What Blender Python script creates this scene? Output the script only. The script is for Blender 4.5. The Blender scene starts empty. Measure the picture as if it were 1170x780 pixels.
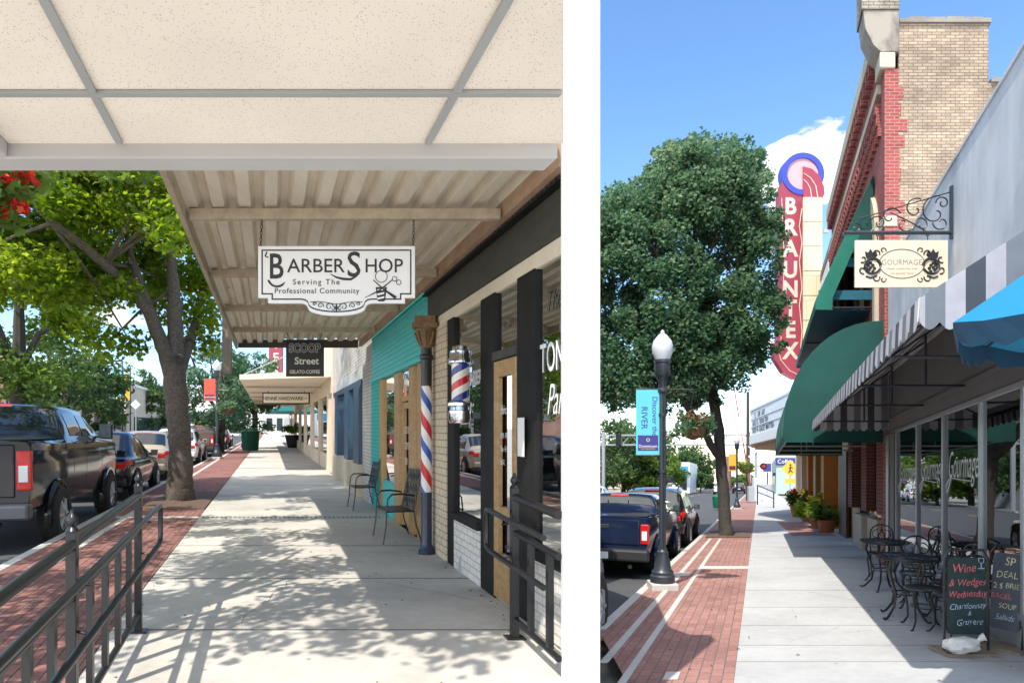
import bpy, bmesh, math, random
import numpy as np
from mathutils import Vector, Matrix, Euler
random.seed(11); rng = np.random.default_rng(5)
R = math.radians
F = 760.0
SC = bpy.context.scene
COL = SC.collection

# ------------------------------------------------------------------ street layout
class Street:
    """a straight street; (lat, s, z) = metres to the right, metres ahead, height above the pavement"""
    def __init__(self, t, k):
        self.t, self.k = t, k
        self.rz = -math.atan(t)
        self.rx = math.atan(k * math.cos(self.rz))
    def p(self, lat, s, z=0.0):
        return Vector((lat + self.t * s, s, z + self.k * s))
L = Street(-277 / F, 27 / F)
Q = Street(282 / F, -36 / F)
def lp(x, y, s): return ((x - 308) / F * s, s, 1.6 - (y - 488) / F * s)
def qp(x, y, s): return ((x - 867) / F * s, s, 1.6 - (y - 551) / F * s)

# ------------------------------------------------------------------ materials
def nodes(name):
    m = bpy.data.materials.new(name); m.use_nodes = True
    nt = m.node_tree; nt.nodes.clear()
    out = nt.nodes.new('ShaderNodeOutputMaterial')
    return m, nt, out
def N(nt, t, **kw):
    n = nt.nodes.new(t)
    for k, v in kw.items():
        if k.startswith('i_'):
            key = k[2:]
            key = int(key) if key.isdigit() else key.replace('_', ' ')
            n.inputs[key].default_value = v
        else: setattr(n, k, v)
    return n
def c4(c): return (c[0], c[1], c[2], 1.0)
def noise_col(nt, base_socket, var, scale, coord='Object', detail=4):
    tc = N(nt, 'ShaderNodeTexCoord')
    nz = N(nt, 'ShaderNodeTexNoise', i_Scale=scale, i_Detail=detail, i_Roughness=.6)
    nt.links.new(tc.outputs[coord], nz.inputs['Vector'])
    mr = N(nt, 'ShaderNodeMapRange', i_1=.25, i_2=.75, i_3=1 - var, i_4=1 + var)
    nt.links.new(nz.outputs['Fac'], mr.inputs[0])
    mx = N(nt, 'ShaderNodeVectorMath', operation='SCALE')
    nt.links.new(base_socket, mx.inputs[0]); nt.links.new(mr.outputs[0], mx.inputs['Scale'])
    return mx.outputs[0], tc, nz
def M(name, col, rough=.6, metal=0., var=.12, scale=5., bump=0., bscale=60., coat=0., spec=.5):
    m, nt, out = nodes(name)
    b = N(nt, 'ShaderNodeBsdfPrincipled', i_Roughness=rough, i_Metallic=metal)
    b.inputs['Coat Weight'].default_value = coat
    b.inputs['Coat Roughness'].default_value = .05
    b.inputs['Specular IOR Level'].default_value = spec
    rgb = N(nt, 'ShaderNodeRGB'); rgb.outputs[0].default_value = c4(col)
    if var > 0:
        s, tc, nz = noise_col(nt, rgb.outputs[0], var, scale)
        nt.links.new(s, b.inputs['Base Color'])
    else:
        nt.links.new(rgb.outputs[0], b.inputs['Base Color']); tc = N(nt, 'ShaderNodeTexCoord')
    if bump > 0:
        n2 = N(nt, 'ShaderNodeTexNoise', i_Scale=bscale, i_Detail=3)
        nt.links.new(tc.outputs['Object'], n2.inputs['Vector'])
        bp = N(nt, 'ShaderNodeBump', i_Strength=bump, i_Distance=.01)
        nt.links.new(n2.outputs['Fac'], bp.inputs['Height']); nt.links.new(bp.outputs[0], b.inputs['Normal'])
    nt.links.new(b.outputs[0], out.inputs[0])
    return m
def brick(name, c1, c2, mortar, bw=.2, rh=.07, ms=.01, rough=.85, stain=.2, swap=False, bump=.4, stainscale=.8, bias=0., offset=.5):
    m, nt, out = nodes(name)
    tc = N(nt, 'ShaderNodeTexCoord')
    mp = N(nt, 'ShaderNodeMapping')
    if swap: mp.inputs['Rotation'].default_value = (0, 0, R(90))
    nt.links.new(tc.outputs['UV'], mp.inputs[0])
    br = N(nt, 'ShaderNodeTexBrick', i_Color1=c4(c1), i_Color2=c4(c2), i_Mortar=c4(mortar), i_Scale=1.0)
    br.offset = offset
    br.inputs['Mortar Size'].default_value = ms; br.inputs['Brick Width'].default_value = bw
    br.inputs['Row Height'].default_value = rh; br.inputs['Bias'].default_value = bias
    br.inputs['Mortar Smooth'].default_value = .2
    nt.links.new(mp.outputs[0], br.inputs['Vector'])
    nz = N(nt, 'ShaderNodeTexNoise', i_Scale=stainscale, i_Detail=6, i_Roughness=.65)
    nt.links.new(tc.outputs['UV'], nz.inputs['Vector'])
    mr = N(nt, 'ShaderNodeMapRange', i_1=.3, i_2=.7, i_3=1 - stain, i_4=1 + stain)
    nt.links.new(nz.outputs['Fac'], mr.inputs[0])
    n3 = N(nt, 'ShaderNodeTexNoise', i_Scale=30, i_Detail=3)
    nt.links.new(tc.outputs['UV'], n3.inputs['Vector'])
    mr3 = N(nt, 'ShaderNodeMapRange', i_1=.3, i_2=.7, i_3=.86, i_4=1.14)
    nt.links.new(n3.outputs['Fac'], mr3.inputs[0])
    mu = N(nt, 'ShaderNodeMath', operation='MULTIPLY')
    nt.links.new(mr.outputs[0], mu.inputs[0]); nt.links.new(mr3.outputs[0], mu.inputs[1])
    vm = N(nt, 'ShaderNodeVectorMath', operation='SCALE')
    nt.links.new(br.outputs['Color'], vm.inputs[0]); nt.links.new(mu.outputs[0], vm.inputs['Scale'])
    b = N(nt, 'ShaderNodeBsdfPrincipled', i_Roughness=rough)
    b.inputs['Specular IOR Level'].default_value = .25
    nt.links.new(vm.outputs[0], b.inputs['Base Color'])
    inv = N(nt, 'ShaderNodeMath', operation='SUBTRACT', i_0=1.0)
    nt.links.new(br.outputs['Fac'], inv.inputs[1])
    bp = N(nt, 'ShaderNodeBump', i_Strength=bump, i_Distance=.012)
    nt.links.new(inv.outputs[0], bp.inputs['Height']); nt.links.new(bp.outputs[0], b.inputs['Normal'])
    nt.links.new(b.outputs[0], out.inputs[0])
    return m
def concrete(name, col, spots=.25, coord='UV', rough=.9):
    m, nt, out = nodes(name)
    tc = N(nt, 'ShaderNodeTexCoord')
    def nz(scale, d, lo, hi):
        n = N(nt, 'ShaderNodeTexNoise', i_Scale=scale, i_Detail=d, i_Roughness=.65)
        nt.links.new(tc.outputs[coord], n.inputs['Vector'])
        r = N(nt, 'ShaderNodeMapRange', i_1=.3, i_2=.7, i_3=lo, i_4=hi)
        nt.links.new(n.outputs['Fac'], r.inputs[0]); return r.outputs[0], n
    a, _ = nz(.7, 5, 1 - spots * .55, 1 + spots * .35)
    bq, _ = nz(9, 6, .92, 1.06)
    cq, n3 = nz(70, 3, .93, 1.05)
    vo = N(nt, 'ShaderNodeTexVoronoi', i_Scale=3.1)
    nt.links.new(tc.outputs[coord], vo.inputs['Vector'])
    rs = N(nt, 'ShaderNodeMapRange', i_1=.03, i_2=.07, i_3=.5, i_4=1.0)
    nt.links.new(vo.outputs['Distance'], rs.inputs[0])
    m1 = N(nt, 'ShaderNodeMath', operation='MULTIPLY'); nt.links.new(a, m1.inputs[0]); nt.links.new(bq, m1.inputs[1])
    m2 = N(nt, 'ShaderNodeMath', operation='MULTIPLY'); nt.links.new(m1.outputs[0], m2.inputs[0]); nt.links.new(cq, m2.inputs[1])
    m3 = N(nt, 'ShaderNodeMath', operation='MULTIPLY'); nt.links.new(m2.outputs[0], m3.inputs[0]); nt.links.new(rs.outputs[0], m3.inputs[1])
    rgb = N(nt, 'ShaderNodeRGB'); rgb.outputs[0].default_value = c4(col)
    vm = N(nt, 'ShaderNodeVectorMath', operation='SCALE')
    nt.links.new(rgb.outputs[0], vm.inputs[0]); nt.links.new(m3.outputs[0], vm.inputs['Scale'])
    b = N(nt, 'ShaderNodeBsdfPrincipled', i_Roughness=rough); b.inputs['Specular IOR Level'].default_value = .25
    nt.links.new(vm.outputs[0], b.inputs['Base Color'])
    bp = N(nt, 'ShaderNodeBump', i_Strength=.15, i_Distance=.005)
    nt.links.new(n3.outputs['Fac'], bp.inputs['Height']); nt.links.new(bp.outputs[0], b.inputs['Normal'])
    nt.links.new(b.outputs[0], out.inputs[0])
    return m
def grain(name, c1, c2, sx=1., sz=12., rough=.6, coord='Object'):
    """stretched noise: wood grain, weathered metal streaks"""
    m, nt, out = nodes(name)
    tc = N(nt, 'ShaderNodeTexCoord'); mp = N(nt, 'ShaderNodeMapping'); mp.inputs['Scale'].default_value = (sz, sx, sz) if coord == 'Object' else (sx, sz, 1)
    nt.links.new(tc.outputs[coord], mp.inputs[0])
    nz = N(nt, 'ShaderNodeTexNoise', i_Scale=1.0, i_Detail=6, i_Roughness=.7); nt.links.new(mp.outputs[0], nz.inputs['Vector'])
    rp = N(nt, 'ShaderNodeMapRange', i_1=.3, i_2=.7); nt.links.new(nz.outputs['Fac'], rp.inputs[0])
    mx = N(nt, 'ShaderNodeMix', data_type='RGBA'); mx.inputs[6].default_value = c4(c1); mx.inputs[7].default_value = c4(c2)
    nt.links.new(rp.outputs[0], mx.inputs[0])
    b = N(nt, 'ShaderNodeBsdfPrincipled', i_Roughness=rough); nt.links.new(mx.outputs[2], b.inputs['Base Color'])
    bp = N(nt, 'ShaderNodeBump', i_Strength=.25, i_Distance=.01)
    nt.links.new(nz.outputs['Fac'], bp.inputs['Height']); nt.links.new(bp.outputs[0], b.inputs['Normal'])
    nt.links.new(b.outputs[0], out.inputs[0]); return m
def streaks(name, c1, c2, hs=3., vs=.3, rough=.85, lo=.35, hi=.7):
    m, nt, out = nodes(name)
    tc = N(nt, 'ShaderNodeTexCoord'); mp = N(nt, 'ShaderNodeMapping'); mp.inputs['Scale'].default_value = (hs, hs, vs)
    nt.links.new(tc.outputs['Object'], mp.inputs[0])
    nz = N(nt, 'ShaderNodeTexNoise', i_Scale=1.0, i_Detail=7, i_Roughness=.65); nt.links.new(mp.outputs[0], nz.inputs['Vector'])
    n2 = N(nt, 'ShaderNodeTexNoise', i_Scale=.9, i_Detail=5); nt.links.new(tc.outputs['Object'], n2.inputs['Vector'])
    ml = N(nt, 'ShaderNodeMath', operation='MULTIPLY'); nt.links.new(nz.outputs['Fac'], ml.inputs[0]); nt.links.new(n2.outputs['Fac'], ml.inputs[1])
    rp = N(nt, 'ShaderNodeMapRange', i_1=lo * .5, i_2=hi * .5); nt.links.new(ml.outputs[0], rp.inputs[0])
    mx = N(nt, 'ShaderNodeMix', data_type='RGBA'); mx.inputs[6].default_value = c4(c1); mx.inputs[7].default_value = c4(c2)
    nt.links.new(rp.outputs[0], mx.inputs[0])
    b = N(nt, 'ShaderNodeBsdfPrincipled', i_Roughness=rough); nt.links.new(mx.outputs[2], b.inputs['Base Color'])
    n3 = N(nt, 'ShaderNodeTexNoise', i_Scale=14., i_Detail=4); nt.links.new(tc.outputs['Object'], n3.inputs['Vector'])
    bp = N(nt, 'ShaderNodeBump', i_Strength=.25, i_Distance=.01); nt.links.new(n3.outputs['Fac'], bp.inputs['Height']); nt.links.new(bp.outputs[0], b.inputs['Normal'])
    nt.links.new(b.outputs[0], out.inputs[0]); return m
def glass(name, tint=(.75, .8, .78), refl=.25, rough=.01):
    m, nt, out = nodes(name)
    tr = N(nt, 'ShaderNodeBsdfTransparent', i_Color=c4(tint))
    gl = N(nt, 'ShaderNodeBsdfGlossy', i_Roughness=rough, i_Color=(.95, .97, 1, 1))
    fr = N(nt, 'ShaderNodeFresnel', i_IOR=1.5)
    ad = N(nt, 'ShaderNodeMath', operation='ADD', i_1=refl, use_clamp=True)
    nt.links.new(fr.outputs[0], ad.inputs[0])
    mx = N(nt, 'ShaderNodeMixShader'); nt.links.new(ad.outputs[0], mx.inputs[0])
    nt.links.new(tr.outputs[0], mx.inputs[1]); nt.links.new(gl.outputs[0], mx.inputs[2])
    nt.links.new(mx.outputs[0], out.inputs[0]); return m
def leafmat(name, dark, mid, light, trans=.45):
    m, nt, out = nodes(name)
    at = N(nt, 'ShaderNodeAttribute', attribute_name='tint')
    rp = N(nt, 'ShaderNodeValToRGB'); e = rp.color_ramp.elements
    e[0].color = c4(dark); e[0].position = .1; e[1].color = c4(light); e[1].position = .95
    x = e.new(.55); x.color = c4(mid)
    nt.links.new(at.outputs['Fac'], rp.inputs[0])
    d = N(nt, 'ShaderNodeBsdfPrincipled', i_Roughness=.5); d.inputs['Specular IOR Level'].default_value = .35
    nt.links.new(rp.outputs[0], d.inputs['Base Color'])
    t = N(nt, 'ShaderNodeBsdfTranslucent')
    hs = N(nt, 'ShaderNodeHueSaturation', i_Hue=.482, i_Saturation=1.1, i_Value=1.9)
    nt.links.new(rp.outputs[0], hs.inputs['Color']); nt.links.new(hs.outputs[0], t.inputs[0])
    mx = N(nt, 'ShaderNodeMixShader', i_0=trans)
    nt.links.new(d.outputs[0], mx.inputs[1]); nt.links.new(t.outputs[0], mx.inputs[2])
    nt.links.new(mx.outputs[0], out.inputs[0]); return m
def stripes(name, cols, pitch, axis='helix', rough=.4, u0=0.):
    """bands of colour round a pole (helix), or across UV u (u)"""
    m, nt, out = nodes(name)
    tc = N(nt, 'ShaderNodeTexCoord'); sp = N(nt, 'ShaderNodeSeparateXYZ')
    nt.links.new(tc.outputs['Object' if axis == 'helix' else 'UV'], sp.inputs[0])
    dv = N(nt, 'ShaderNodeMath', operation='DIVIDE', i_1=pitch)
    if axis == 'helix':
        an = N(nt, 'ShaderNodeMath', operation='ARCTAN2'); nt.links.new(sp.outputs[1], an.inputs[0]); nt.links.new(sp.outputs[0], an.inputs[1])
        a2 = N(nt, 'ShaderNodeMath', operation='DIVIDE', i_1=2 * math.pi * 1.0); nt.links.new(an.outputs[0], a2.inputs[0])
        nt.links.new(sp.outputs[2], dv.inputs[0])
        sm = N(nt, 'ShaderNodeMath', operation='ADD'); nt.links.new(a2.outputs[0], sm.inputs[0]); nt.links.new(dv.outputs[0], sm.inputs[1])
    else:
        nt.links.new(sp.outputs[0], dv.inputs[0])
        sm = N(nt, 'ShaderNodeMath', operation='ADD', i_1=u0); nt.links.new(dv.outputs[0], sm.inputs[0])
    fr = N(nt, 'ShaderNodeMath', operation='FRACT'); nt.links.new(sm.outputs[0], fr.inputs[0])
    rp = N(nt, 'ShaderNodeValToRGB'); rp.color_ramp.interpolation = 'CONSTANT'
    e = rp.color_ramp.elements; e[0].color = c4(cols[0][1]); e[0].position = cols[0][0]
    e[1].color = c4(cols[1][1]); e[1].position = cols[1][0]
    for p_, c in cols[2:]:
        q = e.new(p_); q.color = c4(c)
    nt.links.new(fr.outputs[0], rp.inputs[0])
    s, _, _ = noise_col(nt, rp.outputs[0], .1, 9)
    b = N(nt, 'ShaderNodeBsdfPrincipled', i_Roughness=rough); nt.links.new(s, b.inputs['Base Color'])
    nt.links.new(b.outputs[0], out.inputs[0]); return m
def emit(name, col, st):
    m, nt, out = nodes(name)
    b = N(nt, 'ShaderNodeBsdfPrincipled', i_Roughness=.25); b.inputs['Base Color'].default_value = c4(col)
    b.inputs['Emission Color'].default_value = c4(col); b.inputs['Emission Strength'].default_value = st
    nt.links.new(b.outputs[0], out.inputs[0]); return m

# ------------------------------------------------------------------ mesh builder
class MB:
    def __init__(self, st=None):
        self.v, self.f, self.st = [], [], st
    def add(self, pts, faces):
        o = len(self.v); self.v += [tuple(q) for q in pts]; self.f += [tuple(i + o for i in fc) for fc in faces]; return self
    def poly(self, *pts): return self.add(pts, [tuple(range(len(pts)))])
    def box(self, x0, x1, y0, y1, z0, z1):
        if x0 > x1: x0, x1 = x1, x0
        if y0 > y1: y0, y1 = y1, y0
        if z0 > z1: z0, z1 = z1, z0
        return self.add([(x0, y0, z0), (x1, y0, z0), (x1, y1, z0), (x0, y1, z0), (x0, y0, z1), (x1, y0, z1), (x1, y1, z1), (x0, y1, z1)],
                        [(3, 2, 1, 0), (4, 5, 6, 7), (0, 1, 5, 4), (1, 2, 6, 5), (2, 3, 7, 6), (3, 0, 4, 7)])
    def prism(self, pts, lo, hi, axis='z'):
        """closed 2D outline extruded along an axis: z:(x,y)  y:(x,z)  x:(y,z)"""
        n = len(pts)
        mk = {'z': lambda a, b, h: (a, b, h), 'y': lambda a, b, h: (a, h, b), 'x': lambda a, b, h: (h, a, b)}[axis]
        P = [mk(a, b, lo) for a, b in pts] + [mk(a, b, hi) for a, b in pts]
        fs = [tuple(range(n)), tuple(range(2 * n - 1, n - 1, -1))] + [(i, i + n, (i + 1) % n + n, (i + 1) % n) for i in range(n)]
        return self.add(P, fs)
    def tube(self, pts, r, n=8, cap=True):
        pts = [Vector(q) for q in pts]
        rs = r if isinstance(r, (list, tuple)) else [r] * len(pts)
        ring = []; prev = None
        for i, q in enumerate(pts):
            d = (pts[min(i + 1, len(pts) - 1)] - pts[max(i - 1, 0)])
            if d.length < 1e-9: d = Vector((0, 0, 1))
            d.normalize()
            if prev is None:
                a = Vector((0, 0, 1)) if abs(d.z) < .9 else Vector((1, 0, 0))
                u = d.cross(a).normalized()
            else:
                u = (prev - d * prev.dot(d))
                u = u.normalized() if u.length > 1e-6 else d.orthogonal().normalized()
            prev = u; w = d.cross(u)
            ring.append([q + (u * math.cos(2 * math.pi * j / n) + w * math.sin(2 * math.pi * j / n)) * rs[i] for j in range(n)])
        V = [p for rg in ring for p in rg]; fs = []
        for i in range(len(pts) - 1):
            for j in range(n):
                fs.append((i * n + j, i * n + (j + 1) % n, (i + 1) * n + (j + 1) % n, (i + 1) * n + j))
        if cap: fs.append(tuple(range(n - 1, -1, -1))); fs.append(tuple((len(pts) - 1) * n + j for j in range(n)))
        return self.add(V, fs)
    def lathe(self, prof, c=(0, 0, 0), n=20, cap=True):
        V = []; fs = []
        for r, z in prof:
            for j in range(n):
                a = 2 * math.pi * j / n; V.append((c[0] + r * math.cos(a), c[1] + r * math.sin(a), c[2] + z))
        for i in range(len(prof) - 1):
            for j in range(n):
                fs.append((i * n + j, i * n + (j + 1) % n, (i + 1) * n + (j + 1) % n, (i + 1) * n + j))
        if cap: fs.append(tuple(range(n - 1, -1, -1))); fs.append(tuple((len(prof) - 1) * n + j for j in range(n)))
        return self.add(V, fs)
    def disc(self, c, r, axis='x', n=20, th=.01, a0=0, a1=2 * math.pi):
        pts = [(r * math.cos(a0 + (a1 - a0) * j / n), r * math.sin(a0 + (a1 - a0) * j / n)) for j in range(n + (0 if a1 - a0 > 6.28 else 1))]
        if axis == 'x': return self.prism([(c[1] + a, c[2] + b) for a, b in pts], c[0], c[0] + th, 'x')
        if axis == 'y': return self.prism([(c[0] + a, c[2] + b) for a, b in pts], c[1], c[1] + th, 'y')
        return self.prism([(c[0] + a, c[1] + b) for a, b in pts], c[2], c[2] + th, 'z')
    def build(self, name, mat, parent=None, smooth=False, bevel=0, org=None, solid=0, seg=2):
        V = np.array([tuple(q) for q in self.v], dtype=float)
        me = bpy.data.meshes.new(name)
        if self.st is not None:
            o = org if org is not None else (parent.location if parent is not None else Vector((0, 0, 0)))
            W = [tuple(self.st.p(*q) - Vector(o)) for q in self.v]
        else: W = [tuple(q) for q in self.v]
        me.from_pydata(W, [], self.f)
        uv = me.uv_layers.new(name='UVMap')
        k = 1.07 if self.st is not None else 1.0
        li = 0; data = np.zeros((len(me.loops), 2))
        for fc in self.f:
            a = V[list(fc)]
            nrm = np.zeros(3)
            for i in range(1, len(fc) - 1): nrm += np.cross(a[i] - a[0], a[i + 1] - a[0])
            ax = int(np.argmax(np.abs(nrm)))
            if ax == 0: q = np.stack([a[:, 1] * k, a[:, 2]], 1)
            elif ax == 1: q = np.stack([a[:, 0], a[:, 2]], 1)
            else: q = np.stack([a[:, 0], a[:, 1] * k], 1)
            data[li:li + len(fc)] = q; li += len(fc)
        uv.data.foreach_set('uv', data.ravel())
        me.update()
        bm = bmesh.new(); bm.from_mesh(me); bmesh.ops.recalc_face_normals(bm, faces=bm.faces); bm.to_mesh(me); bm.free()
        if smooth:
            me.polygons.foreach_set('use_smooth', [True] * len(me.polygons)); me.set_sharp_from_angle(angle=R(38))
        ob = bpy.data.objects.new(name, me); COL.objects.link(ob)
        for mm in (mat if isinstance(mat, (list, tuple)) else [mat]): me.materials.append(mm)
        if parent is not None: ob.parent = parent
        elif org is not None: ob.location = org
        if solid:
            md = ob.modifiers.new('solid', 'SOLIDIFY'); md.thickness = solid; md.offset = 0
        if bevel:
            md = ob.modifiers.new('bevel', 'BEVEL'); md.width = bevel; md.segments = seg; md.limit_method = 'ANGLE'; md.angle_limit = R(40)
        return ob
def tag(o, label=None, cat=None, group=None, kind=None):
    if label: o['label'] = label
    if cat: o['category'] = cat
    if group: o['group'] = group
    if kind: o['kind'] = kind
    return o
def thing(name, label, cat, st, lat, s, z=0., rot='none', group=None, extra=0.):
    o = bpy.data.objects.new(name, None); COL.objects.link(o); o.empty_display_size = .1
    o.location = st.p(lat, s, z) if st is not None else Vector((lat, s, z))
    if rot == 'street': o.rotation_euler = (st.rx, 0, st.rz + extra)
    elif rot == 'yaw': o.rotation_euler = (0, 0, st.rz + extra)
    elif extra: o.rotation_euler = (0, 0, extra)
    return tag(o, label, cat, group)
def dup(root, loc, rot=None, label=None):
    r = root.copy(); COL.objects.link(r); r.location = loc
    if rot is not None: r.rotation_euler = rot
    if label: r['label'] = label
    for ch in list(root.children):
        c = ch.copy(); COL.objects.link(c); c.parent = r
        for g in list(ch.children):
            d = g.copy(); COL.objects.link(d); d.parent = c
    return r
def struct(o): o['kind'] = 'structure'; return o
FONT = None
def textmesh(body, size, shear=0., bold=0., xs=1., align='CENTER', space=1.):
    cu = bpy.data.curves.new('lettering', 'FONT'); cu.body = body; cu.size = size; cu.shear = shear
    cu.offset = bold; cu.align_x = align; cu.space_character = space; cu.resolution_u = 3
    ob = bpy.data.objects.new('lettering', cu); COL.objects.link(ob)
    dg = bpy.context.evaluated_depsgraph_get(); dg.update()
    me = bpy.data.meshes.new_from_object(ob.evaluated_get(dg))
    bpy.data.objects.remove(ob); bpy.data.curves.remove(cu)
    V = [(v.co.x * xs, v.co.y) for v in me.vertices]; P = [tuple(p.vertices) for p in me.polygons]
    bpy.data.meshes.remove(me)
    return V, P
def text(body, size, mat, parent, fn, name='lettering', jitter=0., **kw):
    """fn maps (x, y) of the flat lettering to a 3D point local to the parent"""
    V, P = textmesh(body, size, **kw)
    if jitter:
        f1, f2 = random.uniform(0, 6), random.uniform(0, 6)
        V = [(a + jitter * (random.uniform(-.5, .5) + math.sin(b * 90 + a * 40 + f1)), b + jitter * (random.uniform(-.5, .5) + 1.6 * math.sin(a * 34 + f2)) + a * .05) for a, b in V]
    me = bpy.data.meshes.new(name); me.from_pydata([tuple(fn(a, b)) for a, b in V], [], P); me.materials.append(mat)
    ob = bpy.data.objects.new(name, me); COL.objects.link(ob); ob.parent = parent
    return ob
def arc(cx, cy, r, a0, a1, n=14):
    return [(cx + r * math.cos(R(a0 + (a1 - a0) * i / n)), cy + r * math.sin(R(a0 + (a1 - a0) * i / n))) for i in range(n + 1)]
def spiral(cx, cy, r0, r1, a0, a1, n=22):
    return [(cx + (r0 + (r1 - r0) * i / n) * math.cos(R(a0 + (a1 - a0) * i / n)), cy + (r0 + (r1 - r0) * i / n) * math.sin(R(a0 + (a1 - a0) * i / n))) for i in range(n + 1)]

LEAF = np.array([(0, -.5), (.22, -.28), (.5, -.05), (.25, .1), (.3, .38), (0, .55), (-.3, .38), (-.25, .1), (-.5, -.05), (-.22, -.28)])
LEAF_S = np.array([(0, -.5), (.25, -.05), (.12, .3), (0, .5), (-.12, .3), (-.25, -.05)])
def leaves(name, mat, parent, clumps, size, shape=LEAF, droop=.35, local=True):
    """clumps: (centre, (rx,ry,rz), count) -> one mesh of leaf-sized faces"""
    cs, ts = [], []
    for c, r, n in clumps:
        d = rng.normal(size=(n, 3)); d /= np.linalg.norm(d, axis=1)[:, None] + 1e-9
        rad = rng.random(n) ** .45
        cs.append(np.array(c) + d * rad[:, None] * np.array(r))
        ts.append(np.clip(rng.normal(.5, .2, n) + rng.normal(0, .1), 0, 1))
    cs = np.concatenate(cs); ts = np.concatenate(ts); n = len(cs); m = len(shape)
    nz = rng.normal(size=(n, 3)) * .75; nz[:, 2] += .75; nz /= np.linalg.norm(nz, axis=1)[:, None]
    u = np.cross(nz, rng.normal(size=(n, 3))); u /= np.linalg.norm(u, axis=1)[:, None]
    w = np.cross(nz, u)
    sz = size * rng.uniform(.65, 1.25, n)
    sh = shape
    V = cs[:, None, :] + (u[:, None, :] * sh[None, :, 0, None] + w[:, None, :] * sh[None, :, 1, None]) * sz[:, None, None]
    bend = -(sh[:, 0] ** 2 + sh[:, 1] ** 2) * droop
    V += nz[:, None, :] * bend[None, :, None] * sz[:, None, None]
    me = bpy.data.meshes.new(name)
    me.vertices.add(n * m); me.vertices.foreach_set('co', V.astype('f').ravel())
    me.loops.add(n * m); me.loops.foreach_set('vertex_index', np.arange(n * m, dtype='i'))
    me.polygons.add(n); me.polygons.foreach_set('loop_start', np.arange(0, n * m, m, dtype='i'))
    me.polygons.foreach_set('loop_total', np.full(n, m, dtype='i'))
    me.update(calc_edges=True)
    a = me.attributes.new('tint', 'FLOAT', 'FACE'); a.data.foreach_set('value', ts.astype('f'))
    me.materials.append(mat)
    ob = bpy.data.objects.new(name, me); COL.objects.link(ob); ob.parent = parent
    return ob
def crown_clumps(c, r, nc, nl, cr=.24, lo=.45, flat=.75, top=None):
    out = []
    for i in range(nc):
        d = rng.normal(size=3); d /= np.linalg.norm(d)
        f = lo + (1 - lo) * rng.random() ** .6
        q = np.array(c) + d * f * np.array(r)
        k = rng.uniform(.7, 1.3)
        rr = np.mean(r) * cr * k
        out.append((q, (rr, rr, rr * flat), int(nl * k * k)))
    return out
def tree(name, label, st, lat, s, z, trunks, crowns, mats, leaf, shape=LEAF, group=None, limbs=None):
    """trunks: list of (points in (dlat, ds, z), radii); crowns: list of clump lists in the same frame"""
    t = thing(name, label, 'tree', st, lat, s, z, group=group)
    mb = MB()
    for pts, rs in trunks:
        P2 = []; R2 = []
        for i in range(len(pts) - 1):
            for j in range(4):
                f = j / 4
                a = Vector(pts[i]).lerp(Vector(pts[i + 1]), f)
                a += Vector((random.uniform(-1, 1), random.uniform(-1, 1), 0)) * rs[i] * .10 * (1 if (i or j) else 0)
                P2.append(a); R2.append(rs[i] + (rs[i + 1] - rs[i]) * f)
        P2.append(Vector(pts[-1])); R2.append(rs[-1])
        mb.tube(P2, R2, 12)
    if limbs:
        for a, b, r in limbs:
            a = Vector(a); b = Vector(b); mid = a.lerp(b, .5) + Vector((random.uniform(-.2, .2), random.uniform(-.2, .2), .15))
            mb.tube([a, mid, b], [r, r * .7, r * .25], 6)
    mb.build('trunk', mats[0], t, smooth=True)
    leaves('crown', mats[1], t, [c for cl in crowns for c in cl], leaf, shape)
    return t
# ------------------------------------------------------------------ palette
BLK = M('black painted iron', (.018, .018, .02), .38, 0, .3, 12, coat=.1)
BLKW = M('black painted wood', (.013, .013, .012), .6, 0, .4, 5, .2, 30, spec=.18)
WHT = M('white paint', (.8, .8, .78), .45, 0, .04, 4)
CREAM = M('cream paint', (.72, .64, .49), .6, 0, .08, 3)
INK = M('black ink', (.02, .02, .022), .5, 0, 0)
SILV = M('brushed metal', (.62, .63, .64), .28, 1., .06, 8)
ALU = M('window aluminium', (.5, .53, .55), .4, .7, .06, 6)
CHROME = M('chrome', (.8, .8, .82), .1, 1., 0)
ASPH = concrete('asphalt', (.085, .086, .09), .25)
CONC = concrete('pavement concrete', (.51, .475, .42), .42)
CONC2 = concrete('pale pavement concrete', (.44, .435, .425), .28)
CURB = concrete('kerb concrete', (.52, .5, .46), .2)
JOINT = M('joint', (.10, .095, .09), .9, 0, .3, 20)
PAVER = brick('brick paving', (.30, .135, .11), (.20, .10, .085), (.07, .055, .05), bw=.2, rh=.1, ms=.006, swap=True, stain=.22)
PAVER2 = brick('red brick paving', (.37, .19, .155), (.28, .14, .12), (.15, .12, .105), bw=.2, rh=.1, ms=.006, swap=True, stain=.16)
SOIL = M('soil', (.12, .075, .05), .95, 0, .4, 12, .6, 40)
BARK = grain('bark', (.055, .043, .033), (.17, .135, .105), 2, 22, .9)
BARK2 = grain('dark bark', (.03, .026, .023), (.085, .072, .06), 3, 18, .9)
GLASS = glass('shop glass', (.84, .83, .76), .46)
GLASS2 = glass('window glass', (.78, .84, .84), .16)
CARGL = M('car glass', (.012, .016, .02), .03, 0, 0, spec=1.)
TYRE = M('tyre', (.018, .018, .018), .8, 0, .2, 10)
LEAF1 = leafmat('sunlit leaves', (.055, .11, .012), (.14, .22, .025), (.26, .34, .055), .7)
LEAF2 = leafmat('deep green leaves', (.035, .095, .055), (.10, .18, .10), (.22, .29, .16), .5)
LEAF3 = leafmat('yellow green leaves', (.06, .115, .022), (.115, .19, .035), (.19, .27, .06), .5)
LEAF4 = leafmat('far leaves', (.042, .085, .034), (.075, .135, .048), (.125, .185, .065), .4)
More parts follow.
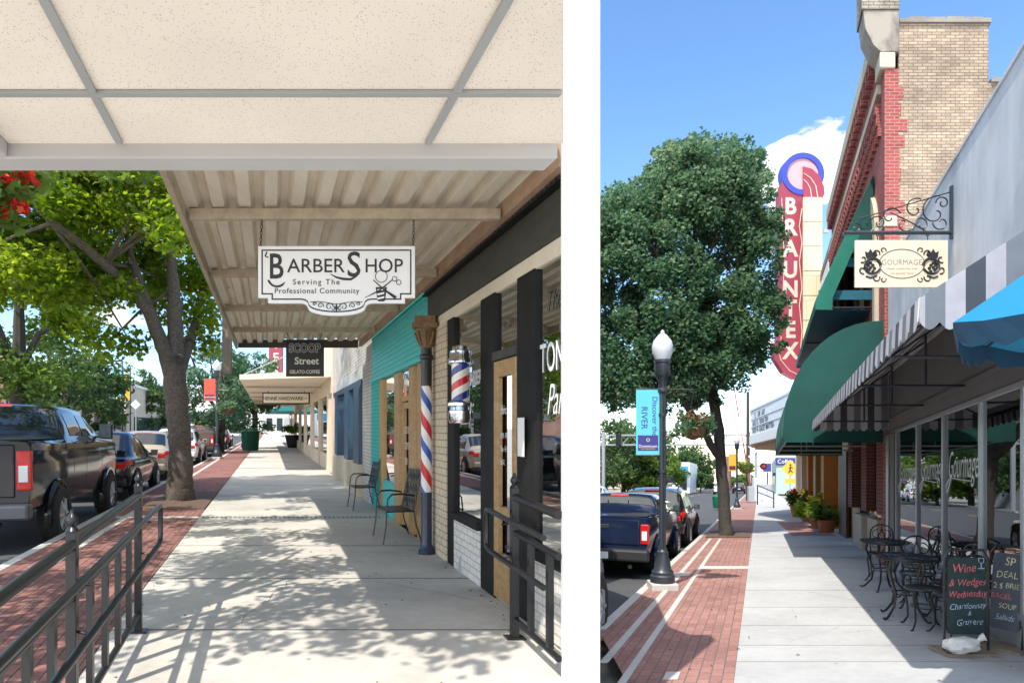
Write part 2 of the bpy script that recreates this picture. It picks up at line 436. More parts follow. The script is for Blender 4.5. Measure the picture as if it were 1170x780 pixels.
RED = leafmat('red flowers', (.55, .03, .02), (.75, .06, .03), (.8, .16, .05), .35)
YEL = leafmat('yellow flowers', (.5, .4, .05), (.7, .55, .08), (.3, .4, .06), .35)
TEAL = M('teal paint', (.055, .50, .48), .5, 0, .08, 3, .15, 20)
TEALB = brick('teal painted brick', (.055, .47, .45), (.05, .43, .41), (.03, .26, .26), bw=.2, rh=.075, ms=.008, stain=.1)
WBRICK = brick('white painted brick', (.74, .71, .64), (.69, .66, .6), (.5, .47, .42), bw=.22, rh=.075, ms=.009, stain=.1)
CBRICK = brick('cream painted brick', (.63, .54, .38), (.58, .49, .35), (.36, .3, .22), bw=.22, rh=.085, ms=.009, stain=.12)
GBRICK = brick('grey painted brick', (.6, .57, .5), (.5, .47, .42), (.34, .3, .27), bw=.2, rh=.075, ms=.01, stain=.2)
TANB = brick('tan brick', (.44, .335, .235), (.30, .225, .16), (.17, .135, .11), bw=.18, rh=.060, ms=.008, stain=.38, stainscale=.9)
REDB = brick('red brick', (.36, .085, .07), (.26, .065, .055), (.36, .22, .20), bw=.18, rh=.066, ms=.007, stain=.18)
REDB2 = brick('old red brick', (.21, .055, .04), (.14, .04, .032), (.2, .15, .13), bw=.21, rh=.075, ms=.01, stain=.2)
FBRICK = brick('far red brick', (.27, .12, .09), (.2, .09, .07), (.3, .25, .2), stain=.2)
STONE = concrete('weathered stone', (.27, .245, .21), .8)
STONE2 = concrete('cream limestone', (.56, .49, .37), .3)
STUC = streaks('white stucco', (.66, .67, .675), (.47, .48, .49), 2.2, .35)
STUCG = M('grey painted stucco', (.16, .16, .16), .8, 0, .1, 1.5, .1, 25)
TIN = grain('weathered tin', (.66, .58, .45), (.82, .74, .60), .5, 5, .55)
TRIM = grain('weathered timber', (.36, .29, .20), (.55, .46, .33), 1, 8, .75)
DWOOD = grain('dark stained wood', (.028, .03, .024), (.06, .06, .046), 1.0, 9, .6)
HWOOD = grain('varnished oak', (.30, .17, .06), (.48, .30, .12), 1.2, 22, .4)
OCHRE = M('ochre paint', (.42, .27, .1), .55, 0, .15, 4)
PANEL = M('brown interior', (.50, .31, .13), .6, 0, .3, 2)
NAVY = M('navy paint', (.02, .03, .07), .35, 0, .2, 6, coat=.2)
DBLUE = M('dark blue paint', (.012, .055, .105), .45, 0, .15, 3)
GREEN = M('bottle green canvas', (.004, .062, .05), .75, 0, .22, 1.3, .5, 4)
GREEN_LIT = M('sunlit green canvas front', (.008, .14, .095), .75, 0, .22, 1.3, .5, 4)  # same bottle green canvas, with the front's sunlit brightness put into its colour
TCAN = M('dark green plastic', (.01, .13, .07), .45, 0, .1, 4)
ORNG = M('orange paint', (.52, .20, .045), .7, 0, .12, 2)
BEIGE = M('beige stucco', (.66, .55, .40), .8, 0, .07, 1.5)
PALEG = M('pale green render', (.42, .52, .46), .8, 0, .07, 1)
CYAN = M('turquoise canvas', (.008, .19, .35), .6, 0, .06, 3)
NBLUE = M('deep blue canvas', (.008, .05, .10), .6, 0, .15, 3)
TQB = M('turquoise banner', (.12, .55, .66), .6, 0, .05, 3)
PURP = M('navy banner panel', (.05, .045, .22), .6, 0, .05, 3)
REDBAN = M('red banner', (.72, .075, .04), .6, 0, .08, 3)
MAROON = M('maroon banner', (.16, .02, .05), .6, 0, .05, 3)
YBAN = M('yellow banner', (.75, .45, .05), .6, 0, .05, 3)
GREYP = M('grey painted metal', (.36, .37, .37), .5, 0, .05, 4)
TILE = None
LAMPG = M('frosted globe', (.60, .62, .63), .25, 0, .02, 3)
LGREY = M('dark lamp iron', (.028, .035, .045), .4, 0, .2, 10, coat=.2)
SLATE = M('blackboard', (.014, .035, .035), .6, 0, .35, 5)
CHK_R = M('pink chalk', (.72, .16, .17), .9, 0, .2, 60)
CHK_B = M('blue chalk', (.42, .55, .68), .9, 0, .2, 60)
CHK_Y = M('yellow chalk', (.7, .66, .4), .9, 0, .2, 60)
SACK = M('white sack', (.7, .68, .64), .7, 0, .1, 14, .5, 18)
TERRA = M('terracotta', (.42, .15, .07), .8, 0, .15, 6)
SIGNRED = M('raspberry sign enamel', (.33, .045, .075), .45, 0, .1, 1)
SIGNPINK = M('dusty pink enamel', (.62, .36, .38), .4, 0, .05, 1)
SIGNBLUE = M('royal blue enamel', (.05, .07, .42), .35, 0, .05, 1)
BULB = M('cream letter enamel', (.60, .54, .44), .5, 0, .15, 4)
GREYST = M('grey steel', (.42, .44, .45), .5, .3, .08, 3)
TLRED = emit('red lamp lens', (.45, .01, .01), .06)
TLON = emit('lit brake lamp', (.9, .04, .03), .6)
AMBER = M('amber lens', (.8, .3, .03), .3, 0, 0)
WLENS = M('clear lens', (.75, .77, .78), .12, 0, 0)
PLATE = M('number plate', (.7, .72, .74), .5, 0, .1, 20)
PLAST = M('black trim', (.02, .02, .022), .6, 0, .1, 8)
SKYGLASS = M('dark pane', (.03, .045, .055), .05, 0, .2, 2, spec=.8)

# ------------------------------------------------------------------ camera, sky and sun
cam = bpy.data.cameras.new('camera'); co = bpy.data.objects.new('camera', cam); COL.objects.link(co)
cam.sensor_width = 36; cam.lens = 36 * F / 1170; cam.shift_y = 125 / 1170; cam.clip_end = 4000; cam.clip_start = .05
co.location = (0, 0, 1.6); co.rotation_euler = (R(90), 0, 0); SC.camera = co
SUNV = Vector((-.32, -.55, 1.0)).normalized()
sun = bpy.data.lights.new('sun', 'SUN'); sun.energy = 2.3; sun.angle = R(.55); sun.color = (1, .95, .87)
so = bpy.data.objects.new('sun', sun); COL.objects.link(so)
so.rotation_euler = SUNV.to_track_quat('Z', 'Y').to_euler(); so.location = SUNV * 60
W = bpy.data.worlds.new('World'); SC.world = W; W.use_nodes = True
nt = W.node_tree; nt.nodes.clear()
wo = nt.nodes.new('ShaderNodeOutputWorld'); bg = N(nt, 'ShaderNodeBackground', i_Strength=.125)
sky = N(nt, 'ShaderNodeTexSky', sky_type='NISHITA', sun_disc=False)
sky.sun_elevation = math.asin(SUNV.z); sky.sun_rotation = math.atan2(SUNV.x, SUNV.y)
sky.air_density = 1.0; sky.dust_density = .15; sky.ozone_density = 3.0
tc = N(nt, 'ShaderNodeTexCoord'); nrm = N(nt, 'ShaderNodeVectorMath', operation='NORMALIZE')
nt.links.new(tc.outputs['Generated'], nrm.inputs[0])
mp = N(nt, 'ShaderNodeMapping'); mp.inputs['Scale'].default_value = (1, 1, 2.2); mp.inputs['Location'].default_value = (.3, .2, .1)
nt.links.new(nrm.outputs[0], mp.inputs[0])
nz = N(nt, 'ShaderNodeTexNoise', i_Scale=8.0, i_Detail=10, i_Roughness=.56, i_Distortion=.2); nt.links.new(mp.outputs[0], nz.inputs['Vector'])
spx = N(nt, 'ShaderNodeSeparateXYZ'); nt.links.new(nrm.outputs[0], spx.inputs[0])
el = N(nt, 'ShaderNodeMapRange', i_1=.04, i_2=.36, i_3=-.02, i_4=-.30); nt.links.new(spx.outputs[2], el.inputs[0])
lf = N(nt, 'ShaderNodeMapRange', i_1=-.35, i_2=.05, i_3=.12, i_4=0.0); nt.links.new(spx.outputs[0], lf.inputs[0])
a1 = N(nt, 'ShaderNodeMath', operation='ADD'); nt.links.new(nz.outputs['Fac'], a1.inputs[0]); nt.links.new(el.outputs[0], a1.inputs[1])
a2 = N(nt, 'ShaderNodeMath', operation='ADD'); nt.links.new(a1.outputs[0], a2.inputs[0]); nt.links.new(lf.outputs[0], a2.inputs[1])
bh = N(nt, 'ShaderNodeMapRange', i_1=-.35, i_2=.25, i_3=.22, i_4=0.0); nt.links.new(spx.outputs[1], bh.inputs[0])  # more cloud added behind the viewpoint, unseen, to whiten the fill light
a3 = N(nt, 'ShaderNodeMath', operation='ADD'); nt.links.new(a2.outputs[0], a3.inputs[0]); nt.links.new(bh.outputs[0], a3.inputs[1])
zh = N(nt, 'ShaderNodeMapRange', i_1=.62, i_2=.9, i_3=0.0, i_4=.30); nt.links.new(spx.outputs[2], zh.inputs[0])  # likewise unseen cloud added overhead for fill light
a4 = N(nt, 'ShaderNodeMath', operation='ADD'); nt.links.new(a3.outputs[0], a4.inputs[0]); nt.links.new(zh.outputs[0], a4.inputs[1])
last = a4.outputs[0]
for cd, rad, amp in (((.425, 1.0, .43), .09, .28), ((.475, 1.0, .44), .07, .28), ((.385, 1.0, .40), .05, .25), ((.30, .93, .17), .07, .25)):
    v = Vector(cd).normalized()
    ds = N(nt, 'ShaderNodeVectorMath', operation='DISTANCE'); ds.inputs[1].default_value = v
    nt.links.new(nrm.outputs[0], ds.inputs[0])
    mr = N(nt, 'ShaderNodeMapRange', i_1=rad * .35, i_2=rad * 1.35, i_3=amp, i_4=0.0); nt.links.new(ds.outputs['Value'], mr.inputs[0])
    ad = N(nt, 'ShaderNodeMath', operation='ADD'); nt.links.new(last, ad.inputs[0]); nt.links.new(mr.outputs[0], ad.inputs[1]); last = ad.outputs[0]
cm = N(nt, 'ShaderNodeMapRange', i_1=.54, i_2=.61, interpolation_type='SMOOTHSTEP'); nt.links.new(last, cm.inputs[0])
# broken shading inside the clouds
sh = N(nt, 'ShaderNodeMapRange', i_1=.55, i_2=.95, i_3=3.9, i_4=6.0); nt.links.new(last, sh.inputs[0])
bb = N(nt, 'ShaderNodeMapRange', i_1=-.30, i_2=.30, i_3=1.9, i_4=1.0); nt.links.new(spx.outputs[1], bb.inputs[0])  # unseen clouds behind made brighter, as added fill light
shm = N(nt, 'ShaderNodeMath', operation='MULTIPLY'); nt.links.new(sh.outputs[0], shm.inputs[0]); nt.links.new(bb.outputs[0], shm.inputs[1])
cc = N(nt, 'ShaderNodeCombineXYZ')
for i in range(3): nt.links.new(shm.outputs[0], cc.inputs[i])
mx = N(nt, 'ShaderNodeMix', data_type='RGBA')
nt.links.new(cm.outputs[0], mx.inputs[0]); hsv = N(nt, 'ShaderNodeHueSaturation', i_Saturation=1.12, i_Value=1.0); nt.links.new(sky.outputs[0], hsv.inputs['Color']); nt.links.new(hsv.outputs[0], mx.inputs[6]); nt.links.new(cc.outputs[0], mx.inputs[7])
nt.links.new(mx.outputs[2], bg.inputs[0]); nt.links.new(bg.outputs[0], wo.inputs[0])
vs = SC.view_settings
vs.view_transform = 'Standard'; vs.look = 'None'; vs.exposure = 1.35; vs.gamma = 1; vs.use_curve_mapping = False
SC.cycles.max_bounces = 7; SC.cycles.diffuse_bounces = 4; SC.cycles.transparent_max_bounces = 10
SC.cycles.use_denoising = True

# ------------------------------------------------------------------ terrain and paving
g = MB(); Yf = 900
for y0, y1 in ((-40, 0), (0, Yf)):
    def zl(y): return -.2 + L.k * max(y, 0)
    def zq(y): return -.2 + Q.k * max(y, 0)
    def xr(y): return .095 * max(y, 0)
    def xq(y): return .135 * max(y, 0) + .02
    g.poly((-900, y0, zl(y0)), (xr(y0), y0, zl(y0)), (xr(y1), y1, zl(y1)), (-900, y1, zl(y1)))
    g.poly((xr(y0), y0, zl(y0)), (xq(y0), y0, zq(y0)), (xq(y1), y1, zq(y1)), (xr(y1), y1, zl(y1)))
    g.poly((xq(y0), y0, zq(y0)), (900, y0, zq(y0)), (900, y1, zq(y1)), (xq(y1), y1, zq(y1)))
struct(g.build('ground', concrete('ground', (.30, .29, .26), .3, 'Object')))
# plain concrete under and behind the viewpoint
struct(MB().box(-9, 9, -14, 2.95, -.19, -.11).build('pavement', concrete('old concrete', (.56, .53, .48), .25, 'Object')))
SR = 5.24    # where the ramp meets the level pavement
def rz(s): return -.045 * max(0, SR - s)
def strip(st, lat0, lat1, s0, s1, z, name, mat, clip=None, parent=None):
    """paving strip, cut at its near end along the line between the two streets"""
    m = MB(st)
    if clip is None:
        ss = [s0] + [x for x in (SR,) if s0 < x < s1 and st is L] + [s1]
        for a, b in zip(ss[:-1], ss[1:]):
            za, zb = (rz(a), rz(b)) if st is L else (0, 0)
            m.poly((lat0, a, z + za), (lat1, a, z + za), (lat1, b, z + zb), (lat0, b, z + zb))
    else:
        m.poly((lat0, max(s0, clip(lat0)), z), (lat1, max(s0, clip(lat1)), z), (lat1, s1, z), (lat0, s1, z))
    o = m.build(name, mat, parent)
    return struct(o) if parent is None else o
# left street
strip(L, -14, -3.12, 2, 260, -.13, 'road', ASPH)
m = MB(L).poly((-1.25, 2.96, rz(2.96)), (1.40, 2.96, rz(2.96)), (2.0, 4.3, rz(4.3)), (2.14, 4.6, rz(4.6)), (2.14, SR, 0), (-1.25, SR, 0))
m.poly((-1.25, SR, 0), (2.14, SR, 0), (2.14, 200, 0), (-1.25, 200, 0))
walkL = struct(m.build('sidewalk', CONC))
for s in (5.26, 7.05, 9.0, 15.6, 18.5, 22, 26, 31):
    MB(L).box(-1.25, 2.12, s - .006, s + .006, .001, .004).build('expansion_joint', JOINT, walkL)
m = MB(L)
for i in range(40):
    x = -1.2 + 3.2 * i / 40; m.box(x, x + .05, 11.75, 11.93, .001, .005)
m.build('drain_grate', M('grate', (.2, .2, .2), .7, .3, .2, 9), walkL)
strip(L, -3.0, -1.26, 2.96, 200, 0, 'brick_paving', PAVER)
pv = MB(L)
pv.box(-2.62, -2.50, 2.96, 13.2, .001, .005); pv.box(-2.62, -2.50, 16.6, 90, .001, .005); pv.box(-3.0, -1.26, 11.75, 11.95, .001, .0045)
struct(pv.build('paving_band', CURB))
struct(MB(L).box(-3.14, -3.0, 2.96, 200, -.14, .006).build('kerb', CURB, bevel=.015))
struct(MB(L).box(-14.2, -14, 2.96, 200, -.14, .006).build('kerb', CURB))
strip(L, -18, -14.2, 2.96, 200, 0, 'sidewalk', CONC)
mk = MB(L)
for s in range(6, 120, 9): mk.box(-8.5, -8.4, s, s + 3, -.127, -.124)
struct(mk.build('lane_marking', M('yellow line', (.6, .45, .08), .8, 0, .2, 6)))
# right street
cl = lambda lat: -lat / .238 if lat < 0 else .6
strip(Q, -14, -1.8, 1, 260, -.13, 'road', ASPH, cl)
walkR = strip(Q, -.2, 2.49, 3.0, 200, 0, 'sidewalk', CONC2)
for s in (5.95, 6.55, 7.46, 8.55, 9.9, 14.2, 16.6, 20, 24, 28, 33):
    MB(Q).box(-.2, 2.48, s - .004, s + .004, .001, .004).build('expansion_joint', M('pale joint', (.3, .29, .28), .9) if s == 5.95 else bpy.data.materials['pale joint'], walkR)
MB(Q).box(-.2, 2.48, 12.35, 12.75, .001, .004).build('drain_grate', concrete('drain cover', (.42, .43, .42), .2), walkR)
strip(Q, -1.67, -.2, 3.0, 200, -.001, 'brick_paving', PAVER2, cl)
pv = MB(Q); pv.box(-1.13, -1.06, 4.9, 19, .001, .004); pv.box(-1.42, -1.34, 5.9, 19, .001, .004); pv.box(-1.06, -.2, 12.35, 12.75, .001, .004)
pv.box(-.78, -.66, 5.4, 5.62, .002, .006); pv.box(-1.5, -1.2, 11.4, 11.8, .003, .006)
struct(pv.build('paving_band', CURB))
struct(MB(Q).box(-1.8, -1.67, 7.3, 200, -.14, .004).build('kerb', CURB, bevel=.015))
struct(MB(Q).box(-14.2, -14, 60, 200, -.14, .004).build('kerb', CURB))
struct(MB(Q).poly((1.0, 20.0, .004), (2.35, 20.0, .004), (1.75, 27, .004), (.75, 27, .004)).build('brick_paving', PAVER2))
mk = MB(Q)
for s in range(38, 130, 9): mk.box(-8.5, -8.38, s, s + 3, -.127, -.124)
struct(mk.build('lane_marking', bpy.data.materials['yellow line']))
struct(MB(L).box(-2.55, -1.27, 13.0, 16.4, -.02, .02).build('soil', SOIL))
struct(MB(Q).box(-1.55, -.25, 19.3, 21.6, -.02, .03).build('soil', SOIL))
# ================================================================== LEFT STREET
def wallspan(st, s0, s1, z0, z1, lat0, lat1, name, mat, parent, bevel=0):
    return MB(st).box(lat0, lat1, s0, s1, z0, z1).build(name, mat, parent, bevel=bevel)
FL = 2.13
def back(s): return min(FL + 1.3, .476 * s)      # shops are shallow where the two streets close in
# ---- front ceiling
ce = thing('porch_ceiling', 'tiled white ceiling of the near porch with a grey edge beam', 'ceiling', L, 0, 1.5, 0)
HC = 2.60; SB = 2.37; KC = .893
def ed(s): return (.0776 + .3645) * s            # right edge of the porch
tl = bpy.data.materials.new('ceiling tile'); 
def make_tile():
    m, nt, out = nodes('mineral tile')
    tc = N(nt, 'ShaderNodeTexCoord')
    vo = N(nt, 'ShaderNodeTexVoronoi', i_Scale=165.); mp = N(nt, 'ShaderNodeMapping'); mp.inputs['Scale'].default_value = (1, .55, 1)
    n0 = N(nt, 'ShaderNodeTexNoise', i_Scale=75., i_Detail=2)
    nt.links.new(tc.outputs['Object'], mp.inputs[0]); nt.links.new(mp.outputs[0], vo.inputs['Vector']); nt.links.new(tc.outputs['Object'], n0.inputs['Vector'])
    lt = N(nt, 'ShaderNodeMapRange', i_1=.14, i_2=.30, i_3=.5, i_4=1.); nt.links.new(vo.outputs['Distance'], lt.inputs[0])
    sel = N(nt, 'ShaderNodeMapRange', i_1=.50, i_2=.54, i_3=0., i_4=1.); nt.links.new(n0.outputs['Fac'], sel.inputs[0])
    inv = N(nt, 'ShaderNodeMath', operation='MAXIMUM'); nt.links.new(lt.outputs[0], inv.inputs[0]); nt.links.new(sel.outputs[0], inv.inputs[1])
    st_ = N(nt, 'ShaderNodeTexNoise', i_Scale=1.2, i_Detail=5); nt.links.new(tc.outputs['Object'], st_.inputs['Vector'])
    sr = N(nt, 'ShaderNodeMapRange', i_1=.3, i_2=.7, i_3=.89, i_4=1.05); nt.links.new(st_.outputs['Fac'], sr.inputs[0])
    mu = N(nt, 'ShaderNodeMath', operation='MULTIPLY'); nt.links.new(inv.outputs[0], mu.inputs[0]); nt.links.new(sr.outputs[0], mu.inputs[1])
    rgb = N(nt, 'ShaderNodeRGB'); rgb.outputs[0].default_value = (.90, .81, .70, 1)
    vm = N(nt, 'ShaderNodeVectorMath', operation='SCALE'); nt.links.new(rgb.outputs[0], vm.inputs[0]); nt.links.new(mu.outputs[0], vm.inputs['Scale'])
    b = N(nt, 'ShaderNodeBsdfPrincipled', i_Roughness=.9); nt.links.new(vm.outputs[0], b.inputs['Base Color'])
    nt.links.new(b.outputs[0], out.inputs[0]); return m
TILE = make_tile()
m = MB(L); m.prism([(-.93, -.8), (-.3, -.8), (ed(.2), .2), (ed(SB), SB), (-.93, SB)], HC + .01, HC + .05)
m.build('ceiling_tile', TILE, ce)
gr = MB(L)
for lat in (-.53, .56): gr.box(lat - .012, lat + .012, max(-.78, (lat / .442 if lat > 0 else -.78)) + .03, SB - .02, HC - .002, HC + .0075)
for s in (.53, 1.52, 2.0): gr.box(-.92, ed(s) - .01, s - .011, s + .011, HC - .004, HC + .0072)
gr.build('tile_grid', GREYP, ce)
bm_ = MB(L); bm_.box(-1.02, ed(SB) - .02, SB, SB + .12, HC - .042, HC + .12); bm_.build('edge_beam', M('pale grey paint', (.50, .49, .475), .55, 0, .04, 3), ce, bevel=.006)
MB(L).box(-1.02, -.932, -.8, SB - .002, HC - .04, HC + .12).build('side_beam', bpy.data.materials['pale grey paint'], ce, bevel=.006)
MB(L).prism([(-1.02, -.8), (-.35, -.8), (ed(.2) - .02, .2), (ed(SB + .1) - .02, SB + .1), (-1.02, SB + .1)], HC + .125, HC + .16).build('roof', GREYP, ce)
for lat, s in ((-.97, -.74), (-.42, -.7)): MB(L).box(lat - .04, lat + .04, s - .04, s + .04, -.12, HC).build('post', GREYP, ce)
# ---- white column between the two streets
pc = thing('porch_column', 'tall plain white square column rising between the two streets', 'column', None, 0, 4.15, -.1)
c = MB(); c.box(.322, .549, 0, .22, .1, 4.56); c.build('shaft', M('bright white paint', (.86, .86, .85), .5, 0, .015, 2), pc)
MB().box(.318, .553, -.006, .228, -.1, .1).build('base', WHT, pc)

# ---- corrugated canopy
can = thing('metal_canopy', 'corrugated tan metal canopy over the barber shop pavement on timber purlins', 'canopy', L, 0, 8, 0)
S0, S1 = 4.5, 14.7; LA, LB = -.70, 1.98
def cz(lat): return 3.46 + .02 * (lat - LA)
prof = []; pit = .222; x = LA
while x < LB - .01:
    for dx, dz in ((0, 0), (.095, 0), (.128, .075), (.189, .075), (.222, 0)):
        if dx < .222: prof.append((min(x + dx, LB), cz(x + dx) + dz))
    x += pit
prof.append((LB, cz(LB)))
m = MB(L); n = len(prof)
V = [(a, 3.3 if a < .75 else max(4.3, (a + .03) / .436), b) for a, b in prof] + [(a, S1, b) for a, b in prof]
m.add(V, [(i, i + 1, i + 1 + n, i + n) for i in range(n - 1)])
m.build('roof_sheet', TIN, can, solid=.004)
for s in (5.65, 7.8, 10.1, 12.3):
    MB(L).box(LA + .02, LB - .03, s - .035, s + .035, 3.36, 3.449).build('purlin', TRIM, can, bevel=.004)
MB(L).box(LA - .05, LA - .004, 3.28, S1 + .02, 3.33, 3.56).build('fascia_board', TRIM, can, bevel=.004)
MB(L).box(LA, LB - .02, S1, S1 + .04, 3.36, 3.54).build('end_board', M('dark gutter', (.09, .08, .065), .7, 0, .2, 5), can)
MB(L).box(LB - .004, LB + .06, 4.55, S1, 3.38, 3.62).build('wall_plate', grain('reddish timber', (.36, .22, .14), (.5, .34, .23), 1, 8, .7), can)
for s in (9.2,): 
    MB(L).tube([(LA + .02, s, 3.5), (FL + .04, s + .1, 4.5)], .012, 6).build('stay_rod', BLK, can)

# ---- barber shop
bs = thing('barber_shop', 'barber shop front with black framed windows, carved dark frieze and white brick base', 'shop building', L, FL, 6.7, 0)
E0, E1 = 4.66, 8.86
def slab(s0, s1, z0, z1, name, mat, par, lat0=FL, inset=0):
    mm = MB(L); pts = [(lat0, s0), (max(lat0 + .02, back(s0) - inset), s0)]
    k = (s0 + s1) / 2; pts += [(max(lat0 + .02, back(k) - inset), k), (max(lat0 + .02, back(s1) - inset), s1), (lat0, s1)]
    return mm.prism(pts, z0, z1).build(name, mat, par)
MB(L).box(FL + .062, FL + .16, E0 + .05, E1, 3.0, 3.6).build('upper_wall', CBRICK, bs)
slab(E0, E1, 2.982, 2.994, 'roof', GREYP, bs, FL)
slab(E0, E1, .0, .04, 'floor', PANEL, bs, FL + .05)
slab(E0, E1, 2.91, 2.98, 'ceiling', grain('warm boards', (.35, .24, .1), (.5, .36, .17), 1, 9), bs, FL + .05, .03)
# rear of the display space
mm = MB(L); pa = [(back(s) - .03, s) for s in (E0, 5.4, 6.2, 7.1, E1)]
for a, b in zip(pa[:-1], pa[1:]): mm.add([(a[0], a[1], 0), (b[0], b[1], 0), (b[0], b[1], 3), (a[0], a[1], 3)], [(0, 1, 2, 3)])
mm.build('interior_wall', PANEL, bs, solid=.01)
mm = MB(L); 
for a, b in zip(pa[:-1], pa[1:]): mm.add([(a[0] + .03, a[1], -.1), (b[0] + .03, b[1], -.1), (b[0] + .03, b[1], 2.98), (a[0] + .03, a[1], 2.98)], [(0, 1, 2, 3)])
mm.build('side_wall', WBRICK, bs, solid=.012)
MB(L).box(FL - .03, FL + .06, E0, 8.84, 2.995, 3.335).build('frieze', DWOOD, bs, bevel=.004)
MB(L).box(FL - .10, FL + .05, E0, 8.88, 3.337, 3.35).build('cornice_shelf', BLKW, bs)
MB(L).box(FL - .13, FL + .05, E0, 8.90, 3.44, 3.475).build('cornice', BLKW, bs, bevel=.004)
mm = MB(L); s = E0 + .02
while s < 8.82:
    mm.box(FL - .085, FL + .03, s, s + .045, 3.352, 3.438); s += .085
mm.build('dentil_band', M('grey black wood', (.055, .055, .06), .5, 0, .4, 9), bs)
MB(L).box(FL - .06, FL + .05, E0, 8.9, 3.352, 3.437).build('dentil_back', BLKW, bs)
MB(L).box(FL - .01, FL + .08, E0, 8.82, 2.86, 2.992).build('lintel', CREAM, bs, bevel=.004)
# piers, mullions, base
MB(L).box(FL - .03, FL + .25, 7.93, 8.78, 0, 2.858).build('brick_pier', CBRICK, bs)
for a, b in ((7.62, 7.9), (6.24, 6.66), (5.30, 5.68)):
    fr_ = MB(L).box(FL - .02, FL + .08, a, b, .0, 2.87).build('frame_post', BLKW, bs, bevel=.008)
    MB(L).box(FL - .05, FL - .021, a + .07, b - .10, .02, 2.86).build('moulding', BLKW, fr_, bevel=.006)
for a, b in ((6.66, 7.62), (E0, 5.30)):
    MB(L).box(FL - .02, FL + .10, a, b, 0, .56).build('brick_base', WBRICK, bs)
    MB(L).box(FL - .06, FL + .10, a, b, .562, .64).build('sill', BLKW, bs, bevel=.006)
    w = MB(L).box(FL + .02, FL + .028, a, b, .64, 2.858).build('window', GLASS, bs)
    MB(L).box(FL - .01, FL + .05, a, b, 2.80, 2.858).build('head_rail', BLKW, w)
# door bay
MB(L).box(FL - .045, FL + .06, 5.68, 6.24, 2.22, 2.30).build('transom_bar', DWOOD, bs, bevel=.005)
MB(L).box(FL + .02, FL + .028, 5.68, 6.24, 2.302, 2.858).build('transom_window', GLASS, bs)
dr = MB(L); dr.box(FL - .03, FL + .02, 5.69, 5.77, .03, 2.21); dr.box(FL - .03, FL + .02, 6.13, 6.235, .03, 2.21)
dr.box(FL - .029, FL + .019, 5.77, 6.13, .03, .45); dr.box(FL - .029, FL + .019, 5.77, 6.13, 2.06, 2.21); dr.box(FL - .029, FL + .019, 5.77, 6.13, .80, .88)
d = dr.build('door', HWOOD, bs, bevel=.006)
MB(L).box(FL - .004, FL + .004, 5.771, 6.129, .881, 2.059).build('pane', GLASS, d); MB(L).box(FL - .004, FL + .004, 5.771, 6.129, .451, .799).build('pane', GLASS, d)
MB(L).tube([(FL - .06, 5.73, 1.0), (FL - .06, 5.73, 1.25)], .012, 6).build('handle', M('brass', (.6, .42, .15), .3, 1, .1), d)
MB(L).box(FL + .0, FL + .14, 5.68, 6.24, 0, .029).build('threshold', GREYST, bs)
# lettering on the glass
WL = M('white window lettering', (.82, .82, .8), .5, 0, 0)
GL = M('gilt lettering', (.05, .05, .05), .4, 0, 0)
def glassword(body, size, s0, z, mat=WL, lat=FL + .012, par=bs, **kw):
    return text(body, size, mat, par, lambda x, y: L.p(lat, s0 - x, z + y) - par.location, align='LEFT', **kw)
glassword('TONSO', .32, 5.27, 2.03, xs=.62, bold=.002)
glassword('The', .22, 5.18, 2.50, GL, xs=.8, shear=.4)
glassword('&', .30, 4.93, 2.30, GL, xs=.8, shear=.2, bold=.006)
glassword('Parlor', .34, 5.14, 1.70, xs=.6, shear=.4, bold=-.002)
glassword('No. 201', .12, 6.15, 2.50, GL, xs=.7, shear=.4)
glassword('Haircuts', .12, 6.1, 1.72, xs=.55, shear=.4, lat=FL - .012)
for k, t_ in enumerate(('MON - FRI', 'Tues - Fri 9-6', 'Sat 8-2')): glassword(t_, .075, 6.1, 1.50 - k * .12, xs=.5, lat=FL - .012)
glassword('BARBER', .2, 7.15, 2.05, xs=.6, bold=.006)
MB(L).box(FL - .058, FL - .054, 5.42, 5.56, 1.36, 1.68).build('opening_hours_card', WHT, bs)

# ---- candy striped iron column at the shop corner
col = thing('iron_column', 'slender iron column painted with red, white and blue barber stripes and navy foot', 'column', L, 1.99, 8.44, 0)
BP = [(0, (.8, .8, .78)), (.26, (.62, .02, .035)), (.52, (.8, .8, .78)), (.77, (.03, .10, .42))]
r = .07
MB().lathe([(r * 1.5, 0), (r * 1.5, .05), (r * 1.25, .07), (r * 1.05, .12), (r, .14), (r, .78)], n=20).build('foot', NAVY, col, smooth=True)
MB().lathe([(r * .98, .78), (r * .98, 2.12)], n=24).build('striped_shaft', stripes('barber stripes', BP, .62), col, smooth=True)
MB().lathe([(r, 2.12), (r, 2.45), (r * 1.25, 2.47), (r * 1.25, 2.5), (r, 2.52), (r, 2.62)], n=20).build('neck', BLK, col, smooth=True)
cp = MB().lathe([(r * 1.0, 2.6), (r * 1.3, 2.68), (r * 1.6, 2.78), (r * 2.0, 2.84)], n=16)
cp.box(-.16, .16, -.16, .16, 2.84, 2.90); cp.box(-.13, .13, -.13, .13, 2.90, 2.99)
for a in range(8):
    q = 2 * math.pi * a / 8
    cp.tube([(r * 1.05 * math.cos(q), r * 1.05 * math.sin(q), 2.63), (r * 1.7 * math.cos(q), r * 1.7 * math.sin(q), 2.72), (r * 2.1 * math.cos(q), r * 2.1 * math.sin(q), 2.80), (r * 1.8 * math.cos(q), r * 1.8 * math.sin(q), 2.79)], .016, 6)
cp.build('capital', grain('carved oak', (.13, .075, .03), (.28, .17, .08), 3, 20), col, smooth=True)
